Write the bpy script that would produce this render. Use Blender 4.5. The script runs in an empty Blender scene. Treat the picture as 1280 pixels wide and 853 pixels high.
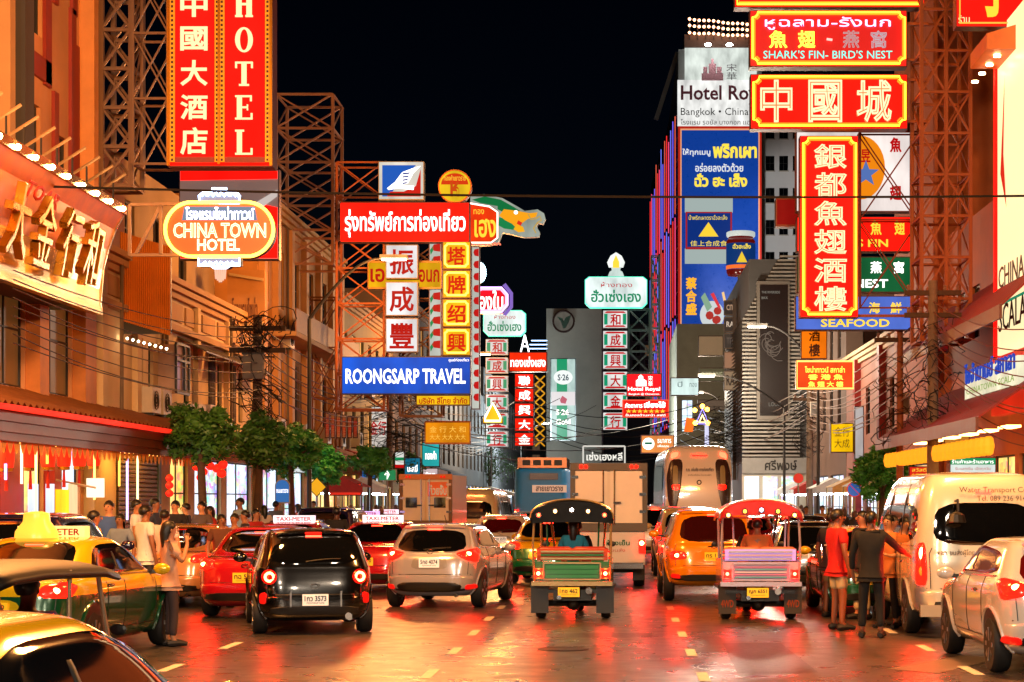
import bpy, bmesh, math, random
import numpy as np
from mathutils import Vector, Matrix
from mathutils.bvhtree import BVHTree

SC = bpy.context.scene
COL = SC.collection
R = math.radians
random.seed(7)

# ------------------------------------------------------------------ camera
FPX, CX, CY, EYE = 2400.0, 773.0, 625.0, 1.9     # photo pixels (1280 x 853)
camd = bpy.data.cameras.new('camera')
cam = bpy.data.objects.new('camera', camd)
COL.objects.link(cam)
SC.camera = cam
cam.location = (0, 0, EYE)
cam.rotation_euler = (R(90), 0, 0)
camd.sensor_width = 36
camd.lens = FPX / 1280 * 36
camd.shift_x = -(CX - 640) / 1280
camd.shift_y = (CY - 426.5) / 1280
camd.clip_end = 3000
camd.clip_start = 0.1

# ------------------------------------------------------------------ night sky
wd = bpy.data.worlds.new('World')
SC.world = wd
wd.use_nodes = True
wn = wd.node_tree
sky = wn.nodes.new('ShaderNodeTexSky')
sky.sky_type = 'NISHITA'
sky.sun_disc = False
sky.sun_elevation = R(-6.2)
sky.sun_rotation = R(0)
sky.air_density = 1.2
sky.dust_density = 1
sky.ozone_density = 3
wn.links.new(sky.outputs[0], wn.nodes['Background'].inputs[0])
wn.nodes['Background'].inputs[1].default_value = 0.1
SC.view_settings.view_transform = 'Standard'
SC.view_settings.look = 'None'
SC.view_settings.exposure = 0.6
SC.view_settings.gamma = 1.0
SC.view_settings.use_curve_mapping = False
SC.cycles.max_bounces = 6
SC.cycles.diffuse_bounces = 3
SC.cycles.glossy_bounces = 3
SC.cycles.transmission_bounces = 3
SC.cycles.transparent_max_bounces = 6
SC.cycles.caustics_reflective = False
SC.cycles.caustics_refractive = False
SC.cycles.sample_clamp_indirect = 4.0
SC.cycles.use_denoising = True

# ------------------------------------------------------------------ helpers
def P(px, py, Y):
    """photo pixel at depth Y -> point in the street"""
    return Vector(((px - CX) / FPX * Y, Y, EYE + (CY - py) / FPX * Y))
def PX(px, Y): return (px - CX) / FPX * Y
def PZ(py, Y): return EYE + (CY - py) / FPX * Y

def lin(h):
    h = h.lstrip('#')
    o = []
    for i in (0, 2, 4):
        c = int(h[i:i+2], 16) / 255
        o.append(c / 12.92 if c <= .04045 else ((c + .055) / 1.055) ** 2.4)
    return o

MATS = {}
def mat(key, col='808080', rough=.6, metal=0., emis=None, estr=0., coat=0., var=.0, scale=3., bump=0., sample=True, spec=.5, dirt=0.):
    """procedural principled material: colour, wear, grain and optional light of its own"""
    if key in MATS: return MATS[key]
    m = bpy.data.materials.new(key)
    MATS[key] = m
    m.use_nodes = True
    nt = m.node_tree; N = nt.nodes; L = nt.links
    b = N['Principled BSDF']
    c = lin(col) if isinstance(col, str) else list(col)
    b.inputs['Base Color'].default_value = (*c, 1)
    b.inputs['Roughness'].default_value = rough
    b.inputs['Metallic'].default_value = metal
    b.inputs['Specular IOR Level'].default_value = spec
    b.inputs['Coat Weight'].default_value = coat
    b.inputs['Coat Roughness'].default_value = .06
    if var or bump or dirt:
        tc = N.new('ShaderNodeTexCoord')
        nz = N.new('ShaderNodeTexNoise'); nz.inputs['Scale'].default_value = scale; nz.inputs['Detail'].default_value = 7
        nz.inputs['Roughness'].default_value = .65
        L.new(tc.outputs['Object'], nz.inputs['Vector'])
        if var or dirt:
            mx = N.new('ShaderNodeMix'); mx.data_type = 'RGBA'
            a = [max(0, x * (1 - var)) for x in c]; d = [min(1, x * (1 + var * .7)) for x in c]
            mx.inputs[6].default_value = (*a, 1); mx.inputs[7].default_value = (*d, 1)
            mr = N.new('ShaderNodeMapRange'); mr.inputs[1].default_value = .3; mr.inputs[2].default_value = .7
            L.new(nz.outputs[0], mr.inputs[0]); L.new(mr.outputs[0], mx.inputs[0])
            out = mx.outputs[2]
            if dirt:
                n2 = N.new('ShaderNodeTexNoise'); n2.inputs['Scale'].default_value = scale * .35; n2.inputs['Detail'].default_value = 9
                mp = N.new('ShaderNodeMapping'); mp.inputs['Scale'].default_value = (1, 1, .22)
                L.new(tc.outputs['Object'], mp.inputs[0]); L.new(mp.outputs[0], n2.inputs['Vector'])
                r2 = N.new('ShaderNodeMapRange'); r2.inputs[1].default_value = .5; r2.inputs[2].default_value = .75
                r2.inputs[4].default_value = dirt
                m2 = N.new('ShaderNodeMix'); m2.data_type = 'RGBA'
                L.new(n2.outputs[0], r2.inputs[0]); L.new(r2.outputs[0], m2.inputs[0])
                L.new(out, m2.inputs[6]); m2.inputs[7].default_value = (.03, .022, .016, 1)
                out = m2.outputs[2]
            L.new(out, b.inputs['Base Color'])
            rr = N.new('ShaderNodeMapRange'); rr.inputs[3].default_value = max(.02, rough - .12 * (var > 0)); rr.inputs[4].default_value = min(1, rough + .12)
            L.new(nz.outputs[0], rr.inputs[0]); L.new(rr.outputs[0], b.inputs['Roughness'])
        if bump:
            bp = N.new('ShaderNodeBump'); bp.inputs['Strength'].default_value = bump; bp.inputs['Distance'].default_value = .02
            L.new(nz.outputs[0], bp.inputs['Height']); L.new(bp.outputs[0], b.inputs['Normal'])
    if emis is not None:
        e = lin(emis) if isinstance(emis, str) else emis
        b.inputs['Emission Color'].default_value = (*e, 1)
        b.inputs['Emission Strength'].default_value = estr
        if not sample: m.cycles.emission_sampling = 'NONE'
        else: m.cycles.emission_sampling = 'FRONT_BACK'
    return m

def glow(col, s, sample=False):
    """a lamp, neon tube or backlit face of one colour"""
    k = s*.72 if s <= 1.35 else s
    e = lin(col)
    if sample and s <= 2 and e[1] < .16 and (e[0] > .5 or e[2] > .4): k *= 1.5
    key = f'light_{col}_{s}_{int(sample)}'
    new = key not in MATS
    m = mat(key, '060606', .6, emis=col, estr=k, sample=sample, spec=.08)
    if new and sample and s <= 2:      # faded, slightly uneven translucent panel
        N = m.node_tree.nodes; L = m.node_tree.links
        tc = N.new('ShaderNodeTexCoord'); nz = N.new('ShaderNodeTexNoise'); nz.inputs['Scale'].default_value = 1.1; nz.inputs['Detail'].default_value = 6
        mp = N.new('ShaderNodeMapping'); mp.inputs['Scale'].default_value = (1,1,.45); L.new(tc.outputs['Object'], mp.inputs[0]); L.new(mp.outputs[0], nz.inputs['Vector'])
        r_ = N.new('ShaderNodeMapRange'); r_.inputs[1].default_value = .3; r_.inputs[2].default_value = .7; r_.inputs[3].default_value = k*.62; r_.inputs[4].default_value = k*1.22
        L.new(nz.outputs[0], r_.inputs[0]); L.new(r_.outputs[0], N['Principled BSDF'].inputs['Emission Strength'])
    return m
def paint(col, rough=.6, **k):
    kk = '_'.join(f'{a}{b}' for a, b in k.items())
    return mat(f'surface_{col}_{rough}_{kk}', col, rough, **k)

class MB:
    """collects boxes, bars, tubes and polygons into ONE mesh"""
    def __init__(s): s.v = []; s.f = []
    def add(s, vs, fs):
        n = len(s.v); s.v += [tuple(v) for v in vs]; s.f += [tuple(n + i for i in f) for f in fs]; return s
    def box(s, a, b):
        x0, y0, z0 = a; x1, y1, z1 = b
        return s.add([(x0,y0,z0),(x1,y0,z0),(x1,y1,z0),(x0,y1,z0),(x0,y0,z1),(x1,y0,z1),(x1,y1,z1),(x0,y1,z1)],
                     [(3,2,1,0),(4,5,6,7),(0,1,5,4),(1,2,6,5),(2,3,7,6),(3,0,4,7)])
    def cbox(s, c, d): return s.box([c[i]-d[i]/2 for i in range(3)], [c[i]+d[i]/2 for i in range(3)])
    def bar(s, p, q, w, h=None):
        p = Vector(p); q = Vector(q); d = (q-p).normalized(); h = h or w
        u = d.cross(Vector((0,0,1)))
        if u.length < .01: u = Vector((1,0,0))
        u.normalize(); v = d.cross(u).normalized(); u *= w/2; v *= h/2
        return s.add([p-u-v,p+u-v,p+u+v,p-u+v,q-u-v,q+u-v,q+u+v,q-u+v],[(3,2,1,0),(4,5,6,7),(0,1,5,4),(1,2,6,5),(2,3,7,6),(3,0,4,7)])
    def tube(s, pts, r, n=6, closed=False, caps=True):
        pts = [Vector(p) for p in pts]; m = len(pts); base = len(s.v)
        rr = r if isinstance(r, (list, tuple)) else [r]*m
        prev = None
        for i, p in enumerate(pts):
            a = pts[i-1] if (i > 0 or closed) else p; b = pts[(i+1) % m] if (i < m-1 or closed) else p
            d = (b-a)
            d = d.normalized() if d.length > 1e-9 else Vector((0,0,1))
            if prev is None:
                u = d.cross(Vector((0,0,1)))
                if u.length < .05: u = d.cross(Vector((1,0,0)))
            else: u = prev - d*prev.dot(d)
            u.normalize(); prev = u; w = d.cross(u)
            for k in range(n):
                t = 2*math.pi*k/n
                s.v.append(tuple(p + (u*math.cos(t)+w*math.sin(t))*rr[i]))
        for i in range(m if closed else m-1):
            j = (i+1) % m
            for k in range(n):
                k2 = (k+1) % n
                s.f.append((base+i*n+k, base+i*n+k2, base+j*n+k2, base+j*n+k))
        if caps and not closed:
            s.f.append(tuple(base+k for k in range(n))[::-1]); s.f.append(tuple(base+(m-1)*n+k for k in range(n)))
        return s
    def lathe(s, c, prof, n=16, axis='z'):
        c = Vector(c); base = len(s.v)
        for (r, h) in prof:
            for k in range(n):
                t = 2*math.pi*k/n; a, b = r*math.cos(t), r*math.sin(t)
                s.v.append(tuple(c + (Vector((a,b,h)) if axis == 'z' else Vector((h,a,b)) if axis == 'x' else Vector((a,h,b)))))
        for i in range(len(prof)-1):
            for k in range(n):
                k2 = (k+1) % n
                s.f.append((base+i*n+k, base+i*n+k2, base+(i+1)*n+k2, base+(i+1)*n+k))
        s.f.append(tuple(base+k for k in range(n))[::-1]); s.f.append(tuple(base+(len(prof)-1)*n+k for k in range(n)))
        return s
    def ball(s, c, r, n=12, m=8):
        rx, ry, rz = r if isinstance(r, (tuple, list)) else (r, r, r)
        base = len(s.v)
        for i in range(m+1):
            ph = math.pi*i/m
            for k in range(n):
                t = 2*math.pi*k/n
                s.v.append((c[0]+rx*math.sin(ph)*math.cos(t), c[1]+ry*math.sin(ph)*math.sin(t), c[2]-rz*math.cos(ph)))
        for i in range(m):
            for k in range(n):
                k2 = (k+1) % n
                s.f.append((base+i*n+k, base+i*n+k2, base+(i+1)*n+k2, base+(i+1)*n+k))
        return s
    def prism(s, pts, y0, y1):
        """outline in (x, z) given thickness from y0 (front) to y1"""
        n = len(pts); b = len(s.v)
        s.v += [(x, y0, z) for x, z in pts] + [(x, y1, z) for x, z in pts]
        s.f.append(tuple(b+i for i in range(n))); s.f.append(tuple(b+n+i for i in reversed(range(n))))
        for i in range(n):
            j = (i+1) % n
            s.f.append((b+i, b+n+i, b+n+j, b+j))
        return s
    def mesh(s, name, smooth=False, sharp=40):
        me = bpy.data.meshes.new(name)
        me.from_pydata(s.v, [], s.f); me.validate(); 
        if smooth and len(me.polygons):
            me.polygons.foreach_set('use_smooth', np.ones(len(me.polygons), dtype=bool))
            me.set_sharp_from_angle(angle=R(sharp))
        return me

def link(name, me, m=None, parent=None, loc=None):
    o = bpy.data.objects.new(name, me)
    COL.objects.link(o)
    if m is not None and me is not None:
        if len(me.materials) == 0: me.materials.append(m)
        else:
            o.material_slots[0].link = 'OBJECT'; o.material_slots[0].material = m
    if parent is not None:
        o.parent = parent
        if parent.parent is None and parent.get('_world'):
            o.location = -Vector(parent.location)
    if loc is not None: o.location = loc
    return o
def put(name, mb, m, parent=None, smooth=False, sharp=40): return link(name, mb.mesh(name, smooth, sharp), m, parent)
def tag(o, label=None, cat=None, group=None, kind=None):
    if label: o['label'] = label
    if cat: o['category'] = cat
    if group: o['group'] = group
    if kind: o['kind'] = kind
    return o
def thing(name, label, cat, loc=(0,0,0), rz=0, group=None, world=True):
    """an Empty at a thing's base; with world=True its parts are given in street coordinates"""
    o = bpy.data.objects.new(name, None)
    o.empty_display_size = .2
    COL.objects.link(o); o.location = loc; o.rotation_euler = (0,0,rz)
    if world: o['_world'] = 1
    return tag(o, label, cat, group)
def struct(name, mb, m, smooth=False): return tag(put(name, mb, m, None, smooth), kind='structure')

UNIT = {}
def strut(name, p, q, w, m, parent, h=None):
    """a straight member; all members of one material share a unit bar"""
    if m.name not in UNIT:
        UNIT[m.name] = MB().box((-.5,-.5,0),(.5,.5,1)).mesh('bar'); UNIT[m.name].materials.append(m)
    o = bpy.data.objects.new(name, UNIT[m.name]); COL.objects.link(o)
    p = Vector(p); q = Vector(q); d = q-p
    o.parent = parent
    off = Vector(parent.location) if (parent.parent is None and parent.get('_world')) else Vector((0,0,0))
    o.matrix_local = Matrix.Translation(p-off) @ d.to_track_quat('Z', 'Y').to_matrix().to_4x4() @ Matrix.Diagonal((w, h or w, d.length, 1))
    return o

# ------------------------------------------------------------------ lettering
TXT = {}
def glyphs(s, style):
    k = (s, style)
    if k in TXT: return TXT[k]
    c = bpy.data.curves.new('lettering', 'FONT')
    c.body = s; c.resolution_u = 2; c.size = 1
    if style == 'neon': c.fill_mode = 'NONE'; c.bevel_depth = .022; c.bevel_resolution = 0
    elif style == 'bold': c.bevel_depth = .022; c.bevel_resolution = 0; c.extrude = .01
    elif style == 'fat': c.bevel_depth = .04; c.bevel_resolution = 0; c.extrude = .01
    elif style == 'thick': c.extrude = .06; c.bevel_depth = .012; c.bevel_resolution = 0
    else: c.extrude = .008
    o = bpy.data.objects.new('lettering', c)
    me = bpy.data.meshes.new_from_object(o)
    n = len(me.vertices); v = np.empty(n*3); me.vertices.foreach_get('co', v); v = v.reshape(n,3)
    f = [tuple(p.vertices) for p in me.polygons]
    bpy.data.objects.remove(o); bpy.data.curves.remove(c); bpy.data.meshes.remove(me)
    TXT[k] = (v, f)
    return TXT[k]
def letter_groups(v, f):
    n = len(v); par = list(range(n))
    def find(a):
        while par[a] != a: par[a] = par[par[a]]; a = par[a]
        return a
    for q in f:
        a = find(q[0])
        for i in q[1:]: par[find(i)] = a
    rt = [find(i) for i in range(n)]
    iv = {}
    for i, r_ in enumerate(rt):
        x = v[i,0]; a = iv.get(r_)
        iv[r_] = (min(a[0],x), max(a[1],x)) if a else (x, x)
    gs = []
    for r_, (a, b) in sorted(iv.items(), key=lambda t: t[1][0]):
        if gs and a < gs[-1][1] - .35*min(b-a, gs[-1][1]-gs[-1][0]): gs[-1][1] = max(gs[-1][1], b); gs[-1][2].add(r_)
        else: gs.append([a, b, {r_}])
    for g in gs:
        keep = [q for q in f if rt[q[0]] in g[2]]
        ids = sorted({i for q in keep for i in q}); mp = {i: k for k, i in enumerate(ids)}
        yield ids, [tuple(mp[i] for i in q) for q in keep]
def text(s, box, m, parent, frame, style='flat', split=True, name='letter'):
    """lettering fitted to box = (u0, v0, u1, v1) on a frame (origin, right, up, out) in parent coordinates"""
    v, f = glyphs(s, style)
    o, u, w, n = [np.array(a, float) for a in frame]
    lo = v.min(0); hi = v.max(0)
    sx = (box[2]-box[0])/max(1e-6, hi[0]-lo[0]); sz = (box[3]-box[1])/max(1e-6, hi[1]-lo[1])
    sd = min(sx, sz)
    q = o + np.outer(box[0]+(v[:,0]-lo[0])*sx, u) + np.outer(box[1]+(v[:,1]-lo[1])*sz, w) + np.outer((v[:,2]-lo[2])*sd, n)
    if split:
        for ids, ff in letter_groups(v, f):
            me = bpy.data.meshes.new(name); me.from_pydata([tuple(a) for a in q[ids]], [], ff); link(name, me, m, parent)
    else:
        me = bpy.data.meshes.new('lettering'); me.from_pydata([tuple(a) for a in q], [], f)
        tag(link('lettering', me, m, parent), kind='stuff')
def ptext(s, b, Y, m, parent, style='flat', split=True, name='letter', push=0.):
    """lettering fitted to a pixel box on a face that looks at the camera end of the street"""
    x0, x1 = PX(b[0],Y), PX(b[2],Y); z0, z1 = PZ(b[3],Y), PZ(b[1],Y)
    text(s, (0,0,x1-x0,z1-z0), m, parent, ((x0,Y-push,z0),(1,0,0),(0,0,1),(0,-1,0)), style, split, name)
# ------------------------------------------------------------------ street surface
def asphalt():
    m = bpy.data.materials.new('worn_asphalt'); m.use_nodes = True
    nt = m.node_tree; N = nt.nodes; L = nt.links; b = N['Principled BSDF']
    tc = N.new('ShaderNodeTexCoord')
    big = N.new('ShaderNodeTexNoise'); big.inputs['Scale'].default_value = .35; big.inputs['Detail'].default_value = 6
    mp = N.new('ShaderNodeMapping'); mp.inputs['Scale'].default_value = (1, .25, 1)
    L.new(tc.outputs['Object'], mp.inputs[0]); L.new(mp.outputs[0], big.inputs['Vector'])
    fine = N.new('ShaderNodeTexNoise'); fine.inputs['Scale'].default_value = 60; fine.inputs['Detail'].default_value = 3
    L.new(tc.outputs['Object'], fine.inputs['Vector'])
    mid = N.new('ShaderNodeTexNoise'); mid.inputs['Scale'].default_value = 2.5; mid.inputs['Detail'].default_value = 8
    L.new(tc.outputs['Object'], mid.inputs['Vector'])
    cr = N.new('ShaderNodeValToRGB'); e = cr.color_ramp.elements
    e[0].position = .35; e[0].color = (.026, .022, .021, 1); e[1].position = .68; e[1].color = (.065, .056, .050, 1)
    L.new(big.outputs[0], cr.inputs[0])
    mx = N.new('ShaderNodeMix'); mx.data_type = 'RGBA'; mx.blend_type = 'OVERLAY'; mx.inputs[0].default_value = .55
    L.new(cr.outputs[0], mx.inputs[6]); L.new(fine.outputs[0], mx.inputs[7]); L.new(mx.outputs[2], b.inputs['Base Color'])
    ad = N.new('ShaderNodeMath'); ad.operation = 'MULTIPLY'; L.new(big.outputs[0], ad.inputs[0]); L.new(mid.outputs[0], ad.inputs[1])
    rr = N.new('ShaderNodeMapRange'); rr.inputs[1].default_value = .12; rr.inputs[2].default_value = .40
    rr.inputs[3].default_value = .22; rr.inputs[4].default_value = .44
    L.new(ad.outputs[0], rr.inputs[0]); L.new(rr.outputs[0], b.inputs['Roughness'])
    b.inputs['Specular IOR Level'].default_value = .95
    vor = N.new('ShaderNodeTexVoronoi'); vor.feature = 'DISTANCE_TO_EDGE'; vor.inputs['Scale'].default_value = .42
    wv = N.new('ShaderNodeMix'); wv.data_type = 'VECTOR'; wv.inputs[0].default_value = .12; L.new(tc.outputs['Object'], wv.inputs[4]); L.new(mid.outputs['Color'], wv.inputs[5]); L.new(wv.outputs[1], vor.inputs['Vector'])
    ck = N.new('ShaderNodeMapRange'); ck.inputs[1].default_value = .0; ck.inputs[2].default_value = .012; ck.inputs[3].default_value = .35; ck.inputs[4].default_value = 1.; L.new(vor.outputs['Distance'], ck.inputs[0])
    oil = N.new('ShaderNodeTexNoise'); oil.inputs['Scale'].default_value = .9; oil.inputs['Detail'].default_value = 4
    mo = N.new('ShaderNodeMapping'); mo.inputs['Scale'].default_value = (1.4,.12,1); mo.inputs['Location'].default_value = (3.,7.,0); L.new(tc.outputs['Object'], mo.inputs[0]); L.new(mo.outputs[0], oil.inputs['Vector'])
    ol = N.new('ShaderNodeMapRange'); ol.inputs[1].default_value = .52; ol.inputs[2].default_value = .66; ol.inputs[3].default_value = 1.; ol.inputs[4].default_value = .45; L.new(oil.outputs[0], ol.inputs[0])
    mm = N.new('ShaderNodeMath'); mm.operation = 'MULTIPLY'; L.new(ck.outputs[0], mm.inputs[0]); L.new(ol.outputs[0], mm.inputs[1])
    m3 = N.new('ShaderNodeMix'); m3.data_type = 'RGBA'; m3.blend_type = 'MULTIPLY'; m3.inputs[0].default_value = 1.; L.new(mx.outputs[2], m3.inputs[6]); L.new(mm.outputs[0], m3.inputs[7]); L.new(m3.outputs[2], b.inputs['Base Color'])
    bp = N.new('ShaderNodeBump'); bp.inputs['Strength'].default_value = .25; bp.inputs['Distance'].default_value = .01
    L.new(fine.outputs[0], bp.inputs['Height'])
    b2 = N.new('ShaderNodeBump'); b2.inputs['Strength'].default_value = .12; b2.inputs['Distance'].default_value = .05
    L.new(mid.outputs[0], b2.inputs['Height']); L.new(bp.outputs[0], b2.inputs['Normal']); L.new(b2.outputs[0], b.inputs['Normal'])
    return m
ASPH = asphalt()
PAVE = paint('6e655c', .55, var=.25, scale=2, bump=.15)
KERB = paint('8d8578', .6, var=.2, scale=4)
LINEM = paint('cfc6b0', .55, var=.35, scale=9)
struct('ground', MB().add([(-900,-60,-.02),(900,-60,-.02),(900,1500,-.02),(-900,1500,-.02)],[(0,1,2,3)]), paint('3a3632', .8, var=.2, scale=.2))
RL, RR_ = -8.6, 7.15
struct('road', MB().add([(RL,-30,0),(RR_,-30,0),(RR_,420,0),(RL,420,0)],[(0,1,2,3)]), ASPH)
for nm, a, b in (('pavement', RL-4, RL-.18), ('pavement', RR_+.18, RR_+4)):
    pv = struct(nm, MB().box((a,-30,-.01),(b,300,.14)), PAVE)
for x in (RL-.09, RR_+.09):
    k = thing('kerb', None, None, (x,0,0)); k['kind'] = 'structure'
    for i in range(60):
        y0 = 14+i*1.5
        put('kerb_stone', MB().box((x-.088,y0+.008,-.01),(x+.088,y0+1.492,.15)), KERB, k)
lm = thing('lane_markings', None, None); lm['kind'] = 'structure'
dash = MB().box((-.06,0,.003),(.06,1.05,.006)).mesh('dash'); dash.materials.append(LINEM)
for x, off in ((.91, 0.), (-2.06, .3), (-5.05, 1.1), (3.92, .7)):
    for i in range(34):
        d = bpy.data.objects.new('dash', dash); COL.objects.link(d); d.parent = lm
        d.location = (x+random.uniform(-.01,.01), 13.6+off+i*3.25, 0); d.scale = (1, random.uniform(.9,1.05), 1)
# white stop/zebra wedge near the right kerb and manhole cover
put('edge_stripe', MB().add([(3.0,21.5,.0045),(3.5,21.0,.0045),(4.6,23.0,.0045),(4.2,23.4,.0045)],[(0,1,2,3)]), paint('5e574c',.5,var=.5,scale=5), lm)
PATCH = paint('2a2725', .36, var=.3, scale=12, bump=.2)
pt_ = thing('road_patches', None, None); pt_['kind'] = 'structure'
for (x0,y0,x1,y1) in ((-1.6,17.5,-.2,19.6),(1.3,21,2.2,25.5),(-4.4,19,-3.2,20.2),(-.9,26.5,.5,27.4),(-7.2,26,-6.2,29)):
    put('asphalt_patch', MB().add([(x0,y0,.0025),(x1,y0+.1,.0025),(x1-.05,y1,.0025),(x0+.08,y1-.1,.0025)],[(0,1,2,3)]), PATCH, pt_)
mh = thing('manhole_cover', 'round iron manhole cover set into the road between lanes', 'manhole', (-.7,24.4,0))
put('lid', MB().lathe((-.7,24.4,0), [(.33,.002),(.33,.008),(.30,.012),(.28,.006),(0.01,.007)], 24), paint('3a3430', .45, metal=.8), mh)

# ------------------------------------------------------------------ buildings
def holes(mb, o, u, v, n, U, V, hs, dep=.16):
    """rectangular wall from o along u, v (outward normal n) with openings hs = (u0,v0,u1,v1)"""
    o, u, v, n = map(Vector, (o, u, v, n))
    us = sorted({0., U, *[min(max(h[i],0),U) for h in hs for i in (0,2)]}); vs = sorted({0., V, *[min(max(h[i],0),V) for h in hs for i in (1,3)]})
    for i in range(len(us)-1):
        for j in range(len(vs)-1):
            a, b, c, d = us[i], vs[j], us[i+1], vs[j+1]
            if c-a < 1e-5 or d-b < 1e-5: continue
            mu, mv = (a+c)/2, (b+d)/2
            if any(h[0] < mu < h[2] and h[1] < mv < h[3] for h in hs): continue
            mb.add([o+u*a+v*b, o+u*c+v*b, o+u*c+v*d, o+u*a+v*d], [(0,1,2,3)])
    for h in hs:
        q = [o+u*h[0]+v*h[1], o+u*h[2]+v*h[1], o+u*h[2]+v*h[3], o+u*h[0]+v*h[3]]
        p = [w-n*dep for w in q]
        mb.add(q+p, [(0,4,5,1),(1,5,6,2),(2,6,7,3),(3,7,4,0)])

DARKG = paint('0a0c0e', .08, spec=.8)
def window(parent, o, u, v, n, h, fr, pane=None, mull=1, bars=1, dep=.13, sill=None):
    """frame with mullions (part) and its panes (sub-part) in one opening"""
    o, u, v, n = map(Vector, (o, u, v, n))
    t = .05
    mb = MB()
    def bb(a, b, c, d, k0, k1):
        q = [o+u*x+v*y-n*z for z in (k0, k1) for x, y in ((a,b),(c,b),(c,d),(a,d))]
        mb.add(q, [(0,1,2,3),(7,6,5,4),(0,4,5,1),(1,5,6,2),(2,6,7,3),(3,7,4,0)])
    a, b, c, d = h
    bb(a+.004,b+.004,a+t,d-.004,dep-.05,dep); bb(c-t,b+.004,c-.004,d-.004,dep-.05,dep); bb(a+t,b+.004,c-t,b+t,dep-.05,dep); bb(a+t,d-t,c-t,d-.004,dep-.05,dep)
    for i in range(mull): x = a+(c-a)*(i+1)/(mull+1); bb(x-.02,b+t,x+.02,d-t,dep-.045,dep-.005)
    for i in range(bars): y = b+(d-b)*(i+1)/(bars+1); bb(a+t,y-.018,c-t,y+.018,dep-.042,dep-.008)
    f = put('window', mb, fr, parent)
    put('pane', MB().add([o+u*a+v*b-n*(dep-.012), o+u*c+v*b-n*(dep-.012), o+u*c+v*d-n*(dep-.012), o+u*a+v*d-n*(dep-.012)], [(0,1,2,3)]), pane or DARKG, f)
    if sill is not None:
        q = [o+u*x+v*y+n*z for z in (-.01, .09) for x, y in ((a-.08,b-.10),(c+.08,b-.10),(c+.08,b-.002),(a-.08,b-.002))]
        put('sill', MB().add(q, [(3,2,1,0),(4,5,6,7),(0,1,5,4),(1,2,6,5),(2,3,7,6),(3,0,4,7)]), sill, f)
    return f

def block(name, label, x0, x1, y0, y1, z1, wall, side=None, wins=(), fwins=(), fr=None, z0=.0, roof=None, mull=1, bars=1, sill=None, cornice=None, group=None):
    """a building: walls with real openings on the street face and on the face towards the camera, windows, cornice.
    side=-1: on the left, street face at x1 ; side=1: street face at x0. wins/fwins: (u0,z0,u1,z1[,pane])"""
    t = thing(name, label, 'building', ((x0+x1)/2,y0,z0), group=group)
    mb = MB()
    left = side == -1
    xs = x1 if left else x0
    hs = [(w[0]-y0 if left else y1-w[2], w[1]-z0, w[2]-y0 if left else y1-w[0], w[3]-z0) for w in wins]
    so = (xs, y0 if left else y1, z0); su = (0, 1 if left else -1, 0); sn = (1 if left else -1, 0, 0)
    holes(mb, so, su, (0,0,1), sn, y1-y0, z1-z0, hs)
    fh = [(w[0]-x0, w[1]-z0, w[2]-x0, w[3]-z0) for w in fwins]
    holes(mb, (x0,y0,z0), (1,0,0), (0,0,1), (0,-1,0), x1-x0, z1-z0, fh)
    xo = x0 if left else x1
    mb.add([(xo,y0,z0),(xo,y1,z0),(xo,y1,z1),(xo,y0,z1)], [(0,1,2,3)])
    mb.add([(x0,y1,z0),(x1,y1,z0),(x1,y1,z1),(x0,y1,z1)], [(0,1,2,3)])
    mb.add([(x0,y0,z1),(x1,y0,z1),(x1,y1,z1),(x0,y1,z1)], [(0,1,2,3)])
    put('wall', mb, wall, t)
    for w, h in zip(wins, hs): window(t, so, su, (0,0,1), sn, h, fr, w[4] if len(w) > 4 else None, mull, bars, sill=sill)
    for w, h in zip(fwins, fh): window(t, (x0,y0,z0), (1,0,0), (0,0,1), (0,-1,0), h, fr, w[4] if len(w) > 4 else None, mull, bars, sill=sill)
    if cornice is not None:
        c = MB()
        for k, (dz, e) in enumerate(((-.35,.12),(-.2,.22),(-.03,.30))):
            if left: c.box((xs-.05,y0-e,z1+dz),(xs+e,y1-.01,z1+dz+.14))
            else: c.box((xs-e,y0-e,z1+dz),(xs+.05,y1-.01,z1+dz+.14))
        put('cornice', c, cornice, t)
    return t
def YL(px, X): return X*FPX/(px-CX)

# left row ---------------------------------------------------------
W_PEACH = paint('c78f63', .75, var=.18, scale=.6, bump=.1, dirt=.35)
W_CREAM = paint('cdb48a', .75, var=.15, scale=.7, bump=.1, dirt=.4)
W_TAN = paint('b08a5e', .78, var=.2, scale=.6, bump=.1, dirt=.45)
W_GREY = paint('77736e', .8, var=.2, scale=.5, dirt=.4)
W_DARK = paint('3c3a3a', .8, var=.2, scale=.5, dirt=.3)
TRIM_RED = paint('8e2a18', .6, var=.2, scale=2)
FR_DARK = paint('22201c', .5)
FR_GREEN = paint('1f2f26', .55, var=.2, scale=5)
FR_WHITE = paint('b5ab98', .6)
CURTAIN = mat('curtained_glass', '6b5138', .35, emis='c98a40', estr=.06, var=.3, scale=1.5, sample=False)
LITWIN = mat('warm_lit_window', '6b5138', .3, emis='ffb455', estr=.9, sample=False)
ROOMW = mat('white_lit_room', '9aa09e', .4, emis='cfe9ff', estr=1.3, sample=True)
ROOMY = mat('yellow_lit_room', '9aa09e', .4, emis='ffc870', estr=1.5, sample=True)
ROOMO = mat('orange_lit_room', '9aa09e', .4, emis='ff8a35', estr=1.0, sample=True)

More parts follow.
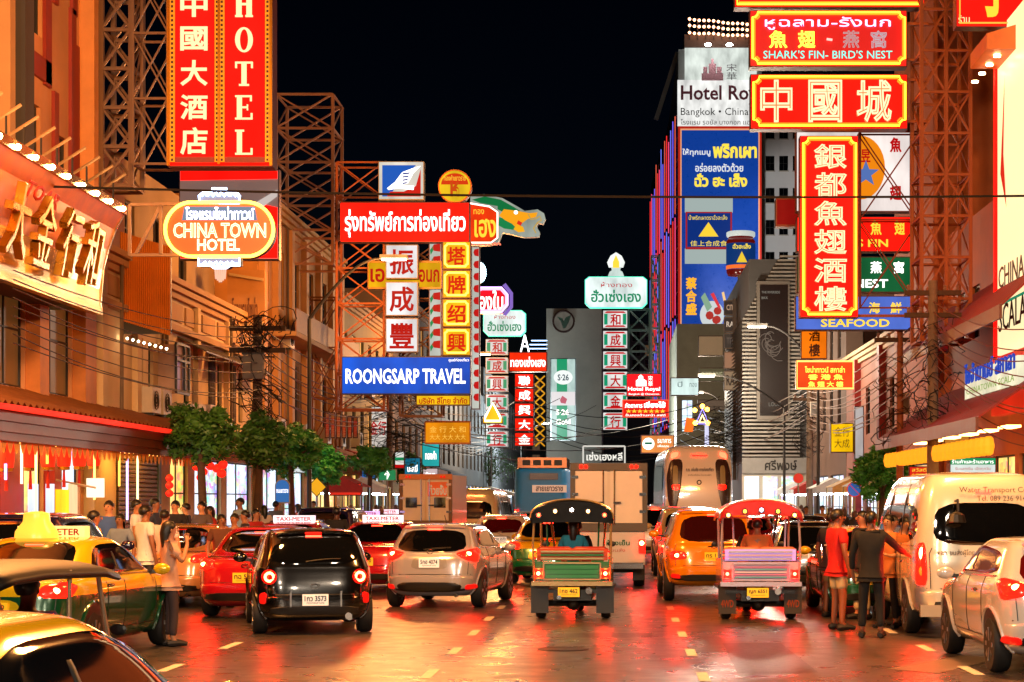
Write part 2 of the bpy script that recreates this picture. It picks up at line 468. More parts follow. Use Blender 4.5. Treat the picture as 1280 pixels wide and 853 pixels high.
def room(key, base, warm, es):
    # lit shop interior: shelves of goods as small coloured cells between bright bays
    m = mat(key, '9aa09e', .4, emis=base, estr=es, sample=True)
    nt = m.node_tree; N = nt.nodes; L = nt.links; b = N['Principled BSDF']
    tc = N.new('ShaderNodeTexCoord'); mp = N.new('ShaderNodeMapping'); mp.inputs['Scale'].default_value = (1.6,1.6,3.2); L.new(tc.outputs['Object'], mp.inputs[0])
    vo = N.new('ShaderNodeTexVoronoi'); vo.inputs['Scale'].default_value = 2.2; vo.distance = 'CHEBYCHEV'; L.new(mp.outputs[0], vo.inputs['Vector'])
    nz = N.new('ShaderNodeTexNoise'); nz.inputs['Scale'].default_value = .7; L.new(tc.outputs['Object'], nz.inputs['Vector'])
    r = N.new('ShaderNodeMapRange'); r.inputs[1].default_value = .42; r.inputs[2].default_value = .56; r.inputs[4].default_value = .72; L.new(nz.outputs[0], r.inputs[0])
    mx = N.new('ShaderNodeMix'); mx.data_type = 'RGBA'; mx.blend_type = 'MULTIPLY'; mx.inputs[6].default_value = (*lin(base),1)
    L.new(vo.outputs['Color'], mx.inputs[7]); L.new(r.outputs[0], mx.inputs[0]); L.new(mx.outputs[2], b.inputs['Emission Color'])
    return m
ROOMW = room('shop_interior_cool','d8ecff',0,.95); ROOMY = room('shop_interior_warm','ffc66a',1,1.1); ROOMO = room('shop_interior_orange','ff8a35',1,.9)
XA = -11.5
ba = block('corner_building', 'tall peach building with red trim behind the curved gold sign', -22, XA, 24, 41.3, 27, W_PEACH, -1,
    wins=[(37.3,11.1,38.3,13.6),(37.4,8.5,38.2,9.7),(39.3,8.2,40.1,9.4),(39.3,12.6,40.2,15),(35.2,4.05,37.2,6.3,CURTAIN),(37.9,4.05,40.4,6.3,CURTAIN),
          (31,.2,34.9,3.1,ROOMY),(36.4,.2,38.4,3.1,ROOMY),(38.9,.2,41,3.1,ROOMW)], fr=FR_DARK)
for y0, y1, z0, z1 in ((36.95,37.25,10.6,13.6),(38.35,38.75,10.2,13.6),(37.0,38.75,10.25,10.7),(38.95,39.25,7.7,10.2),(40.15,40.5,7.7,12.2),(36.95,37.35,7.7,9.9),(40.5,40.75,7.7,11.5),(38.98,39.25,12,16),(40.25,40.6,12.1,16)):
    put('red_trim', MB().box((XA-.02,y0,z0),(XA+.07,y1,z1)), TRIM_RED, ba)
for y0, y1, m_ in ((35.3,35.6,W_TAN),(36.2,36.75,W_DARK),(40.95,41.29,paint('d8914e',.7,var=.15,scale=1,dirt=.3))):
    put('pilaster', MB().box((XA-.02,y0,7.4),(XA+.32,y1,26.9)), m_, ba)
put('red_column', MB().box((XA-.01,34.95,.14),(XA+.25,36.3,3.4)), paint('9a1510', .5, var=.2, scale=2), ba)
put('red_column', MB().box((XA-.01,38.42,.14),(XA+.22,38.88,3.4)), paint('9a1510', .5, var=.2, scale=2), ba)
for y0, y1 in ((37.25,37.85),(40.45,41.28)):
    put('column', MB().box((XA-.01,y0,3.95),(XA+.28,y1,6.4)), paint('c07a3a', .65, var=.2, scale=2, dirt=.3), ba)
lampw = MB().box((XA-.10,38.3,5.0),(XA-.06,38.55,5.45)); put('wall_lamp', lampw, glow('ffd070', 3., True), ba)

# curved gold shop fascia over the pavement
GOLD = paint('b8872c', .28, metal=.9, var=.15, scale=2)
SILV = paint('c0a068', .22, metal=.85, var=.2, scale=1.2)
fs = thing('gold_fascia_sign', 'curved metallic gold shop fascia with big gold characters and a row of spotlights', 'sign', (-10.2,32,5.6))
prof = [(-9.90,7.60),(-10.08,7.3),(-10.22,6.9),(-10.31,6.5),(-10.36,6.1),(-10.37,5.75)]
def strip(mb, pr, ys, th=.05):
    for i in range(len(pr)-1):
        (x0,z0),(x1,z1) = pr[i], pr[i+1]
        for j in range(len(ys)-1):
            mb.add([(x1,ys[j],z1),(x1,ys[j+1],z1),(x0,ys[j+1],z0),(x0,ys[j],z0)],[(0,1,2,3)])
ys = [25+i*1.0 for i in range(14)]
ORANGEP = mat('orange_lit_panel', 'd87808', .32, var=.3, scale=1.5, metal=.55)
mb = MB(); strip(mb, prof[:4], ys+[38.4]); put('upper_panel', mb, ORANGEP, fs, True)
mb = MB(); strip(mb, prof[3:], ys+[38.4]); put('lower_panel', mb, SILV, fs, True)
put('backing', MB().box((-11.45,25,5.7),(-10.42,38.38,7.55)), W_DARK, fs)
put('top_rail', MB().box((-10.02,25,7.6),(-9.84,38.45,7.78)), SILV, fs)
put('bottom_rail', MB().box((-10.5,25,5.6),(-10.33,38.45,5.75)), SILV, fs)
put('end_plate', MB().prism([(-9.88,7.62),(-10.05,7.3),(-10.2,6.9),(-10.3,6.5),(-10.36,5.7),(-11.4,5.7),(-11.4,7.62)],38.4,38.46), SILV, fs)
for i, (ch, y) in enumerate((('大',31.3),('金',32.75),('行',34.3),('和',35.7))):
    text(ch, (0,0,1.05,1.25), GOLD, fs, ((-10.16,y,5.95),(0,1,0),(.17,0,.985),(.98,0,-.17)), 'thick', False)
text('TOAR', (0,0,1.9,.28), paint('c22d12',.5), fs, ((-10.03,32.3,7.05),(0,1,0),(.45,0,.89),(.9,0,-.3)), 'bold', False)
for i in range(9):
    y = 30.4+i*.95
    sl = thing('fascia_spotlight', f'small spotlight on a rod over the gold fascia, {["first","second","third","fourth","fifth","sixth","seventh","eighth","ninth"][i]} from the left', 'spotlight', (-9.9,y,7.78), group='spotlights over the gold fascia')
    put('rod', MB().tube([(-10.3,y,8.0),(-9.75,y,8.35)], .03, 5), paint('b59a78',.5,metal=.4), sl)
    put('bracket', MB().tube([(-10.0,y,7.78),(-10.0,y,8.2)], .02, 5), FR_DARK, sl)
    put('bulb', MB().ball((-9.80,y,7.66), .05, 8, 6), glow('ffcf88', 75., True), sl)

# tiled canopy with lanterns -----------------------------------------
cn = thing('tiled_canopy', 'long tiled canopy with red light strip over the left shopfront', 'canopy', (-10.6,36,3.3))
TILE = paint('7a4a26', .6, var=.3, scale=3, bump=.2)
mb = MB(); n = 60
for i in range(n):
    y0 = 27.5+i*.33; 
    mb.add([(-9.78,y0,3.42),(-9.78,y0+.165,3.50),(-11.5,y0+.165,4.05),(-11.5,y0,3.97)],[(0,1,2,3)])
    mb.add([(-9.78,y0+.165,3.50),(-9.78,y0+.33,3.42),(-11.5,y0+.33,3.97),(-11.5,y0+.165,4.05)],[(0,1,2,3)])
put('roof_tiles', mb, TILE, cn)
put('light_strip', MB().box((-9.78,27.5,3.34),(-9.70,47.3,3.43)), glow('ff2a18', .95, True), cn)
for i, (z0, z1, x) in enumerate(((3.17,3.33,-9.82),(3.0,3.165,-9.86),(2.86,2.995,-9.9))):
    put('fascia_board', MB().box((x-.06,27.5,z0),(x,46.6,z1)), paint('5a2c16', .45, var=.25, scale=2), cn)
mb = MB()
for i in range(56):
    y0 = 27.6+i*.34; pts = [(y0+.34*k/6, 2.86-.2*math.sin(math.pi*k/6)) for k in range(7)]
    for k in range(6): mb.add([(-9.98,pts[k][0],2.95),(-9.98,pts[k+1][0],2.95),(-9.98,pts[k+1][0],pts[k+1][1]),(-9.98,pts[k][0],pts[k][1])],[(0,1,2,3)])
put('valance', mb, paint('e8b040', .7, var=.15, scale=2), cn)
put('ceiling', MB().box((-11.48,27.5,2.98),(-10.0,46.6,3.1)), paint('c9a060', .6, var=.1), cn)
for i in range(7):
    y = 29+i*2.6
    put('ceiling_lamp', MB().box((-10.9,y,2.93),(-10.6,y+.9,2.975)), glow('ffb850', 20., True), cn)
REDL = mat('red_paper_lantern', 'b01208', .6, emis='ff2a10', estr=.8, sample=True)
LWORDS = ['leftmost','second','third','fourth','fifth','sixth','seventh']
for i, px in enumerate((-18,8,38,60,80,99,117)):
    X = -10.35; y = YL(px, X); zc = PZ(568, y)
    ln = thing('paper_lantern', f'red paper lantern under the tiled canopy, {LWORDS[i]} of its row', 'lantern', (X,y,zc-.3), group='red lanterns under the canopy')
    put('shade', MB().lathe((X,y,zc), [(.08,-.24),(.12,-.22),(.132,-.1),(.136,0),(.132,.1),(.12,.22),(.08,.24)], 14), REDL, ln, True)
    put('cap', MB().lathe((X,y,zc), [(.11,.235),(.11,.29),(.04,.30)], 10), GOLD, ln)
    put('base_cap', MB().lathe((X,y,zc), [(.04,-.30),(.11,-.29),(.11,-.235)], 10), GOLD, ln)
    put('tassel', MB().tube([(X,y,zc-.3),(X,y,zc-.62)], [.02,.035], 6), paint('c22010',.7), ln)
    put('cord', MB().tube([(X,y,zc+.29),(X,y,2.99)], .008, 4), FR_DARK, ln)
for i, (px, y0, y1, c) in enumerate(((27,545,605,'ffd9a0'),(59,548,580,'ffb040'),(7,580,600,'9fb4ff'),(118,560,625,'ffc060'),(149,565,608,'ffb040'),(159,567,650,'d8b8ff'),(172,570,655,'ffd090'),(45,560,640,'ffcf80'))):
    X = -10.05; y = YL(px, X)
    hl = thing('light_tube', f'thin hanging light tube under the left canopy, glowing {["pale","amber","blue","gold","orange","violet","cream","straw"][i]}', 'light tube', (X,y,PZ(y1,y)), group='hanging light tubes')
    put('tube', MB().tube([(X,y,PZ(y1,y)),(X,y,PZ(y0,y))], .022, 6), glow(c, 2.5), hl)
    put('cord', MB().tube([(X,y,PZ(y0,y)),(X,y,3.0)], .006, 4), FR_DARK, hl)
# posters and shop details at the left shopfront
for i, (px0, py0, px1, py1, c, e) in enumerate(((74,612,88,660,'f2b21c',1.4),(62,605,68,660,'dfe6ff',1.2),(40,605,48,650,'d8e0ff',1.2),(90,605,97,655,'ffd9a0',1.0))):
    X = XA+.32+.02*i; ya, yb = YL(px0,X), YL(px1,X)
    pz = thing('poster_panel', f'backlit {["yellow","bluish white","narrow pale","cream"][i]} poster panel on the red shopfront wall', 'poster', (X,ya,PZ(py1,ya)), group='poster panels at the left shop')
    put('panel', MB().box((X-.08,ya,PZ(py1,ya)),(X,yb,PZ(py0,ya))), glow(c, e, True), pz)
    put('frame', MB().box((X-.1,ya-.03,PZ(py1,ya)-.03),(X-.01,yb+.03,PZ(py1,ya)-.001)), GOLD, pz)
# white notice board on an arm
nb = thing('hanging_notice', 'white notice board hung on an arm at the left shopfront', 'notice board', (-9.9,YL(120,-9.9),2.2))
yy = YL(120,-9.9)
put('board', MB().box((PX(108,yy),yy,PZ(622,yy)),(PX(130,yy),yy+.04,PZ(598,yy))), mat('notice_board_white','d8d4cc',.5,emis='ffffff',estr=.5), nb)
put('arm', MB().tube([P(70,600,yy),P(120,610,yy)], .02, 5), FR_WHITE, nb)

# shophouse B -------------------------------------------------------
XB = -11.3
bw = [(45.2,4.25,45.65,5.75),(46.15,4.25,46.65,5.7),(49.9,4.1,50.5,5.8),(51.2,4.1,51.8,5.75),(52.9,4.15,53.4,5.8),(54.1,4.15,54.7,5.75),(55.7,4.2,56.3,5.75),(57.1,4.2,57.7,5.75),
      (43.2,.3,46.9,3.0,paint('5a4a34',.5)),(48.4,.2,50.4,3.0,ROOMY),(51.2,.2,54.6,3.0,ROOMW),(55.4,.2,59,3.0,ROOMW)]
bb_ = block('cream_shophouse', 'two-storey cream shophouse with narrow green-framed windows on the left', -19, XB, 41.4, 60, 7.35, W_CREAM, -1, wins=bw, fr=FR_GREEN, bars=2, cornice=W_TAN)
for y in (41.6,44.6,47.6,51.0,55.0,59.4): put('pilaster', MB().box((XB-.01,y,3.3),(XB+.14,y+.35,7.0)), W_CREAM, bb_)
put('string_course', MB().box((XB-.01,41.45,6.15),(XB+.2,59.9,6.3)), W_TAN, bb_)
for i in range(9): put('parapet_panel', MB().box((XB-.01,42+i*2,6.45),(XB+.05,43.6+i*2,6.9)), W_TAN, bb_)
# roller shutter: slats
sh = thing('roller_shutter', 'grey-brown roller shutter closed across the shop bay beside the lanterns', 'shutter', (XB+.1,43.2,.2))
SLAT = paint('6d5a42', .45, metal=.5, var=.15, scale=4)
for i in range(26): put('slat', MB().prism([(0,0),(.03,.02),(.03,.08),(0,.1)],43.25,46.85), SLAT, sh).location = Vector((XB+.02,0,.3+i*.105))-Vector(sh.location)
put('hood', MB().box((XB,43.2,3.03),(XB+.3,46.9,3.35)), paint('8a3a34',.5,var=.2), sh)
put('guide', MB().box((XB,46.87,.2),(XB+.08,47.15,3.0)), paint('4d6a70',.5), sh)
# grey window awnings
for i, (y0, y1) in enumerate(((49.2,52.4),(52.6,55.2),(55.4,58.6))):
    aw = tag(put('window_awning', MB().add([(XB,y0,6.1),(XB,y1,6.1),(XB+.75,y1,5.72),(XB+.75,y0,5.72),(XB,y0,6.06),(XB,y1,6.06),(XB+.75,y1,5.68),(XB+.75,y0,5.68)],
        [(0,3,2,1),(4,5,6,7),(3,7,6,2),(0,4,7,3),(1,2,6,5)]), paint('55504a',.5,metal=.4,var=.3,scale=3)), f'grey metal awning over the cream shophouse windows, {["nearest","middle","farthest"][i]} of three', 'awning', 'window awnings')
# window box (projecting display case) & air conditioners
wc = thing('window_case', 'projecting dark-framed glass case on the cream shophouse wall', 'window case', (XB,47.1,4.6))
X2 = XB+.45
for a, b in (((47.1,4.55),(47.1,5.75)),((48.5,4.55),(48.5,5.75)),((47.1,4.55),(48.5,4.55)),((47.1,5.75),(48.5,5.75)),((47.1,5.35),(48.5,5.35)),((48.0,4.55),(48.0,5.75))):
    strut('frame_bar', (X2,a[0],a[1]), (X2,b[0],b[1]), .06, FR_DARK, wc)
put('glass', MB().box((XB,47.13,4.58),(X2-.04,48.47,5.72)), mat('milky_pane','b89a88',.2,var=.1), wc)
def aircon(y, z, X, k, side=1, s=1.):
    a = thing('air_conditioner', f'outdoor air conditioner unit {k}', 'air conditioner', (X,y,z), group='air conditioner units on the facades')
    w = .38*side
    x0, x1 = sorted((X, X+w))
    put('casing', MB().box((x0,y,z),(x1,y+.85*s,z+.6*s)), paint('b8ab96',.5,var=.15,scale=3,dirt=.3), a)
    xg = X+w+.012*side
    mb = MB()
    for r in (.08,.15,.22): mb.tube([(xg,y+.36*s+r*math.cos(t*.5236),z+.3*s+r*math.sin(t*.5236)) for t in range(12)], .012, 4, True)
    put('fan_guard', mb, FR_DARK, a)
    put('fan', MB().lathe((xg-.02*side,y+.36*s,z+.3*s), [(.25,-.004),(.25,.004)], 16, 'x'), paint('2a2622',.6), a)
    put('bracket', MB().box((min(X,X+w),y+.1,z-.06),(max(X,X+w),y+.16,z-.005)), FR_DARK, a)
aircon(45.0,3.95,XB,'below the first green window of the cream shophouse'); aircon(46.1,3.95,XB,'second along the cream shophouse, beside the glass case')
aircon(48.6,3.75,XB,'low on the cream shophouse under the glass case'); aircon(50.0,3.8,XB,'below the paired windows of the cream shophouse'); aircon(51.4,3.85,XB,'rightmost on the cream shophouse wall')
# lower canopy of the shophouse
cb = thing('shophouse_canopy', 'dark weathered sheet canopy running along the cream shophouse', 'canopy', (XB,53,3.3))
for i in range(8):
    y0 = 47.4+i*1.55; dz = random.uniform(-.08,.08)
    put('sheet', MB().add([(XB,y0,3.75+dz),(XB,y0+1.5,3.75+dz),(XB+1.5,y0+1.5,3.35+dz),(XB+1.5,y0,3.35+dz),(XB,y0,3.72+dz),(XB,y0+1.5,3.72+dz),(XB+1.5,y0+1.5,3.32+dz),(XB+1.5,y0,3.32+dz)],
        [(0,3,2,1),(4,5,6,7),(3,7,6,2),(0,4,7,3),(1,2,6,5)]), paint(('7a4a2e','8a5a36','6a4634')[i%3],.6,var=.35,scale=3,dirt=.5), cb)
# set-back upper block and orange hoarding
block('set_back_block', 'plain beige block set back behind the cream shophouse parapet', -20, -12.6, 47, 59.9, 10.6, paint('a89070',.8,var=.2,scale=.5,dirt=.4), -1, fr=FR_DARK,
      wins=[(49,8.2,50,9.6),(52,8.2,53,9.6),(55,8.2,56,9.6)])
oh = thing('orange_hoarding', 'plain orange corrugated hoarding board hung beside the gold fascia', 'hoarding', (P(180,410,43.5)))
mb = MB(); x0, x1 = PX(150,43.5), PX(213,43.5); z0, z1 = PZ(412,43.5), PZ(290,43.5)
for i in range(24):
    a = x0+(x1-x0)*i/24; b = x0+(x1-x0)*(i+.5)/24; c = x0+(x1-x0)*(i+1)/24; sl = .35*(a-x0)/(x1-x0)
    mb.add([(a,43.5,z0-sl+.2),(b,43.47,z0-sl+.2),(c,43.5,z0-sl+.2),(c,43.5,z1-sl),(b,43.47,z1-sl),(a,43.5,z1-sl)],[(0,1,4,5),(1,2,3,4)])
put('sheet', mb, paint('c2701a',.5,var=.12,scale=2,dirt=.25), oh)
put('backing_frame', MB().box((x0,43.53,z0-.1),(x1,43.62,z1-.4)), FR_DARK, oh)
for i in range(9): put('bottom_lamp', MB().ball((x0+(x1-x0)*(i+.5)/9, 43.4, z0-.18-.3*i/9), .03, 6, 4), glow('fff0c0', 12.), oh)
# tower board with brown letters
tb = thing('tower_board', 'cream framed board with brown lettering on a corner tower', 'sign', P(308,415,57))
yb = 57.0
put('board', MB().box((PX(284,yb),yb,PZ(415,yb)),(PX(331,yb),yb+.4,PZ(338,yb))), paint('c08a4e',.7,var=.15,scale=1,dirt=.25), tb)
for a in (((286,343),(329,350)),((286,408),(329,404))):
    strut('moulding', P(a[0][0],a[0][1],yb-.03), P(a[1][0],a[1][1],yb-.03), .08, W_CREAM, tb)
ptext('โรงแรมไชน่า', (290,372,322,398), yb, paint('6a3a18',.6), tb, 'bold', True, push=.0)

# building C and beyond on the left
XC = -11.3
cw = []
for y in (61.2,64,67,70.2,73.4,76): cw += [(y,8.3,y+.9,10.2),(y,4.6,y+.9,6.6,(LITWIN if y in (64,) else None))]
cw += [(60.5,.2,64,3.0,ROOMW),(65,.2,69,3.0,ROOMW),(70,.2,77,3.0,ROOMY)]
bc = block('amber_building', 'amber lit old building with pilasters behind the sign scaffold on the left', -20, XC, 60.1, 78, 11.5, paint('c48a46',.75,var=.2,scale=.6,dirt=.4), -1, wins=cw, fr=FR_DARK, cornice=paint('b8862c',.6,var=.2,scale=2))
for y in (60.3,62.7,65.4,68.4,71.6,74.7,77.3): put('pilaster', MB().box((XC-.01,y,3.4),(XC+.2,y+.5,11.1)), paint('cf9a5c',.7,var=.15,scale=1,dirt=.3), bc)
put('balcony', MB().box((XC,62,7.2),(XC+.9,77,7.35)), W_TAN, bc)
put('railing', MB().box((XC+.86,62,7.36),(XC+.9,77,8.1)), paint('8a5a30',.6,var=.4,scale=8), bc)
for i, (y0, y1, z, c, lab) in enumerate(((78.1,96,10.2,'8a7a50','olive shophouse with cluttered front behind the blue travel sign'),(96.1,122,12.5,'6e5a48','brown shophouse row farther up the left side'),(122.1,160,10.5,'5d5650','grey shophouse row far up the left side'),(160.1,235,13,'4a4a4c','dim distant block at the far end of the left side'))):
    ws = []; y = y0+.8
    st = 2.6+.6*i
    while y+1.2 < y1:
        for zz in (4.2,7.2,10.0):
            if zz+1.6 < z: ws.append((y,zz,y+1.1+.3*i,zz+1.7,random.choice([None,None,CURTAIN,LITWIN if i < 2 else CURTAIN])))
        ws.append((y,.2,y+1.9+.4*i,3.0,random.choice([ROOMW,ROOMW,ROOMY])))
        y += st
    block('shophouse_row', lab, -20, XC+.02*i, y0, y1, z, paint(c,.8,var=.25,scale=.5,dirt=.5), -1, wins=ws, fr=FR_DARK, cornice=W_TAN if i < 2 else None)
# canopies & stall awnings along the left pavement
for i, (y0, y1, c, x) in enumerate(((61,66,'b86a50',1.6),(66.2,71,'a85a40',1.5),(71.3,77,'c07858',1.5),(79,86,'b03828',1.6),(87,95,'2a6a78',1.6),(97,108,'8a4a38',1.7),(110,121,'34506a',1.7))):
    z = 3.5
    tag(put('shop_awning', MB().add([(XC,y0,z+.5),(XC,y1,z+.5),(XC+x,y1,z),(XC+x,y0,z),(XC,y0,z+.45),(XC,y1,z+.45),(XC+x,y1,z-.25),(XC+x,y0,z-.25)],
        [(0,3,2,1),(4,5,6,7),(3,7,6,2),(0,4,7,3),(1,2,6,5)]), paint(c,.7,var=.25,scale=2,dirt=.3)), f'{["salmon","rust","pink","red","teal","brown","slate blue"][i]} shop awning along the left pavement', 'awning', 'left pavement awnings')
# row of slatted sign boards hanging under the amber building

PIPE = paint('6a5a48',.5,metal=.3,var=.2)
for i, (y, z0, z1) in enumerate(((43.0,3.4,7.2),(47.3,3.4,7.0),(55.2,3.3,7.2),(59.7,.2,7.2),(64.6,3.4,11),(72.0,3.4,11),(77.2,3.4,11))):
    X_ = XB+.08
    tag(put('drain_pipe', MB().tube([(X_+.1,y,z0),(X_+.1,y,z1),(X_-.05,y,z1+.15)],.045,7), PIPE), f'drain pipe on the left facades, {["nearest","second","third","fourth","fifth","sixth","farthest"][i]} along the street', 'pipe', 'drain pipes on the left facades')
for i, (y, z) in enumerate(((61.4,3.9),(63.0,6.9),(66.2,3.9),(69.0,7.5),(71.2,4.0),(75.0,4.0),(80,4.1),(84,6.4),(90,4.2),(44.2,6.3))):
    aircon(y, z, XB+(.15 if y > 60 else 0), f'on the left facades, {["left of the pole arm","above the rust awning","over the second awning","by the balcony end","below the balcony","at the amber building end","first on the olive shophouse","high on the olive shophouse","last on the olive shophouse","under the orange hoarding"][i]}')
GRL = paint('3a2a20',.5,metal=.5)
for i, (y0, y1, z0, z1) in enumerate(((52.8,53.5,4.1,5.9),(55.6,56.4,4.15,5.8),(61.1,62.2,4.5,6.7),(66.9,68,4.5,6.7))):
    g_ = thing('window_grille', f'iron window grille on the left facades, {["first","second","third","fourth"][i]} from the near end', 'grille', (XB+.06,y0,z0), group='window grilles')
    for k in range(6): strut('bar', (XB+.06,y0+(y1-y0)*k/5,z0), (XB+.06,y0+(y1-y0)*k/5,z1), .022, GRL, g_)
    for k in range(3): strut('rail', (XB+.07,y0,z0+(z1-z0)*k/2), (XB+.07,y1,z0+(z1-z0)*k/2), .022, GRL, g_)
# ------------------------------------------------------------------ right side of the street
XR = 9.5
W_PINK = paint('a06a5a', .75, var=.2, scale=.6, dirt=.4)
W_ORNG = paint('c27040', .75, var=.2, scale=.5, dirt=.35)
W_RED = paint('8e1c14', .6, var=.2, scale=1, dirt=.2)
d1 = block('red_shop_building', 'low shop building with red eaves at the right edge', XR, 19, 38, 56, 9.5, W_ORNG, 1, fr=FR_DARK,
    wins=[(43,.2,45.5,3.0,ROOMY),(46,.2,48.6,3.0,ROOMY),(49.4,.2,52,3.0,ROOMO),(52.5,.2,55.6,3.0,ROOMW),(50.5,6.2,51.6,7.6),(52.6,6.2,53.7,7.6)])
# tall orange building behind the scaffold
fw = []
block('tall_orange_building', 'tall orange building behind the rusty scaffold tower on the right', 9.2, 19, 56.1, 64, 30, W_ORNG, 1, fr=FR_DARK,
    wins=[(58,12,59.2,14),(60.5,12,61.7,14),(58,17,59.2,19),(60.5,17,61.7,19),(57,.2,63,3.0,ROOMY)], fwins=[(12.0,9.0,13.0,11),(12.0,14,13.0,16)])
d2 = block('pink_shophouse', 'pink-grey shophouse with sloping parapet behind the street tree on the right', XR, 18, 64.1, 80, 7.6, W_PINK, 1, fr=FR_DARK,
    wins=[(66,4.4,67.2,6.2),(69,4.4,70.2,6.2),(72.5,4.4,73.7,6.2),(76,4.4,77.2,6.2),(65,.2,69.5,3,ROOMY),(70.5,.2,74,3,ROOMW),(74.6,.2,79.5,3,ROOMW)], cornice=W_CREAM)
for y in (68.2,75.2): put('red_pier', MB().box((XR-.25,y,.14),(XR+.02,y+.6,7.4)), W_RED, d2)
block('narrow_shophouse', 'narrow dim shophouse between the pink one and the louvred tower', XR, 18, 80.1, 93.8, 10.5, paint('6a5548',.8,var=.25,scale=.5,dirt=.5), 1, fr=FR_DARK,
    wins=[(82,5,83.2,7),(85,5,86.2,7),(88,5,89.2,7),(82,8,83.2,9.8),(85,8,86.2,9.8),(88,8,89.2,9.8),(81,.2,86,3,ROOMW),(87,.2,93,3,ROOMW)], fwins=[(10.2,8.4,11.4,10)])
# louvred tower ------------------------------------------------------
YV = 94.0
vx0, vx1 = PX(928,YV), PX(1000,YV)
vt = thing('louvred_building', 'grey building clad in horizontal metal louvres with a dark billboard', 'building', ((vx0+vx1)/2,YV,0))
vz0, vz1 = PZ(572,YV), PZ(318,YV)
put('wall', MB().box((vx0+.35,YV+.35,0),(vx1+4,YV+22,vz1-.2)), paint('4b4a48',.7,var=.15), vt)
LOUV = paint('9a9890', .4, metal=.5, var=.25, scale=2)
bx0, bx1, bz0, bz1 = PX(946,YV), PX(987,YV), PZ(525,YV), PZ(352,YV)
n = 52
for i in range(n):
    z = vz0+(vz1-vz0)*(i+.5)/n; up = max(0,(z-(vz1-3.2))/3.2)
    xs = vx0 + up*1.9
    if bz0 < z < bz1:
        put('louvre', MB().box((xs,YV,z-.045),(bx0-.02,YV+.25,z+.045)), LOUV, vt); put('louvre', MB().box((bx1+.02,YV,z-.045),(vx1,YV+.25,z+.045)), LOUV, vt)
    else: put('louvre', MB().box((xs,YV,z-.045),(vx1,YV+.25,z+.045)), LOUV, vt)
    put('street_louvre', MB().add([(xs,YV+.02,z-.045),(xs+.0,YV+15,z-.045),(xs+.25,YV+15,z+.045),(xs+.25,YV+.02,z+.045)],[(0,1,2,3)]), LOUV, vt)
put('fascia', MB().box((vx0,YV-.1,PZ(592,YV)),(vx1+1,YV+.34,vz0-.02)), paint('8d8a84',.5,var=.1), vt)
for k in range(3):
    xa = vx0+.1+k*(vx1-vx0-.1)/3; put('shopfront', MB().box((xa,YV-.06,.2),(xa+(vx1-vx0-.1)/3-.2,YV+.3,PZ(592,YV)-.15)), ROOMW, vt)
put('base_wall', MB().box((vx0,YV+.02,0),(vx1+1,YV+.34,PZ(592,YV)-.01)), FR_WHITE, vt)
ptext('ศรีพงษ์', (956,575,996,588), YV-.1, FR_DARK, vt, 'bold', True)
bl = thing('dark_billboard', 'tall dark billboard with a pale swirl on the louvred building', 'billboard', (bx0,YV-.2,bz0))
put('frame', MB().box((bx0,YV-.12,bz0),(bx1,YV+.3,bz1)), paint('7a766e',.4,metal=.5), bl)
put('face', MB().box((bx0+.14,YV-.16,bz0+.2),(bx1-.1,YV-.122,bz1-.18)), mat('billboard_black','0c0a0b',.25,emis='3a1410',estr=.05,sample=False), bl)
ptext('THE RIVERSIDE', (952,364,975,367), YV-.165, glow('b8b0a0',.5), bl, 'flat', False)
ptext('BKK', (952,371,960,374), YV-.165, glow('b8b0a0',.5), bl, 'flat', False)
ptext('LOUIS', (961,503,976,508), YV-.165, glow('b8b0a0',.5), bl, 'flat', False)
mb = MB()
for k in range(9):
    a = random.uniform(0,6); c = P(966+random.uniform(-6,6), 428+random.uniform(-8,10), YV-.17)
    mb.tube([c+Vector((math.cos(a+t*.45)*(.15+.05*t), 0, math.sin(a+t*.45)*(.12+.06*t))) for t in range(9)], .018, 4)
tag(put('swirl', mb, glow('a08a78',.45), bl), kind='stuff')

# Hotel building with light-strip side -------------------------------
YH = 200.
hx0, hx1 = PX(848,YH), PX(952,YH)
ht = thing('hotel_tower', 'hotel tower with vertical coloured light strips and a white top sign', 'building', ((hx0+hx1)/2,YH,0))
hz = PZ(62,YH)
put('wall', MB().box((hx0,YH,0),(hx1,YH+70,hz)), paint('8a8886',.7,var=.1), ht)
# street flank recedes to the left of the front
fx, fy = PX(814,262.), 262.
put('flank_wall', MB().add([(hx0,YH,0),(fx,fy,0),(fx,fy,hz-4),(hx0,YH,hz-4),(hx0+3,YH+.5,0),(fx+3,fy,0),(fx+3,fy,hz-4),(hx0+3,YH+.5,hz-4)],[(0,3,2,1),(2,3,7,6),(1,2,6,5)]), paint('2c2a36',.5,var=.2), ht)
fd = Vector((fx-hx0, fy-YH, 0)); fn = Vector((-fd.y, fd.x, 0)).normalized()
for i in range(15):
    p = Vector((hx0,YH,0))+fd*((i+.4)/15)+fn*.25
    col = ('ff3030','ff5040','8a70ff','c8b8ff','ff4a60')[i%5]
    zt = hz-4-random.uniform(0,3)
    for k in range(4):
        c2 = ('ff3030','e05a40','7a60ff','6a7cff','ff4a80')[(i+k*2)%5]
        za, zb = zt*k/4+10*(k==0), zt*(k+1)/4-.4
        strut('light_strip', p+Vector((0,0,za)), p+Vector((0,0,zb)), .10, glow(c2, 1.0), ht)
for k in range(17):
    z = 12+k*2.3
    if z < hz-5: strut('floor_band', Vector((hx0,YH,z))+fn*.12, Vector((fx,fy,z))+fn*.12, .12, paint('8a6a70',.4,metal=.5), ht)
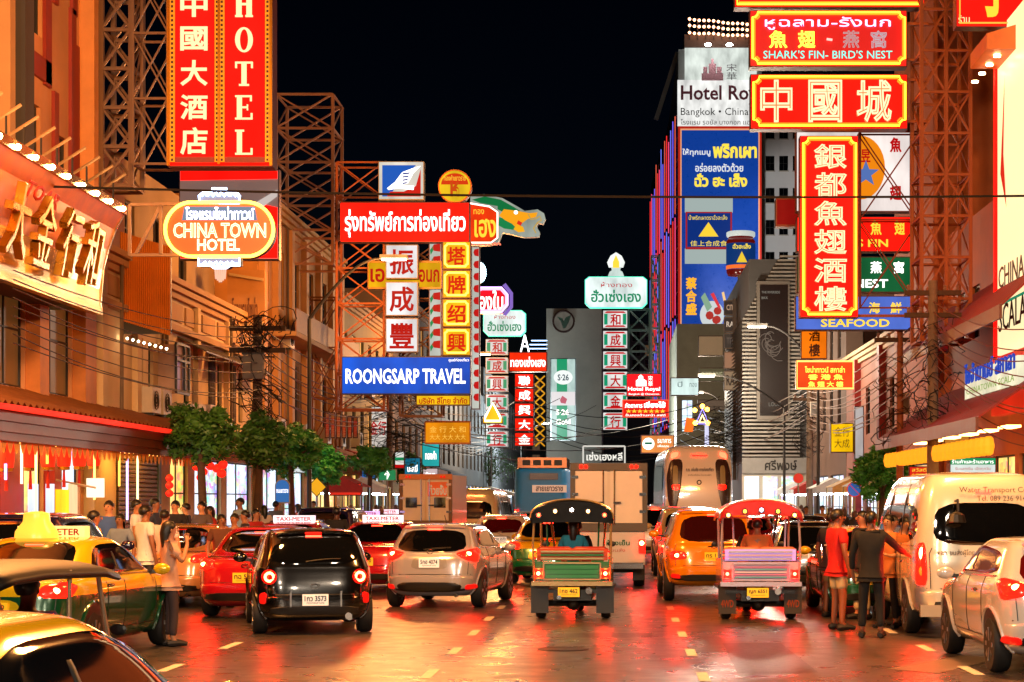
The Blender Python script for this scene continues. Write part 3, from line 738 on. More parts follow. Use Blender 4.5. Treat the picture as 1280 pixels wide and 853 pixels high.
# white top sign
sx0, sx1 = PX(847,YH-1), PX(946,YH-1)
put('sign_face', MB().box((PX(856,YH-1),YH-1,PZ(100,YH-1)),(sx1,YH-.5,PZ(60,YH-1))), glow('e6efe6',.85,True), ht)
put('sign_face', MB().box((sx0,YH-1.02,PZ(157,YH-1)),(sx1,YH-.5,PZ(100.2,YH-1))), glow('f2f2ee',.95,True), ht)
GREYR = paint('8a4050',.6); 
for s_, b_, st in (('Hotel Royal',(851,107,960,131),'bold'),('Bangkok • Chinatown',(851,135,962,147),'flat'),('โรงแรม รอยัล บางกอก แอท ไชน่า',(851,149,960,156),'flat')):
    ptext(s_, b_, YH-1.03, GREYR if st == 'bold' else FR_DARK, ht, st, False)
ptext('宋\n華', (908,80,921,100), YH-1.03, paint('5a5056',.6), ht, 'flat', False)
mb = MB()   # crown-like emblem of small roofs
for (a,b,c,d) in ((877,92,904,101),(879,84,884,92),(896,84,902,92),(886,80,895,92),(889,74,892,80)): mb.box((PX(a,YH-1),YH-1.1,PZ(d,YH-1)),(PX(c,YH-1),YH-1.02,PZ(b,YH-1)))
tag(put('emblem', mb, paint('c58a90',.6), ht), kind='stuff')
# roof terrace with strings of bulbs
put('terrace', MB().box((PX(856,YH),YH+1,hz),(PX(940,YH),YH+14,hz+1.8)), paint('5a4030',.7), ht)
for k, (yl, yr) in enumerate(((24,31),(32,38),(41,45))):
    mb = MB()
    for i in range(13): 
        c = P(862+i*6, yl+(yr-yl)*i/12+math.sin(i)*.6, YH+.5); mb.ball(c, .16, 6, 4)
    tag(put('bulb_string', mb, glow('ffb080', 5.), ht), kind='stuff')
for i in range(8): strut('terrace_post', P(862+i*10,50,YH+.8), P(862+i*10,26,YH+.8), .1, FR_DARK, ht)
for px in (885,912): put('sign_lamp', MB().ball(P(px,56,YH-2), (.35,.3,.15), 8, 5), glow('ffffff', 60., True), ht)
for i in range(3): strut('side_gantry', P(820+i*9,150-i*28,YH+20), P(829+i*9,122-i*28,YH+20), .5, W_GREY, ht)
# blue chilli-paste billboard
bb = thing('blue_billboard', 'huge blue billboard with chilli paste jar and yellow Thai lettering', 'billboard', (hx0,YH-2,PZ(415,YH)))
yb = YH-2.2
def prect(mb, a, b, c, d, y, t=.2): return mb.box((PX(a,y),y,PZ(d,y)),(PX(c,y),y+t,PZ(b,y)))
put('red_border', prect(MB(),848,158,952,416,yb,.6), mat('billboard_red','a01a12',.4,emis='d02a18',estr=.45), bb)
put('gold_line', prect(MB(),850.5,161,949.5,413,yb-.02,.019), mat('billboard_gold','c98a60',.4,emis='ffb080',estr=.5), bb)
put('face', prect(MB(),852,163,948,411,yb-.06,.039), mat('billboard_blue','103a8a',.3,emis='0d3fa0',estr=.5,var=.2,scale=2), bb)
WHT = glow('f0f4f4',.85); YEL = glow('ffe24a',1.0)
T = yb-.065
ptext('ให้ทุกเมนู', (853,186,888,196), T, WHT, bb, 'bold', False); ptext('พริกเผา', (891,180,946,198), T, YEL, bb, 'fat', False)
ptext('อร่อยลงตัวด้วย', (869,204,929,215), T, WHT, bb, 'bold', False); ptext('ฉั่ว ฮะ เส็ง', (868,217,934,234), T, YEL, bb, 'fat', False)
put('jar_glass', prect(MB(),856,247,916,266,T,.02), glow('b8c8c4',.7), bb); put('jar_glass', prect(MB(),856,311,916,330,T,.02), glow('b8c8c4',.7), bb)
put('jar_label_edge', prect(MB(),857,265,915,312,T-.022,.02), glow('c82a30',.6), bb); put('jar_label', prect(MB(),859,266.5,913,309,T-.05,.02), glow('123a94',.6), bb)
put('label_triangle', MB().prism([(PX(a,T),PZ(b,T)) for a,b in ((873,296),(898,296),(885.5,278))],T-.08,T-.055), glow('ffd83a',.9), bb)
ptext('น้ำพริกเผาตราฉั่วฮะเส็ง', (861,269,909,275), T-.055, YEL, bb, 'flat', False); ptext('佳上合成食', (863,301,909,308), T-.055, YEL, bb, 'flat', False)
for i, ch in enumerate('蔡合盛'): ptext(ch, (857,347+i*16,871,362+i*16), T, glow('ffb42a',1.0), bb, 'fat', False)
# bowl of food
bc_ = P(890,394,T)
put('bowl', MB().prism([(bc_.x+1.25*math.cos(t*.2618), bc_.z+1.45*math.sin(t*.2618)) for t in range(24)], T-.03, T), glow('dce4e4',.8), bb)
mb = MB()
for k in range(6): a = random.uniform(0,6.28); mb.prism([(bc_.x+.25+.5*math.cos(a)+.42*math.cos(t*.785), bc_.z+.55*math.sin(a)+.42*math.sin(t*.785)) for t in range(8)], T-.06-.01*k, T-.031)
tag(put('food', mb, glow('c83a30',.7), bb), kind='stuff')
put('greens', MB().prism([(PX(a,T),PZ(b,T)) for a,b in ((876,372),(881,366),(890,384),(884,390))],T-.13,T-.1), glow('9ac0a0',.7), bb)
put('chopstick', MB().prism([(PX(a,T),PZ(b,T)) for a,b in ((906,384),(902,366),(905,365),(909,384))],T-.13,T-.1), glow('ffcf8a',.9), bb)
put('chopstick', MB().prism([(PX(a,T),PZ(b,T)) for a,b in ((898,386),(888,368),(892,366),(901,385))],T-.16,T-.135), glow('e03a40',.9), bb)
# three-dimensional jar model on its stand
yj = 150.
jr = thing('jar_model', 'giant chilli paste jar model with blue label and yellow triangle on a post', 'advertising model', P(926,410,yj))
jc = P(926,340,yj); rj = 18*yj/FPX; hj = 48*yj/FPX
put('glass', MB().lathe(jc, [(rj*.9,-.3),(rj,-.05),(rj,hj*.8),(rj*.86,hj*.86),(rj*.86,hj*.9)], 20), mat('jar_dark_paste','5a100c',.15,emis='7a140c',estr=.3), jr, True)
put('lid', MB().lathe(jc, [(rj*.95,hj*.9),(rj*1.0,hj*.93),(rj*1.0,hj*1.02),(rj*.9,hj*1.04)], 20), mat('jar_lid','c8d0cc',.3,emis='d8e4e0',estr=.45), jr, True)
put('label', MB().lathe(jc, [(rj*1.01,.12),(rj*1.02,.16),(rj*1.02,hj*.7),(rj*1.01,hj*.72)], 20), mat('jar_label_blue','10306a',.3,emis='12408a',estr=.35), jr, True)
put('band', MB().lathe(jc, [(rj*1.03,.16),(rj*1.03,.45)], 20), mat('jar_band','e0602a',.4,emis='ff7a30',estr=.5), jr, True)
put('triangle', MB().prism([(jc.x-.42,jc.z+.6),(jc.x+.42,jc.z+.6),(jc.x,jc.z+1.45)],yj-rj*1.09,yj-rj*1.03), glow('ffd83a',.8), jr)
text('ฉั่วฮะเส็ง', (0,0,1.4,.4), YEL, jr, ((jc.x-.7,yj-rj*1.04,jc.z+1.65),(1,0,0),(0,0,1),(0,-1,0)), 'bold', False)
put('post', MB().tube([P(926,415,yj),P(926,341,yj)], .25, 8), paint('8a7a50',.5,metal=.4), jr)
# white slab block with windows, far right centre
fwn = []
for r_ in range(9):
    for c_ in range(3):
        a = PX(957+c_*17,206); z = PZ(155+r_*40,206)
        if r_ < 6: fwn.append((a, z-1.6, a+.95, z))
block('white_block', 'white apartment block with small dark windows beside the blue billboard', PX(940,206), PX(1010,206), 206, 225, PZ(150,206), paint('e0ded8',.7,var=.06,scale=.4,dirt=.15), 1, fwins=fwn, fr=FR_DARK, sill=FR_WHITE)
# beige/tan wall and sign clutter under the blue billboard
bt = block('tan_annexe', 'beige annexe wall with old painted sign below the blue billboard', PX(846,165), PX(935,165), 165, 190, PZ(405,165), paint('a39a82',.75,var=.2,scale=.5,dirt=.5), 1, fr=FR_DARK, fwins=[(PX(852,165),PZ(540,165),PX(866,165),PZ(500,165),ROOMW)])
# far end of the street: dark blocks closing the view
for i, (a, b, top, y, c, lab) in enumerate(((683,752,386,205,'b0aca0','grey bank building with a round green emblem at its top'),(752,826,405,255,'2e3338','dark tower block behind the stacked gold-shop signs'),
        (596,690,470,262,'34383c','dim distant building closing the street beyond the red vertical sign'),(540,640,520,300,'2a2e32','low dark building at the bend of the street'),(826,862,330,275,'23242a','slim dark tower at the left of the light-strip hotel'))):
    ws = []
    if i in (1, 2):
        for rr_ in range(6):
            for cc in range(4): 
                x = PX(a+6+cc*(b-a-10)/4, y); z = PZ(top+12+rr_*18, y); ws.append((x, z-1.1, x+1.1, z+.4, random.choice([None,None,None,CURTAIN])))
    block('far_block', lab, PX(a,y), PX(b,y), y, y+25, PZ(top,y), paint(c,.8,var=.2,scale=.2,dirt=.3), 1, fwins=ws, fr=FR_DARK)
# ------------------------------------------------------------------ hanging signs
CAB = paint('4a2420', .5, metal=.3, var=.2, scale=3)
STEEL = paint('8a6a50', .5, metal=.5, var=.3, scale=4, dirt=.3)
RUST = paint('a25a30', .65, metal=.3, var=.35, scale=4, dirt=.3)
def ngon(pts, Y, y0, y1): return MB().prism([(PX(a,Y),PZ(b,Y)) for a, b in pts], Y+y0, Y+y1)
def rect_pts(b): return [(b[0],b[3]),(b[2],b[3]),(b[2],b[1]),(b[0],b[1])]
def sign(name, label, b, Y, face, depth=.35, neon=None, rim=None, texts=(), outline=None, group=None, cat='sign', inset=1.2, notch=0, cab=None):
    """cabinet, lit face, optional rim frame or neon tube border, lettering; b and text boxes are photo pixels at depth Y"""
    t = thing(name, label, cat, P((b[0]+b[2])/2, b[3], Y), group=group)
    o = outline or rect_pts(b)
    put('cabinet', ngon(o, Y, 0, depth), cab or CAB, t)
    cx, cy = (b[0]+b[2])/2, (b[1]+b[3])/2
    w, h = b[2]-b[0], b[3]-b[1]
    k = [(cx+(x-cx)*(1-2*inset/w), cy+(y-cy)*(1-2*inset/h)) for x, y in o]
    put('face', ngon(k, Y, -.02, -.003), face, t)
    if rim is not None:
        kk = [(cx+(x-cx)*(1-.8*inset/w), cy+(y-cy)*(1-.8*inset/h)) for x, y in o]
        for i in range(len(kk)):
            p, q = kk[i], kk[(i+1) % len(kk)]
            strut('rim_bar', P(p[0],p[1],Y)+Vector((0,-.03,0)), P(q[0],q[1],Y)+Vector((0,-.03,0)), 1.1*inset*Y/FPX, rim, t, .06)
    if neon is not None:
        for d, mm in ((neon[1], neon[0]),) + (((neon[1]+2.2, neon[2]),) if len(neon) > 2 else ()):
            pts = [(cx+(x-cx)*(1-2*d/w), cy+(y-cy)*(1-2*d/h)) for x, y in o]
            if notch:
                q = []
                n = notch
                x0, y1_, x1, y0_ = pts[0][0], pts[0][1], pts[2][0], pts[2][1]
                q = [(x0+n,y1_),(x1-n,y1_),(x1-n,y1_-n*.5),(x1-n*.5,y1_-n),(x1,y1_-n),(x1,y0_+n),(x1-n*.5,y0_+n),(x1-n,y0_+n*.5),(x1-n,y0_),(x0+n,y0_),(x0+n,y0_+n*.5),(x0+n*.5,y0_+n),(x0,y0_+n),(x0,y1_-n),(x0+n*.5,y1_-n),(x0+n,y1_-n*.5)]
                pts = q
            put('neon_border', MB().tube([P(x,y,Y)+Vector((0,-.09,0)) for x, y in pts], .028*Y/50, 6, True), mm, t)
    for tx in texts:
        s, bx, m, st = tx[:4]
        ptext(s, bx, Y-.024, m, t, st, tx[4] if len(tx) > 4 else True, 'character' if any('\u4e00' <= c <= '\u9fff' for c in s) else 'letter')
    return t
F_RED = glow('f40a04',1.7,True); F_RED2 = glow('ea0804',1.5,True)
F_WHITE = glow('f4f0f0',.95,True); F_YEL = glow('ffc61a',.95,True); F_BLUE = glow('0a4fc0',.8,True)
T_RED = glow('d00c10',.75); T_WHITE = glow('fff6ee',1.6); T_GOLD = glow('ffe9a8',1.25); T_YEL = glow('ffd23a',1.15)
N_ORG = glow('ff9a1c',6.,True); N_YEL = glow('ffc23a',5.); N_PINK = glow('ffa078',2.2); N_WHT = glow('e6dcff',5.); N_CYAN = glow('9affee',4.); N_WARM = glow('ffd9a8',4.)

# --- big red HOTEL sign -----------------------------------------------
Y = 40.
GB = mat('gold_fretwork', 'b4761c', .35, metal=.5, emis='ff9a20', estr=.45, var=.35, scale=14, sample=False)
hs = sign('hotel_sign', 'tall red HOTEL sign with gold fretwork borders and Chinese characters on the left', (210,-140,341,209), Y, F_RED2, .5, cab=paint('5a1a12',.5,metal=.4), inset=2)
for a in (213,269,275,332):
    put('fret_border', MB().box((PX(a,Y),Y-.06,PZ(203,Y)),(PX(a+6,Y),Y-.021,PZ(-136,Y))), GB, hs)
put('fret_border', MB().box((PX(219.3,Y),Y-.06,PZ(204,Y)),(PX(268.7,Y),Y-.021,PZ(197,Y))), mat('dark_fretwork','6a1a10',.5,emis='a02a10',estr=.4,var=.5,scale=16), hs)
put('fret_border', MB().box((PX(281.3,Y),Y-.06,PZ(204,Y)),(PX(331.7,Y),Y-.021,PZ(197,Y))), mat('dark_fretwork','6a1a10'), hs)
for i in range(58):   # studs along the fretwork
    for a in (216,272,278,335):
        if i*5.8-130 > -6: put('stud', MB().cbox((PX(a,Y),Y-.065,PZ(i*5.8-130,Y)),(.045,.012,.05)), mat('fret_stud','3a1208',.5), hs)
strut('centre_rib', P(274.5,206,Y)+Vector((0,-.07,0)), P(274.5,-136,Y)+Vector((0,-.07,0)), .05, GOLD, hs)
strut('edge_rib', P(211.5,208,Y)+Vector((0,-.07,0)), P(211.5,-138,Y)+Vector((0,-.07,0)), .06, GOLD, hs)
strut('edge_rib', P(339.5,208,Y)+Vector((0,-.07,0)), P(339.5,-138,Y)+Vector((0,-.07,0)), .06, GOLD, hs)
for ch, y0, y1 in (('中',-8,22),('國',34,64),('大',76,108),('酒',119,150),('店',160,194)):
    ptext(ch, (226,y0,260,y1), Y-.024, T_GOLD, hs, 'bold', False, push=.03)
def serif(ch, b, Y, m, par):
    x0, y0, x1, y1 = b; w = x1-x0; h = y1-y0; mb = MB(); s = .30*w; t = .07*h; yf, yb_ = Y-.06, Y-.026
    def r(a, c, d, e): mb.box((PX(x0+a,Y),yf,PZ(y0+e,Y)),(PX(x0+d,Y),yb_,PZ(y0+c,Y)))
    if ch == 'H':
        for q in (.06*w, .64*w):
            r(q,t+.1,q+s,h-t-.1); r(q-.06*w,0,q+s+.06*w,t); r(q-.06*w,h-t,q+s+.06*w,h)
        r(.06*w+s+.1,h*.46,.64*w-.1,h*.54)
    elif ch == 'T':
        r(.36*w,t*1.05,.64*w,h-t-.1); r(0,0,w,t); r(0,t+.1,.1*w,.26*h); r(.9*w,t+.1,w,.26*h); r(.22*w,h-t,.78*w,h)
    elif ch in 'EL':
        r(.1*w,t+.1,.38*w,h-t-.1); r(0,h-t,w*.98,h); r(.88*w,.74*h,.98*w,h-t-.1)
        if ch == 'E': r(0,0,w*.94,t); r(.84*w,t+.1,.94*w,.24*h); r(.39*w,h*.46,.72*w,h*.53); r(.66*w,.38*h,.73*w,.455*h); r(.66*w,.535*h,.73*w,.62*h)
        else: r(0,0,.5*w,t)
    elif ch == 'O':
        n = 28; ps = []
        for k in range(n):
            a = 2*math.pi*k/n; ps.append((math.cos(a), math.sin(a)))
        base = len(mb.v)
        for yy in (yf, yb_):
            for (rx, ry) in ((.5*w,.5*h),(.24*w,.43*h)):
                for c, s_ in ps: mb.v.append((PX(x0+w/2+rx*c,Y), yy, PZ(y0+h/2-ry*s_,Y)))
        for k in range(n):
            j = (k+1) % n
            mb.f += [(base+k,base+j,base+n+j,base+n+k),(base+k,base+2*n+k,base+2*n+j,base+j),(base+n+k,base+n+j,base+3*n+j,base+3*n+k)]
    put('letter', mb, m, par)
for ch, y0, y1 in (('H',-10,22),('O',35,66),('T',78,108),('E',120,150),('L',163,194)):
    serif(ch, (294.5,y0,316.5,y1), Y, T_GOLD, hs)

# grey and red billboard behind it
t = sign('swoosh_billboard', 'grey and red billboard with white swoosh below the HOTEL sign', (224,212,349,325), 50., mat('billboard_grey','8a7f80',.4,emis='c0b0b0',estr=.12), .3)
put('red_field', ngon([(226,323),(347,323),(347,260),(330,256),(226,300)],50.,-.05,-.022), F_RED, t)
put('red_field', ngon([(226,226),(347,224),(347,214),(226,214)],50.,-.05,-.022), F_RED2, t)
put('swoosh', ngon([(300,266),(347,238),(347,246),(312,272)],50.,-.075,-.052), glow('e8d8d0',.7), t)

# --- oval CHINA TOWN HOTEL neon -----------------------------------------
Y = 37.
ov = []
for k in range(40):
    a = 2*math.pi*k/40; ov.append((275+33.5*(1 if math.cos(a) > 0 else -1)+34*math.cos(a), 287.5-34*math.sin(a)))
ct = thing('oval_hotel_sign', 'orange oval neon hotel sign with blue pagoda tops on the left', 'sign', P(275,355,Y))
put('cabinet', ngon(ov, Y, 0, .35), CAB, ct)
put('face', ngon([(275+(x-275)*.97,287.5+(y-287.5)*.95) for x,y in ov], Y, -.03, -.004), mat('oval_orange','c03a10',.4,emis='ff4a12',estr=.75,sample=True), ct)
put('neon_border', MB().tube([P(x,y,Y)+Vector((0,-.07,0)) for x, y in ov], .035, 6, True), glow('ffc040',5.,True), ct)
put('name_band', ngon([(231,259),(319,259),(322,276),(228,276)], Y, -.05, -.031), glow('8aa0b8',.7), ct)
ptext('โรงแรมไชน่าทาวน์', (232,259,318,275), Y-.052, N_WHT, ct, 'neon', True, push=.02)
ptext('CHINA TOWN', (217,279,333,298), Y-.032, glow('ffcf9a',3.), ct, 'neon', True, push=.03)
ptext('HOTEL', (247,299,300,314), Y-.032, glow('ffd9b0',3.), ct, 'neon', True, push=.03)
BLN = glow('bcd4ff',6.,True)
for nm, pts in (('pagoda_top',[(250,254),(250,246),(256,241),(266,241),(266,237),(284,237),(284,241),(296,241),(300,246),(300,254)]),('pagoda_base',[(249,321),(300,321),(300,332),(288,332),(284,335),(268,335),(264,332),(249,332)])):
    put(nm, ngon(pts, Y, 0, .3), paint('4a5a70',.5), ct)
    put('neon_tube', MB().tube([P(x,y,Y)+Vector((0,-.06,0)) for x, y in pts], .03, 6, True), BLN, ct)
    cy = sum(p[1] for p in pts)/len(pts)
    put('neon_tube', MB().tube([P(x,cy+math.sin(x*.9)*2.4,Y)+Vector((0,-.05,0)) for x in range(253,298,2)], .02, 5), BLN, ct)
for i in range(6): put('tassel_strand', MB().tube([P(269+i*2.6,336,Y),P(270+i*2.2,354-abs(i-2.5)*2,Y)], .018, 4), glow('ffc0a0',1.), ct)
for a, b in (((163,256),(230,255)),((163,319),(225,319)),((170,318),(201,257)),((162,256),(162,320)),((201,256),(201,319))): strut('bracket_bar', P(*a,Y), P(*b,Y), .06, STEEL, ct)

# --- ROONGSARP travel group ---------------------------------------------
Y = 60.
sign('red_thai_sign', 'wide red sign with white Thai lettering above the white squares', (425,253,587,303), Y, F_RED, .4, texts=[('รุ่งทรัพย์การท่องเที่ยว',(431,262,582,297),T_WHITE,'bold')])
t = sign('travel_logo_sign', 'square blue and red logo box standing above the red Thai sign', (473,202,530,250), Y, glow('e8e0d0',.9,True), .4, cab=paint('8a7a50',.5), inset=1)
put('blue_field', ngon([(478,246),(478,207),(520,207),(499,229),(486,246)],Y,-.04,-.022), glow('1460c8',.8), t)
put('red_field', ngon([(484,246),(488,240),(505,240),(520,233),(526,212),(526,246)],Y,-.045,-.022), glow('e02018',.8), t)
put('wing_emblem', ngon([(484,236),(494,228),(503,216),(516,211),(526,208),(517,217),(510,230),(499,232),(518,233),(517,238),(498,236),(486,238)],Y,-.065,-.046), T_WHITE, t)
for i in range(4): put('emblem_bar', ngon([(504,217+i*4),(513-i*1.2,216+i*4),(512-i*1.2,218+i*4),(503,219+i*4)],Y,-.08,-.066), glow('1040a0',.7), t)
c = [(568.5+21*math.cos(k*.2244),233-21*math.sin(k*.2244)) for k in range(28)]
t = sign('round_yellow_sign', 'round yellow and red lit sign on top of the red Thai sign', (547,212,590,254), Y, glow('ffcf20',.95,True), .35, outline=c, cab=paint('c06a10',.5), inset=1.6)
put('red_arc', ngon([(568.5+17*math.cos(a),231-14*math.sin(a)) for a in [math.pi*k/14 for k in range(15)]],Y,-.04,-.022), glow('e03a10',.85), t)
ptext('ทองคำเยาวราช', (555,219,582,226), Y-.042, T_YEL, t, 'flat', False); ptext('ห', (563,228,574,246), Y-.045, glow('d04a10',.9), t, 'bold', False)
for i, (ch, y0) in enumerate((('振',306),('成',352.5),('豐',398))):
    sign('white_square_sign', f'white square lightbox with red character, {["top","middle","bottom"][i]} of the column of three', (482,y0,522.5,y0+42.5), Y-.3, F_WHITE, .35, cab=paint('6a5a50',.5), texts=[(ch,(487,y0+6,517.5,y0+38),T_RED,'bold',False)], group='column of white square signs')
for i, (ch, y0) in enumerate((('塔',302),('牌',338),('绍',374),('興',410))):
    sign('yellow_square_sign', f'yellow square lightbox with red character, {["topmost","second","third","bottom"][i]} of the column of four', (553,y0,588.5,y0+35), Y-.2, glow('ffb912',.95,True), .35, neon=(glow('ffd24a',2.5),3.5), notch=2.5, texts=[(ch,(559,y0+7,582,y0+30),glow('e01c08',.9),'bold',False)], group='column of yellow square signs')
sign('yellow_thai_sign', 'wide yellow Thai sign half hidden behind the white squares', (460,327,552,361), Y+.6, glow('f2b20c',.85,True), .3, rim=paint('b07a10',.5), texts=[('เอ',(463,336,481,353),T_RED,'bold'),('อนก',(524,337,549,353),T_RED,'bold')])
sign('blue_travel_sign', 'wide blue sign with large white capital letters', (427,446,588.5,493), Y-.2, F_BLUE, .4, cab=paint('102a5a',.5), texts=[('ROONGSARP TRAVEL',(432,461,582,480),T_WHITE,'bold'),('ศูนย์ท่องเที่ยว',(561,448,586,453),T_WHITE,'flat',False)])
sign('yellow_company_sign', 'small yellow company sign directly under the blue travel sign', (520,494,588,507), Y-.1, glow('ffc814',.95,True), .25, texts=[('บริษัท สีไทย จำกัด',(524,496.5,584,505),T_RED,'bold')])
sign('orange_rate_sign', 'plain orange lightbox with faint rows hanging below the yellow company sign', (531,527,588,555), 66., glow('ff9a12',.85,True), .3, rim=paint('c06a10',.5), texts=[('金 行 大 和',(537,533,582,541),glow('ffc04a',1.),'flat',False),('大大 大大 大大',(537,543,582,550),glow('ffc04a',1.),'flat',False)])
# ornamented vertical strips beside the columns
for i, (a, y0, b, y1, Yd, lab) in enumerate(((536,302,552,446,61.,'green and red scalloped light strip between the white and yellow squares'),(589,308,600,512,64.,'narrow white strip with red scallops right of the yellow squares'))):
    t = sign('scalloped_strip', lab, (a,y0,b,y1), Yd, glow('d8dcd0',.7,True), .2)
    n = int((y1-y0)/15)
    for k in range(n):
        yc = y0+8+k*(y1-y0-8)/n; xm = (a+b)/2; w = (b-a)/2
        put('scallop', ngon([(b-1.5,yc-5),(xm-w*.2,yc-4),(xm-w*.5,yc),(xm-w*.2,yc+4),(b-1.5,yc+5)],Yd,-.04,-.022), glow('d01818',.8), t)
        if i == 0: put('green_leaf', ngon([(a+1.5,yc+3),(a+6,yc-3),(a+6,yc+3),(a+2.5,yc+9)],Yd,-.04,-.022), glow('1a9a5a',.7), t)
# --- dragon sign -----------------------------------------------------------
Y = 75.
dr = thing('dragon_sign', 'green and gold neon dragon head sign reaching over the street', 'sign', P(610,352,Y))
body = [(588,246),(605,243),(628,248),(646,258),(656,264),(672,262),(680,267),(682,274),(679,280),(672,279),(671,284),(675,291),(674,296),(655,297),(640,293),(628,291),(626,296),(622,305),(606,307),(588,307)]
put('cabinet', ngon(body[::-1], Y, 0, .35), paint('c8c0b0',.5), dr)
put('white_face', ngon([(x,y) for x,y in body[::-1]], Y, -.02, -.003), glow('cfd8c8',.55,True), dr)
put('green_neck', ngon([(590,250),(606,246),(626,250),(642,259),(650,264),(646,272),(634,268),(622,262),(622,258),(600,254)][::-1],Y,-.045,-.022), glow('128a4a',.6), dr)
put('green_beard', ngon([(624,272),(640,276),(648,282),(644,288),(630,286),(623,282)][::-1],Y,-.045,-.022), glow('1fa05a',.6), dr)
put('gold_face', ngon([(630,262),(646,264),(662,267),(672,266),(670,272),(660,274),(652,280),(646,286),(640,280),(632,276),(624,270)][::-1],Y,-.065,-.046), glow('ffa81a',.9), dr)
put('eye', MB().ball(P(645,266,Y)+Vector((0,-.08,0)),.08,8,6), T_WHITE, dr)
put('jaw', ngon([(646,281),(654,284),(656,290),(648,291),(642,287)][::-1],Y,-.07,-.05), glow('ffb41a',.9), dr)
put('tongue', ngon([(648,276),(653,279),(651,283),(646,280)][::-1],Y,-.085,-.071), glow('e02a20',.9), dr)
put('whisker', MB().tube([P(x,y,Y)+Vector((0,-.09,0)) for x,y in ((660,268),(664,275),(670,274),(675,271),(677,276),(672,279),(667,286),(670,292))], .025, 5), glow('c8a24a',.9), dr)
put('red_panel', ngon([(588,255),(612,259),(622,266),(622,298),(614,304),(588,304)][::-1],Y,-.09,-.05), glow('e8360c',.85,True), dr)
put('neon_border', MB().tube([P(x,y,Y)+Vector((0,-.11,0)) for x,y in ((588,255),(612,259),(622,266),(622,298),(614,304),(588,304))], .03, 5), glow('ffd0c0',2.5), dr)
ptext('เฮง', (593,274,620,297), Y-.092, T_YEL, dr, 'bold'); ptext('ทอง', (592,262,605,268), Y-.092, T_YEL, dr, 'flat', False)
mb = MB()
for k in range(9): mb.tube([P(588+k*4.4+2.2*math.cos(a*.6),307-2.6*math.sin(a*.6),Y)+Vector((0,-.05,0)) for a in range(6)], .035, 5)
tag(put('cloud_scallops', mb, glow('ff7a5a',1.3), dr), kind='stuff')
# starburst
st = thing('starburst_light', 'blue white starburst neon beside the dragon sign', 'neon light', P(601,355,88.))
for k in range(14):
    a = math.pi*(-.5+k/13)
    put('ray', MB().tube([P(599,341,88.),P(599+9*math.cos(a),341-13*math.sin(a),88.)], .03, 4), glow('c8f0ff',5.), st)
put('hub', MB().ball(P(600,348,88.),(.12,.08,.25),8,6), glow('fff0c0',3.,True), st)
# red octagon gold shop sign
Y = 88.
oc = [(592,364),(600,358.5),(628,358.5),(636,368),(636,382),(628,392),(600,392),(592,386)][::-1]
t = sign('octagon_sign', 'red octagon gold-shop sign with violet neon edges', (592,358,637,393), Y, glow('d81020',.85,True), .3, outline=oc, neon=(glow('c89aff',2.2),1.5,glow('ff8ab0',2.)), texts=[('ทองใบ',(590,363,629,388),T_WHITE,'bold')])
put('violet_wing', ngon([(628,357),(632,354),(641,366),(641,384),(632,395),(628,393),(637,383),(637,368)][::-1],Y,.02,.15), glow('8a6ac8',.9), t)
# cyan topped gold-shop sign and its square column (left one, nearer; then the right one)
def gold_shop(a0, y0, b0, y1, Y, txt, colx, boxes, lab, cut):
    w = b0-a0
    oc = [(a0,y0+4),(a0+5,y0),(b0-5,y0),(b0,y0+4),(b0,y1-6),(b0-6,y1),(a0+6,y1),(a0,y1-6)][::-1]
    t = sign('gold_shop_sign', lab+' white sign with green Thai lettering and cyan rim', (a0,y0,b0,y1), Y, glow('e8f6f2',1.05,True), .5, outline=oc, cab=mat('cyan_rim','3a9a8a',.4,emis='4affd0',estr=.9,sample=True), inset=.8,
        texts=[(txt,(a0+w*.10,y0+(y1-y0)*.42,b0-w*.10,y1-(y1-y0)*.18),glow('0a9a6a',.75),'bold'),('ห้างทอง',(a0+w*.26,y0+(y1-y0)*.17,b0-w*.24,y0+(y1-y0)*.34),glow('d02a30',.8),'flat',False)])
    for i, (ch, yy) in enumerate(boxes):
        x0, x1 = colx; h = boxes[1][1]-boxes[0][1]-3.
        s = sign('character_square', f'white square with red character and green bars, {["topmost","second","third","fourth","fifth","lowest"][i]} of the {cut}', (x0,yy,x1,yy+h), Y, glow('f0eeea',.9,True), .3, cab=paint('3a3a3a',.5), inset=.6,
            texts=[(ch,(x0+(x1-x0)*.30,yy+h*.2,x1-(x1-x0)*.28,yy+h*.84),T_RED,'bold',False)], group='gold-shop character squares')
        for xa, xb in ((x0+1.6,x0+6),(x1-6,x1-1.6)): put('green_bar', ngon([(xa,yy+h-4.5),(xb,yy+h-4.5),(xb,yy+4.5),(xa,yy+4.5)],Y,-.04,-.022), glow('14a070',.8), s)
        for ya in (yy+1.4,yy+h-3.6): put('red_edge', ngon([(x0+2,ya+2.2),(x1-2,ya+2.2),(x1-5,ya),(x0+5,ya)],Y,-.04,-.022), glow('d81c20',.8), s)
    return t
gold_shop(604,388,657,420, 95., 'ฮั่วเซ่งเฮง', (607,635), [(c,424+i*23) for i, c in enumerate('和成興大金行')], 'smaller left', 'left column')
gold_shop(731,346,809,385, 120., 'ฮั่วเซ่งเฮง', (753.5,784.5), [(c,388+i*25.5) for i, c in enumerate('和成興大金行')], 'larger right', 'right column')
fl = thing('flame_ornament', 'white and gold flame-shaped lamp on top of the larger gold-shop sign', 'lamp ornament', P(770,345,120.))
put('petal', ngon([(761,334),(759,328),(763,320),(770,315.5),(777,320),(781,328),(779,334)][::-1],120.,0,.3), glow('eef4ee',1.1,True), fl)
put('flame', ngon([(766,335),(766,328),(770,319),(774,328),(774,335)][::-1],120.,-.06,-.01), glow('ffc43a',1.3), fl)
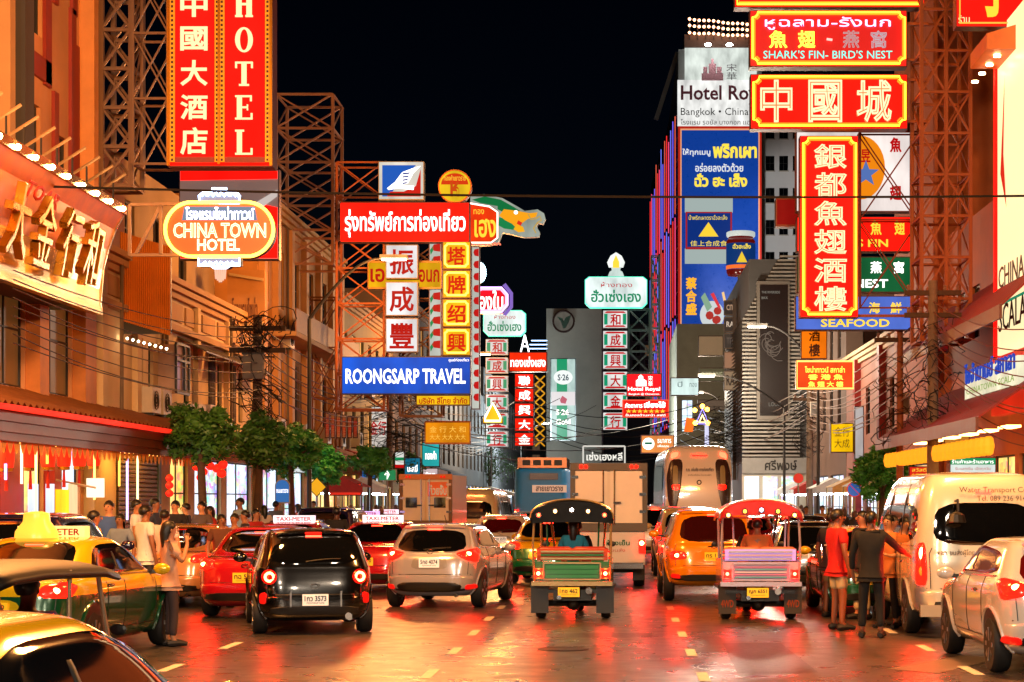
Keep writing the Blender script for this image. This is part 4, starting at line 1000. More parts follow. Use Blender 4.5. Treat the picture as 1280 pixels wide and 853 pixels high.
put('pedestal', ngon([(760,345),(762,340),(765,338),(764,334),(776,334),(775,338),(778,340),(780,345)],120.,0,.3), glow('d8ece4',.9,True), fl)
# glowing yellow triangle
tr = sign('triangle_sign', 'glowing yellow triangle sign in front of the left character column', (603,500,629,530), 90., glow('ffb81c',1.3,True), .2, outline=[(603,530),(629,530),(629,524),(616,501),(603,524)], neon=(glow('fff0b0',5.,True),3.5))
# red vertical gold-shop sign
Y = 125.
sign('red_header_sign', 'red header sign with white Thai lettering over the red character column', (636,440,684,465), Y, glow('e82a08',.9,True), .4, texts=[('ทองเซ่งเฮง',(638,446,682,459),T_WHITE,'bold')])
for i, ch in enumerate('聯成興大金'):
    y0 = 467+i*18.4
    sign('red_character_box', f'red lit box with white character, {["topmost","second","third","fourth","lowest"][i]} of the far red column', (643,y0,667.5,y0+17.5), Y, glow('f01c08',.95,True), .3, texts=[(ch,(648,y0+3,663,y0+15),T_WHITE,'bold',False)], group='far red character column')
t = thing('lattice_strip', 'yellow lit lattice strip beside the far red character column', 'light strip', P(675,560,Y))
for k in range(8):
    strut('lattice_bar', P(669,470+k*11,Y), P(681,481+k*11,Y), .09, glow('e8a020',.8), t); strut('lattice_bar', P(681,470+k*11,Y), P(669,481+k*11,Y), .09, glow('e8a020',.8), t)
ef = thing('neon_tower', 'small white neon tower figure on the red header sign', 'neon light', P(656,440,Y))
for a, b in (((651,440),(656,419)),((661,440),(656,419)),((652.5,433),(659.5,433)),((654,427),(658,427))): strut('tube', P(*a,Y), P(*b,Y), .09, glow('eef8ff',3.,), ef)
nl = thing('neon_lines', 'three parallel pale blue neon lines above the red header sign', 'neon light', P(672,440,Y))
for k in range(3): strut('tube', P(664-k*2,426+k*5,Y), P(684,426+k*5,Y), .06, glow('a8d0ff',3.,), nl)
# bank emblem and green banner
t = sign('bank_emblem', 'round emblem with green leaf on the grey bank building', (690,388,719,416), 203., glow('8a8478',.35,True), .3, outline=[(704.5+14*math.cos(k*.2618),402-14*math.sin(k*.2618)) for k in range(24)], inset=.5)
put('ring', MB().tube([P(704.5+13*math.cos(k*.2618),402-13*math.sin(k*.2618),203.)+Vector((0,-.06,0)) for k in range(24)], .11, 6, True), paint('3a2018',.5), t)
put('leaf', ngon([(704,411),(701,402),(696,396),(703,398),(704.5,402),(707,397),(714,394),(711,403),(707,410)],203.,-.09,-.03), paint('123f2c',.5), t)
t = sign('green_banner', 'tall green and white lit pharmacy banner', (688,448,720,551), 180., glow('c8e4dc',.8,True), .4, cab=paint('2a3030',.5))
put('green_stripe', ngon([(696,550),(709,550),(709,449),(696,449)],180.,-.05,-.022), glow('0fa06a',.8), t)
put('white_oval', ngon([(704+12*math.cos(k*.314),472-9*math.sin(k*.314)) for k in range(20)],180.,-.08,-.051), glow('eef4f0',1.), t)
ptext('S·26', (697,468,711,476), 179.9, glow('3a5a6a',.5), t, 'bold', False); ptext('S·26', (695,512,711,519), 179.9, T_WHITE, t, 'bold', False); ptext('Gold', (695,524,713,531), 179.9, T_WHITE, t, 'bold', False)
put('picture_field', ngon([(689,507),(719,507),(719,490),(689,490)],180.,-.08,-.051), glow('e8e0e0',.9), t)
put('picture_figure', ngon([(700,500),(703,495),(709,499),(707,505),(701,504)],180.,-.1,-.081), glow('c84a60',.8), t)
# hotel signs right of the right column
t = sign('red_hotel_sign', 'red square hotel sign with a white castle emblem', (783,467,827.5,496), 110., glow('f0141c',.9,True), .3, texts=[('Hotel Royal',(785,484,825,490),T_WHITE,'bold',False),('Bangkok @ Chinatown',(786,491.5,824,494.5),T_WHITE,'flat',False),('宋\n華',(810,470,816,483),T_WHITE,'flat',False)])
put('castle_emblem', ngon([(795,483),(795,476),(798,474),(798,471),(801,468.5),(804,471),(804,474),(808,476),(808,483)],110.,-.05,-.022), T_WHITE, t)
sign('red_restaurant_sign', 'red Thai restaurant sign with a yellow lower row under the hotel sign', (778,500,836,522), 108., glow('e01810',.85,True), .3, rim=glow('ff5a40',1.), texts=[('ภัตตาคาร',(781,504,803,510),T_WHITE,'bold',False),('เซี่ยงไฮ้',(805,502,832,510),T_WHITE,'fat',False),('★★★★★★★',(782,511.5,832,516.5),T_YEL,'bold',False),('ชั้นสองด้านหน้า ลิฟต์',(782,517.5,832,520.5),T_WHITE,'flat',False)])
sign('white_blue_sign', 'plain white lit sign with faint pale marks near the lamp arm', (838,472,874,495), 118., glow('dcf2ec',.95,True), .3, texts=[('ปี',(847,477,853,484),glow('8aa0a0',.5),'flat',False),('ทอง',(862,479,871,484),glow('8aa0a0',.5),'flat',False)])
t = sign('orange_clinic_sign', 'orange lit sign with a white disc above the box truck', (801,544,843,567), 98., glow('ff9a4a',.85,True), .3, texts=[('ธนาคาร',(822,549,839,554),T_WHITE,'flat',False),('เพื่อคุณ',(822,556,836,560),T_WHITE,'flat',False)])
put('disc', ngon([(810.5+7.5*math.cos(k*.314),555-7.5*math.sin(k*.314)) for k in range(20)],98.,-.06,-.022), glow('f4fff0',1.4,True), t)
put('disc_mark', ngon([(806,553),(815,553),(815,556),(806,556)],98.,-.08,-.061), glow('1f7a5a',.7), t)
# brand boards stacked on a post
for i, (a,b,c,d,tx,cc,tc,lab) in enumerate(((905,376,932,394,'CITIZEN','140a0a','c8a080','black board with pale capitals, top of the stack'),(905,397,932,415,'RADO','140a0a','e0c8b0','black board with pale capitals, second of the stack'),(905,417,932,436,'TITONI','120c0c','6a5a50','dim black board, third of the stack'),
        (905,440,932,461,'','7a5a44','3a2a20','plain brown board in the stacked boards'),(905,464,932,488,'RAYA','6e604c','3a2a20','lowest brown board of the stack'),
        (873,420,904,445,'','7a654a','4a3a28','plain tan board left of the brand stack'),(874,460,906,477,'SUKSUUNG','4a4a34','c0b890','olive board with pale capital letters'),(872,500,912,513,'','5a4a3c','3a3028','narrow brown board over the triangular light'))):
    Yd = 105.-.5*i if i < 5 else 112.+i
    s = sign('brand_board', lab, (a,b,c,d), Yd, mat(f'board_{cc}',cc,.5,emis=cc,estr=.5,var=.15,scale=2), .3, rim=paint('5a4a3a',.5), inset=.7, texts=([(tx,(a+3,b+5,c-3,d-6),glow(tc,.8),'bold',False)] if tx else []))
strut('post', P(918,600,104.), P(918,374,104.), .2, paint('4a4038',.6), thing('board_post', 'steel post carrying the stacked brand boards', 'post', P(918,600,104.)))
# triangular bulb light
t = thing('triangle_bulb_sign', 'small triangular neon with orange bulbs above the white coach', 'sign', P(878,545,100.))
put('triangle', MB().tube([P(x,y,100.) for x,y in ((870,530),(878,511),(886,530))], .04, 6, True), glow('9a8aff',2.5), t)
put('triangle', MB().tube([P(x,y,99.9) for x,y in ((874,528),(878,519),(882,528))], .05, 6, True), glow('ffd080',4.), t)
for x, y in ((868.5,513),(884,512),(869,529),(885,529),(878,508)): put('bulb', MB().ball(P(x,y,99.7),.12,8,6), glow('ffa030',14.,True), t)
put('orange_panel', ngon([(855,540),(866,540),(868,524),(858,522)],101.,0,.1), glow('ff6a1a',.9,True), t)
put('white_tube', ngon([(881,566),(886,566),(886,531),(881,531)],101.,0,.1), glow('dcdcff',1.2,True), t)

# --- China City restaurant signs on the right ----------------------------------
Y = 50.
NB = (N_ORG, 3.6, glow('ff5a10',3.))
sign('top_neon_sign', 'orange neon edged red sign cut by the top of the picture', (918,-70,1156,9.5), Y, F_RED, .45, neon=(N_ORG,3.2,glow('ff5a10',3.)))
t = sign('sharks_fin_sign', 'red neon sign advertising sharks fin and birds nest in Thai, Chinese and English', (937,13,1134,84), Y, mat('neon_back_red','a00c10',.4,emis='d01014',estr=.5,sample=True), .45, neon=NB, notch=6)
ptext('หูฉลาม-รังนก', (956,22,1113,38), Y-.024, glow('d0c0ff',1.9), t, 'flat', True, push=.06)
for ch, x0, x1, mm in (('魚',961,984,glow('ffc23a',3.)),('翅',997,1019,glow('ffc23a',3.)),('燕',1053,1074,glow('c8a8a8',.9)),('窩',1088,1108,glow('c8b8c0',.9))):
    ptext(ch, (x0,39,x1,61), Y-.024, mm, t, 'neon', False, push=.05)
strut('dash_tube', P(1033,50,Y)+Vector((0,-.08,0)), P(1040,51,Y)+Vector((0,-.08,0)), .05, glow('ff8a80',2.), t)
ptext("SHARK'S FIN- BIRD'S NEST", (954,64,1115,74), Y-.024, glow('7affe8',1.3), t, 'flat', True, push=.06)
t = sign('three_character_sign', 'wide red neon sign with three large Chinese characters', (938,93,1134.5,161.5), Y, F_RED, .45, neon=NB, notch=7)
for ch, x0, x1 in (('中',950,990),('國',1010,1052),('城',1070,1114)):
    ptext(ch, (x0,101,x1,154), Y-.024, glow('ff7a48',1.3), t, 'flat', False, push=.02); ptext(ch, (x0,101,x1,154), Y-.024, N_PINK, t, 'neon', False, push=.09)
Y = 50.4
t = sign('vertical_restaurant_sign', 'tall vertical red neon sign with six Chinese characters', (1000,170,1073,397), Y, F_RED, .45, neon=NB, notch=6, cab=paint('7a1a10',.5))
for i, ch in enumerate('銀都魚翅酒樓'):
    y0 = 181+i*35.5
    ptext(ch, (1017,y0,1058,y0+31), Y-.024, glow('ff7a48',1.3), t, 'flat', False, push=.02); ptext(ch, (1017,y0,1058,y0+31), Y-.024, N_PINK, t, 'neon', False, push=.09)
Y = 53.
t = sign('star_lightbox', 'large white lightbox with orange circle and blue star behind the vertical sign', (995,164,1138,265), Y, glow('f4e6e0',.95,True), .4, cab=paint('6a2a1a',.5))
put('circle', ngon([(1075+31*math.cos(k*.19635),210-40*math.sin(k*.19635)) for k in range(32)],Y,-.05,-.022), glow('f58a10',.9), t)
put('star', ngon([(1082+(17 if k%2==0 else 7)*math.sin(k*.6283),218-(17 if k%2==0 else 7)*math.cos(k*.6283)) for k in range(10)],Y,-.08,-.051), glow('5a7ac0',.8), t)
ptext('昱',(1076,187,1088,203),Y-.052,T_RED,t,'bold',False)
for ch, y0 in (('魚',172),('翅',232)): ptext(ch, (1112,y0,1127,y0+19), Y-.024, T_RED, t, 'fat', False)
t = sign('red_fin_sign', 'red sign with gold letters FIN behind the vertical sign', (996,271,1138,315), Y, F_RED, .4, texts=[('魚',(1088,276,1102,294),T_YEL,'bold',False),('翅',(1118,276,1131,294),T_YEL,'bold',False),("SHARK'S FIN",(1012,299,1110,309),T_YEL,'bold')])
t = sign('green_nest_sign', 'green sign with white letters NEST behind the vertical sign', (996,321,1140,366), Y, glow('147a44',.7,True), .4, texts=[('燕',(1088,327,1102,342),T_WHITE,'bold',False),('窩',(1117,327,1130,342),T_WHITE,'bold',False),("BIRD'S NEST",(1010,349,1110,360),T_WHITE,'bold')])
t = sign('blue_seafood_sign', 'pale blue sign with yellow letters SEAFOOD below the vertical sign', (994,370,1140,413), Y-.6, glow('5a7ae0',.8,True), .4, texts=[('海',(1086,378,1100,392),T_YEL,'bold',False),('鮮',(1113,378,1127,392),T_YEL,'bold',False),('SEAFOOD',(1026,399,1112,409),T_YEL,'bold')])
sign('small_red_box', 'small plain red lightbox left of the vertical neon sign', (970,248,998,283), 54., glow('b01410',.6,True), .5, rim=paint('a04a18',.5))
sign('orange_cloth_sign', 'orange hanging sign with dark characters under the seafood sign', (1001,411,1034,449), 55., glow('ff7a0c',.85,True), .12, texts=[('酒',(1011,412,1025,427),paint('4a1a08',.6),'bold',False),('樓',(1011,430,1025,446),paint('4a1a08',.6),'bold',False)])
sign('orange_neon_board', 'orange red neon board with three yellow rows of lettering', (995,451,1067,487), 62., glow('f04a1c',.8,True), .3, neon=(glow('ff9a4a',2.5),1.), texts=[('ไชน่าทาวน์ สกาล่า',(1006,458,1056,466),glow('ffd84a',2.),'neon',False),('香 港 魚',(1010,468,1054,475),glow('ffd84a',2.),'neon',False),('魚 翅 大 樓',(1010,477,1054,484),glow('ffd84a',2.),'neon',False)])
sign('yellow_box_sign', 'yellow lit box with dark small lettering under the orange neon board', (1038,529,1067,566), 70., glow('ffc40c',.95,True), .3, texts=[('金行',(1043,534,1062,546),paint('5a3a08',.6),'flat',False),('大成',(1043,549,1062,560),paint('5a3a08',.6),'flat',False)])
sign('white_pole_sign', 'narrow white vertical sign on the pink shophouse', (1068,508,1080,575), 69., glow('e8dcd8',.6,True), .25)
sign('corner_red_sign', 'red sign with a thick yellow stroke cut by the top right corner', (1195,-60,1310,34), 44., F_RED2, .4, cab=paint('3a1410',.5), neon=(glow('ff8a30',1.5),4.),texts=[('丁',(1225,-50,1262,22),T_YEL,'fat',False),('ร้าน',(1198,18,1212,29),T_GOLD,'flat',False)])
# scaffold helper -----------------------------------------------------------
def scaffold(label, px0, px1, Y, py0, py1, nbay, m, dep=1.2, w=.07, nx=1, cross=True):
    t = thing('sign_scaffold', label, 'scaffold', P((px0+px1)/2, py1, Y))
    xs = [PX(px0+(px1-px0)*i/nx, Y) for i in range(nx+1)]
    z0, z1 = PZ(py1,Y), PZ(py0,Y)
    for yy in (Y, Y+dep):
        for x in xs: strut('post', (x,yy,z0), (x,yy,z1), w*1.3, m, t)
        for k in range(nbay+1):
            z = z0+(z1-z0)*k/nbay
            strut('beam', (xs[0],yy,z), (xs[-1],yy,z), w, m, t)
        if cross:
            for i in range(nx):
                for k in range(nbay):
                    za, zb = z0+(z1-z0)*k/nbay, z0+(z1-z0)*(k+1)/nbay
                    strut('brace', (xs[i],yy-.03,za), (xs[i+1],yy-.03,zb), w*.7, m, t)
                    if (i+k) % 2 == 0 or nx == 1: strut('brace', (xs[i+1],yy+.03,za), (xs[i],yy+.03,zb), w*.7, m, t)
    for x in (xs[0], xs[-1]):
        for k in range(nbay+1):
            z = z0+(z1-z0)*k/nbay; strut('tie', (x,Y,z), (x,Y+dep,z), w*.8, m, t)
            if k < nbay: strut('brace', (x,Y,z), (x,Y+dep,z0+(z1-z0)*(k+1)/nbay), w*.6, m, t)
    return t
scaffold('square lattice tower carrying the HOTEL sign on the left', 127,164,42.,-60,232,6,STEEL,1.0,.08)
t = scaffold('open lattice arm between the tower and the HOTEL sign', 166,210,41.2,-40,205,3,STEEL,.8,.05)
scaffold('tall free-standing steel frame on the amber building roof', 345,416,66.,118,330,5,paint('c8906a',.6,metal=.3,var=.3,scale=3),2.2,.08)
scaffold('rusty lattice frame behind the white square signs', 421,480,60.8,203,512,7,paint('a85a28',.6,metal=.3,var=.3,scale=3),1.0,.055,1)
scaffold('second lattice frame behind the yellow square signs', 500,552,61.6,300,520,6,paint('8a5a30',.6,metal=.3,var=.3,scale=3),.8,.05,1)
scaffold('low rusty frame at the roof edge of the amber building', 350,420,69.,372,560,3,paint('8e5428',.6,metal=.3,var=.3,scale=3),1.0,.06,2)
scaffold('rusty scaffold tower carrying the red neon restaurant signs', 1152,1213,49.,-40,425,9,RUST,1.6,.07,2)
scaffold('thin frame behind the star lightbox and its lower signs', 1075,1150,52.2,165,385,2,paint('8a3a1c',.6,metal=.3),.4,.045,1)
scaffold('dark frame behind the right gold-shop column', 786,812,124.,386,465,3,paint('4a5a60',.6,metal=.3),1.,.07,1)
scaffold('grey frame left of the light-strip hotel', 814,824,150.,320,560,8,paint('5a6a72',.6,metal=.4),1.,.09,1)
for a, b, Yb in (((1134,30),(1160,30),50.2),((1134,75),(1160,75),50.2),((1134,100),(1160,100),50.2),((1134,152),(1160,152),50.2),((1073,395),(1152,395),50.6),((1138,240),(1152,240),52.)):
    t = thing('sign_bracket', f'steel bracket bar tying {dict([(30,"the upper sharks fin sign edge"),(75,"the lower sharks fin sign edge"),(100,"the top of the three-character sign"),(152,"the bottom of the three-character sign"),(395,"the foot of the vertical sign"),(240,"the star lightbox")])[a[1]]} to the scaffold', 'bracket', P(*a,Yb), group='sign brackets')
    strut('bar', P(*a,Yb), P(*b,Yb), .07, RUST, t)
# right edge: Scala panel, eaves, signs ------------------------------------------
t = thing('restaurant_sign_panel', 'tall cream panel sign edged red on the right building', 'sign', (8.75,42,9.))
def PXR(px, X): return X*FPX/(px-CX)
X = 8.9; ya, yb2 = PXR(1300,X), PXR(1247,X)
put('panel', MB().box((X,ya,PZ(425,ya)),(X+.25,yb2,PZ(40,yb2))), mat('cream_panel','d8c8a0',.4,emis='ffe8b0',estr=.75,sample=True), t)
put('red_edge', MB().box((X-.05,yb2+.01,PZ(445,yb2)),(X+.3,yb2+.25,PZ(60,yb2))), F_RED2, t)
put('red_skirt', MB().box((X+.02,ya,PZ(560,ya)+.9),(X+.3,PXR(1238,X),PZ(425,ya)-.02)), mat('red_skirt','9a1208',.5,emis='e01808',estr=.35,sample=True), t)
yv = PXR(1276,X)
text('SCALA', (0,0,3.0,.62), paint('2a2420',.5), t, ((X-.012,PXR(1248,X)-.12,PZ(416,PXR(1250,X))),(0,-1,0),(0,0,1),(-1,0,0)), 'flat')
text('CHINA', (0,0,2.8,.5), paint('2a2420',.5), t, ((X-.012,PXR(1248,X)-.12,PZ(362,PXR(1250,X))),(0,-1,0),(0,0,1),(-1,0,0)), 'flat')
strut('green_rule', (X-.01,PXR(1249,X)-.1,PZ(382,PXR(1250,X))), (X-.01,ya,PZ(382,PXR(1250,X))), .05, glow('1a9a70',.7), t)
zz = PZ(215,PXR(1255,X)); y_ = PXR(1252,X)
put('red_brush_stroke', MB().add([(X-.012,y_,zz),(X-.012,y_-.5,zz+2.2),(X-.012,y_-.35,zz+.4),(X-.012,y_-.7,zz-.9),(X-.03,y_,zz),(X-.03,y_-.5,zz+2.2),(X-.03,y_-.35,zz+.4),(X-.03,y_-.7,zz-.9)],[(4,5,6,7)]), glow('e01c10',.9), t)
ev = thing('lit_eave', 'orange lit overhanging eave with small downlights at upper right', 'eave', (8.6,44,PZ(90,45)))
x0 = 7.9
put('soffit', MB().add([(8.25,43,PZ(98,46.)),(9.5,43,PZ(98,46.)),(9.5,PXR(1213,8.25),PZ(98,46.)),(8.25,PXR(1213,8.25),PZ(98,46.)),(8.25,43,PZ(80,46.)),(9.5,43,PZ(60,46.)),(9.5,PXR(1213,8.25),PZ(60,46.)),(8.25,PXR(1213,8.25),PZ(80,46.))],[(0,1,2,3),(4,7,6,5),(0,3,7,4),(2,6,7,3),(0,4,5,1)]), paint('c86a2a',.5,var=.15), ev)
for i in range(4): put('downlight', MB().lathe((8.6,43.6+i*.9,PZ(98,46.)-.02),[(.08,-.02),(.08,.02)],10), glow('ffd090',25.,True), ev)
bs = thing('cream_thai_sign', 'cream sign with blue Thai lettering above the red awning at right', 'sign', (8.5,46,4.3))
X = 8.55; ya, yb2 = PXR(1272,X), PXR(1206,X)
put('face', MB().box((X,ya,PZ(500,yb2)),(X+.15,yb2,PZ(437,ya)-.12)), glow('f4ecc8',.95,True), bs)
put('frame', MB().box((X-.02,ya-.05,PZ(500,yb2)-.08),(X+.18,yb2+.05,PZ(500,yb2)-.002)), FR_DARK, bs)
L_ = yb2-ya
text('ไขจำนานย์ สกาลา', (.15,.35,L_-.15,.85), glow('1a4ac0',.8), bs, ((X-.012,yb2,PZ(500,yb2)),(0,-1,0),(0,0,1),(-1,0,0)), 'bold')
text('CHINATOWN SCALA', (.3,.1,L_-.3,.25), glow('8ab04a',.8), bs, ((X-.012,yb2,PZ(500,yb2)),(0,-1,0),(0,0,1),(-1,0,0)), 'flat', False)
# red awnings on the right
REDR = paint('8e1810',.55,var=.25,scale=2,dirt=.3)
for i, (xo, za, zb, y0, y1, lab) in enumerate(((2.0,3.65,5.0,40.,55.6,'lower red sloping awning with lantern fringe at right'),(1.5,6.0,7.4,40.,55.4,'upper red tiled eave above the cream Thai sign'))):
    aw = thing('red_awning', lab, 'awning', (XR,47,za))
    n = 26
    for k in range(n):
        a, b = y0+(y1-y0)*k/n, y0+(y1-y0)*(k+1)/n-.03
        put('roof_strip', MB().add([(XR-xo,a,za),(XR-xo,b,za),(XR,b,zb),(XR,a,zb),(XR-xo,a,za-.05),(XR-xo,b,za-.05),(XR,b,zb-.05),(XR,a,zb-.05)],[(0,1,2,3),(7,6,5,4),(0,4,5,1),(0,3,7,4),(1,5,6,2)]), REDR, aw)
    put('fascia', MB().box((XR-xo-.06,y0,za-.32),(XR-xo-.005,y1,za-.02)), paint('6a3a2a',.5,var=.2), aw)
    if i == 0:
        mb = MB()
        for k in range(26):
            y = y0+.2+k*.6; mb.lathe((XR-xo+.25,y,za-.62),[(.05,-.2),(.10,-.16),(.13,0),(.10,.16),(.05,.2)],8)
        tag(put('lantern_fringe', mb, mat('amber_fringe','c88a20',.6,emis='ff9a1a',estr=.8,sample=False), aw), kind='stuff')
        for k in range(6): put('ceiling_lamp', MB().box((XR-1.2,y0+1+k*2.4,za-.2),(XR-.9,y0+2+k*2.4,za-.15)), glow('ffb060',9.,True), aw)
for i, (a, b, c, d, Yd, f, lab) in enumerate(((1187,572,1245,600,45.,'e8f0e8','white and green shop notice sign under the right awning'),(1136,583,1163,602,55.,'c01a10','small red sign with gold characters on the right pavement'),(1180,545,1212,566,50.,'d88a30','small amber board under the right awning'))):
    t = sign('shop_sign', lab, (a,b,c,d), Yd, glow(f,.85,True), .12)
    if i == 0:
        put('green_header', ngon([(1188,581),(1244,581),(1244,573),(1188,573)],Yd,-.04,-.022), glow('14a060',.8), t)
        ptext('ร้านค้าและร้านอาหาร', (1190,574.5,1242,579.5), Yd-.042, T_WHITE, t, 'flat', False); ptext('รับแลกเงิน เปิดทุกวัน', (1194,584,1238,589), Yd-.024, T_RED, t, 'flat', False); ptext('ยินดีต้อนรับ', (1198,592,1232,597), Yd-.024, glow('3a8a5a',.6), t, 'flat', False)
    elif i == 1: ptext('金龍酒樓', (1139,592,1160,599), Yd-.024, T_YEL, t, 'flat', False); ptext('สวัสดี', (1140,585,1158,590), Yd-.024, T_YEL, t, 'flat', False)
sign('wall_sign_red', 'red wall sign with pale edge high on the right shop building', (1172,408,1186,440), 52., glow('a81a18',.5,True), .3)
# ------------------------------------------------------------------ vehicles
RUB = paint('0e0d0d', .7, var=.2, scale=8)
RIM = paint('9a9a98', .3, metal=.9)
GLASS = paint('08090b', .05, spec=.9, coat=.5)
GLASSB = paint('16181c', .06, spec=.8)
BLK = paint('0c0c0d', .45)
CHROME = paint('c8c8c8', .12, metal=1.)
TAIL = mat('tail_lens', '7a0606', .15, emis=(1.,.0006,.0002), estr=34., sample=True)
TAILHOT = mat('tail_bulb', 'ff6a50', .3, emis='ff2a14', estr=260., sample=True)
STOP = mat('stop_lamp', '8a0808', .2, emis=(1.,.01,.004), estr=34., sample=True)
AMBER = mat('amber_lens', 'c86a10', .2, emis='ff8a20', estr=.6, sample=False)
REFL = mat('reflector', '8a0c0a', .2, emis='ff1a10', estr=.5, sample=False)
WPLATE = mat('plate_white', 'd8d4cc', .4, emis='fff4e0', estr=.25, sample=False)
YPLATE = mat('plate_yellow', 'e0b010', .4, emis='ffc020', estr=.25, sample=False)
def carpaint(c, metal=.2, rough=.2): return mat(f'car_paint_{c}', c, rough, metal=metal, coat=1.)
def crom(vals, t):
    n = len(vals); i = min(int(t), n-2); f = t-i
    p0 = vals[max(0,i-1)]; p1 = vals[i]; p2 = vals[i+1]; p3 = vals[min(n-1,i+2)]
    r = []
    for a, b, c, d in zip(p0,p1,p2,p3):
        m1 = (c-a)*.5; m2 = (d-b)*.5
        # monotone clamp
        if (c-b)*(b-a) <= 0: m1 = 0
        if (d-c)*(c-b) <= 0: m2 = 0
        h = f*f*(3-2*f); r.append((2*f**3-3*f*f+1)*b+(f**3-2*f*f+f)*m1+(-2*f**3+3*f*f)*c+(f**3-f*f)*m2)
    return r
def shell(levels, nexp=5., n=84, sub=4):
    """closed smooth body from plan outlines stacked by height: (z, y_rear, y_front, half_width)"""
    v = []; f = []
    m = (len(levels)-1)*sub+1
    for k in range(m):
        z, yr, yf, w = crom(levels, k/sub)
        cy = (yr+yf)/2; L = (yf-yr)/2
        for i in range(n):
            a = 2*math.pi*(i+.5)/n; c, s = math.cos(a), math.sin(a)
            v.append((w*math.copysign(abs(c)**(2/nexp),c), cy+L*math.copysign(abs(s)**(2/(nexp*1.5)),s), z))
    for k in range(m-1):
        for i in range(n):
            j = (i+1) % n
            f.append((k*n+i,k*n+j,(k+1)*n+j,(k+1)*n+i))
    f.append(tuple(range(n))[::-1]); f.append(tuple((m-1)*n+i for i in range(n)))
    return v, f, n
class Body:
    def __init__(s, root, levels, pm, nexp=5., split=None, pm2=None):
        s.root = root
        v, f, n = shell(levels, nexp)
        s.bvh = BVHTree.FromPolygons(v, f)
        if split is None:
            mb = MB(); mb.add(v, f); put('body', mb, pm, root, True, 50)
        else:
            up = [q for q in f if sum(v[i][2] for i in q)/len(q) >= split]; lo = [q for q in f if sum(v[i][2] for i in q)/len(q) < split]
            for nm, fs, m_ in (('upper_body', up, pm), ('lower_body', lo, pm2)):
                ids = sorted({i for q in fs for i in q}); mp = {i:k for k,i in enumerate(ids)}
                put(nm, MB().add([v[i] for i in ids],[tuple(mp[i] for i in q) for q in fs]), m_, root, True, 50)
    def hit(s, a, b, d):
        if d == 'rear': o, r = (a,-3,b), (0,1,0)
        elif d == 'right': o, r = (4,a,b), (-1,0,0)
        elif d == 'left': o, r = (-4,a,b), (1,0,0)
        elif d == 'front': o, r = (a,20,b), (0,-1,0)
        else: o, r = (a,b,6), (0,0,-1)
        h = s.bvh.ray_cast(Vector(o), Vector(r))
        if h[0] is None: return (None, None)
        n = h[1] if h[1].dot(Vector(r)) < 0 else -h[1]
        return (h[0], (n*.8-Vector(r)*.35).normalized())
    def patch(s, name, outline, d, m, off=.007, bulge=0., parent=None, rings=8, rnd=2):
        """a panel that follows the body: outline in the projection plane, pushed out by off"""
        pts = list(outline)
        for _ in range(rnd):   # corner cutting
            q = []
            for i in range(len(pts)):
                a = pts[i]; b = pts[(i+1) % len(pts)]
                q += [(a[0]*.82+b[0]*.18, a[1]*.82+b[1]*.18), (a[0]*.18+b[0]*.82, a[1]*.18+b[1]*.82)]
            pts = q
        q = []
        for i in range(len(pts)):
            a = pts[i]; b = pts[(i+1) % len(pts)]
            k = max(1, int(math.hypot(b[0]-a[0], b[1]-a[1])/.06))
            q += [(a[0]+(b[0]-a[0])*t/k, a[1]+(b[1]-a[1])*t/k) for t in range(k)]
        pts = q; n = len(pts)
        cx = sum(p[0] for p in pts)/n; cy = sum(p[1] for p in pts)/n
        mb = MB(); ok = True; last = None
        for r_ in range(rings+1):
            k = 1-r_/rings if r_ < rings else 0.02
            for a, b in pts:
                h, nn = s.hit(cx+(a-cx)*k, cy+(b-cy)*k, d)
                if h is None: h, nn = s.hit(cx+(a-cx)*k*.93, cy+(b-cy)*k*.93, d)
                if h is None: h, nn = (last if last else (Vector((0,0,0)), Vector((0,-1,0))))
                last = (h, nn)
                e = (.003 if r_ == 0 else off) + bulge*(1-k*k)
                mb.v.append(tuple(h+nn*e))
        for r_ in range(rings):
            for i in range(n):
                j = (i+1) % n
                mb.f.append((r_*n+i, r_*n+j, (r_+1)*n+j, (r_+1)*n+i))
        mb.f.append(tuple(rings*n+i for i in range(n)))
        return put(name, mb, m, parent or s.root, True, 60)
    def pair(s, name, outline, d, m, **k):
        if d in ('rear','front'):
            return [s.patch(name, [(sx*x, z) for x, z in outline], d, m, **k) for sx in (-1,1)]
        return [s.patch(name, outline, q, m, **k) for q in ('left','right')]
def circ(cx, cy, r, n=14, ry=None): return [(cx+r*math.cos(2*math.pi*i/n), cy+(ry or r)*math.sin(2*math.pi*i/n)) for i in range(n)]
WHEELS = {}
def wheel(root, x, y, r, w, spokes=8, rimm=None):
    k = (round(r,3), round(w,3))
    if k not in WHEELS:
        t = MB().lathe((0,0,0), [(r*.62,-w/2),(r*.92,-w/2),(r*.985,-w*.36),(r,-w*.2),(r,w*.2),(r*.985,w*.36),(r*.92,w/2),(r*.62,w/2)], 24, 'x')
        WHEELS[k] = t.mesh('tyre', True, 50)
        g = MB().lathe((0,0,0), [(r*.63,-w*.4),(r*.63,w*.4),(r*.55,w*.42),(r*.5,w*.25),(.02,w*.22)], 20, 'x')
        WHEELS[k+('d',)] = g.mesh('rim', True, 30)
        g = MB()
        for i in range(spokes):
            a = 2*math.pi*i/spokes
            for sx in (-1, 1): g.bar((sx*w*.38,.04*math.cos(a),.04*math.sin(a)),(sx*w*.44,r*.6*math.cos(a),r*.6*math.sin(a)),.035,.05)
        WHEELS[k+('s',)] = g.mesh('spokes')
    o = link('wheel', WHEELS[k], RUB, root, (x,y,r))
    link('rim', WHEELS[k+('d',)], BLK, o, (0,0,0)); link('spokes', WHEELS[k+('s',)], rimm or RIM, o, (0,0,0))
    return o
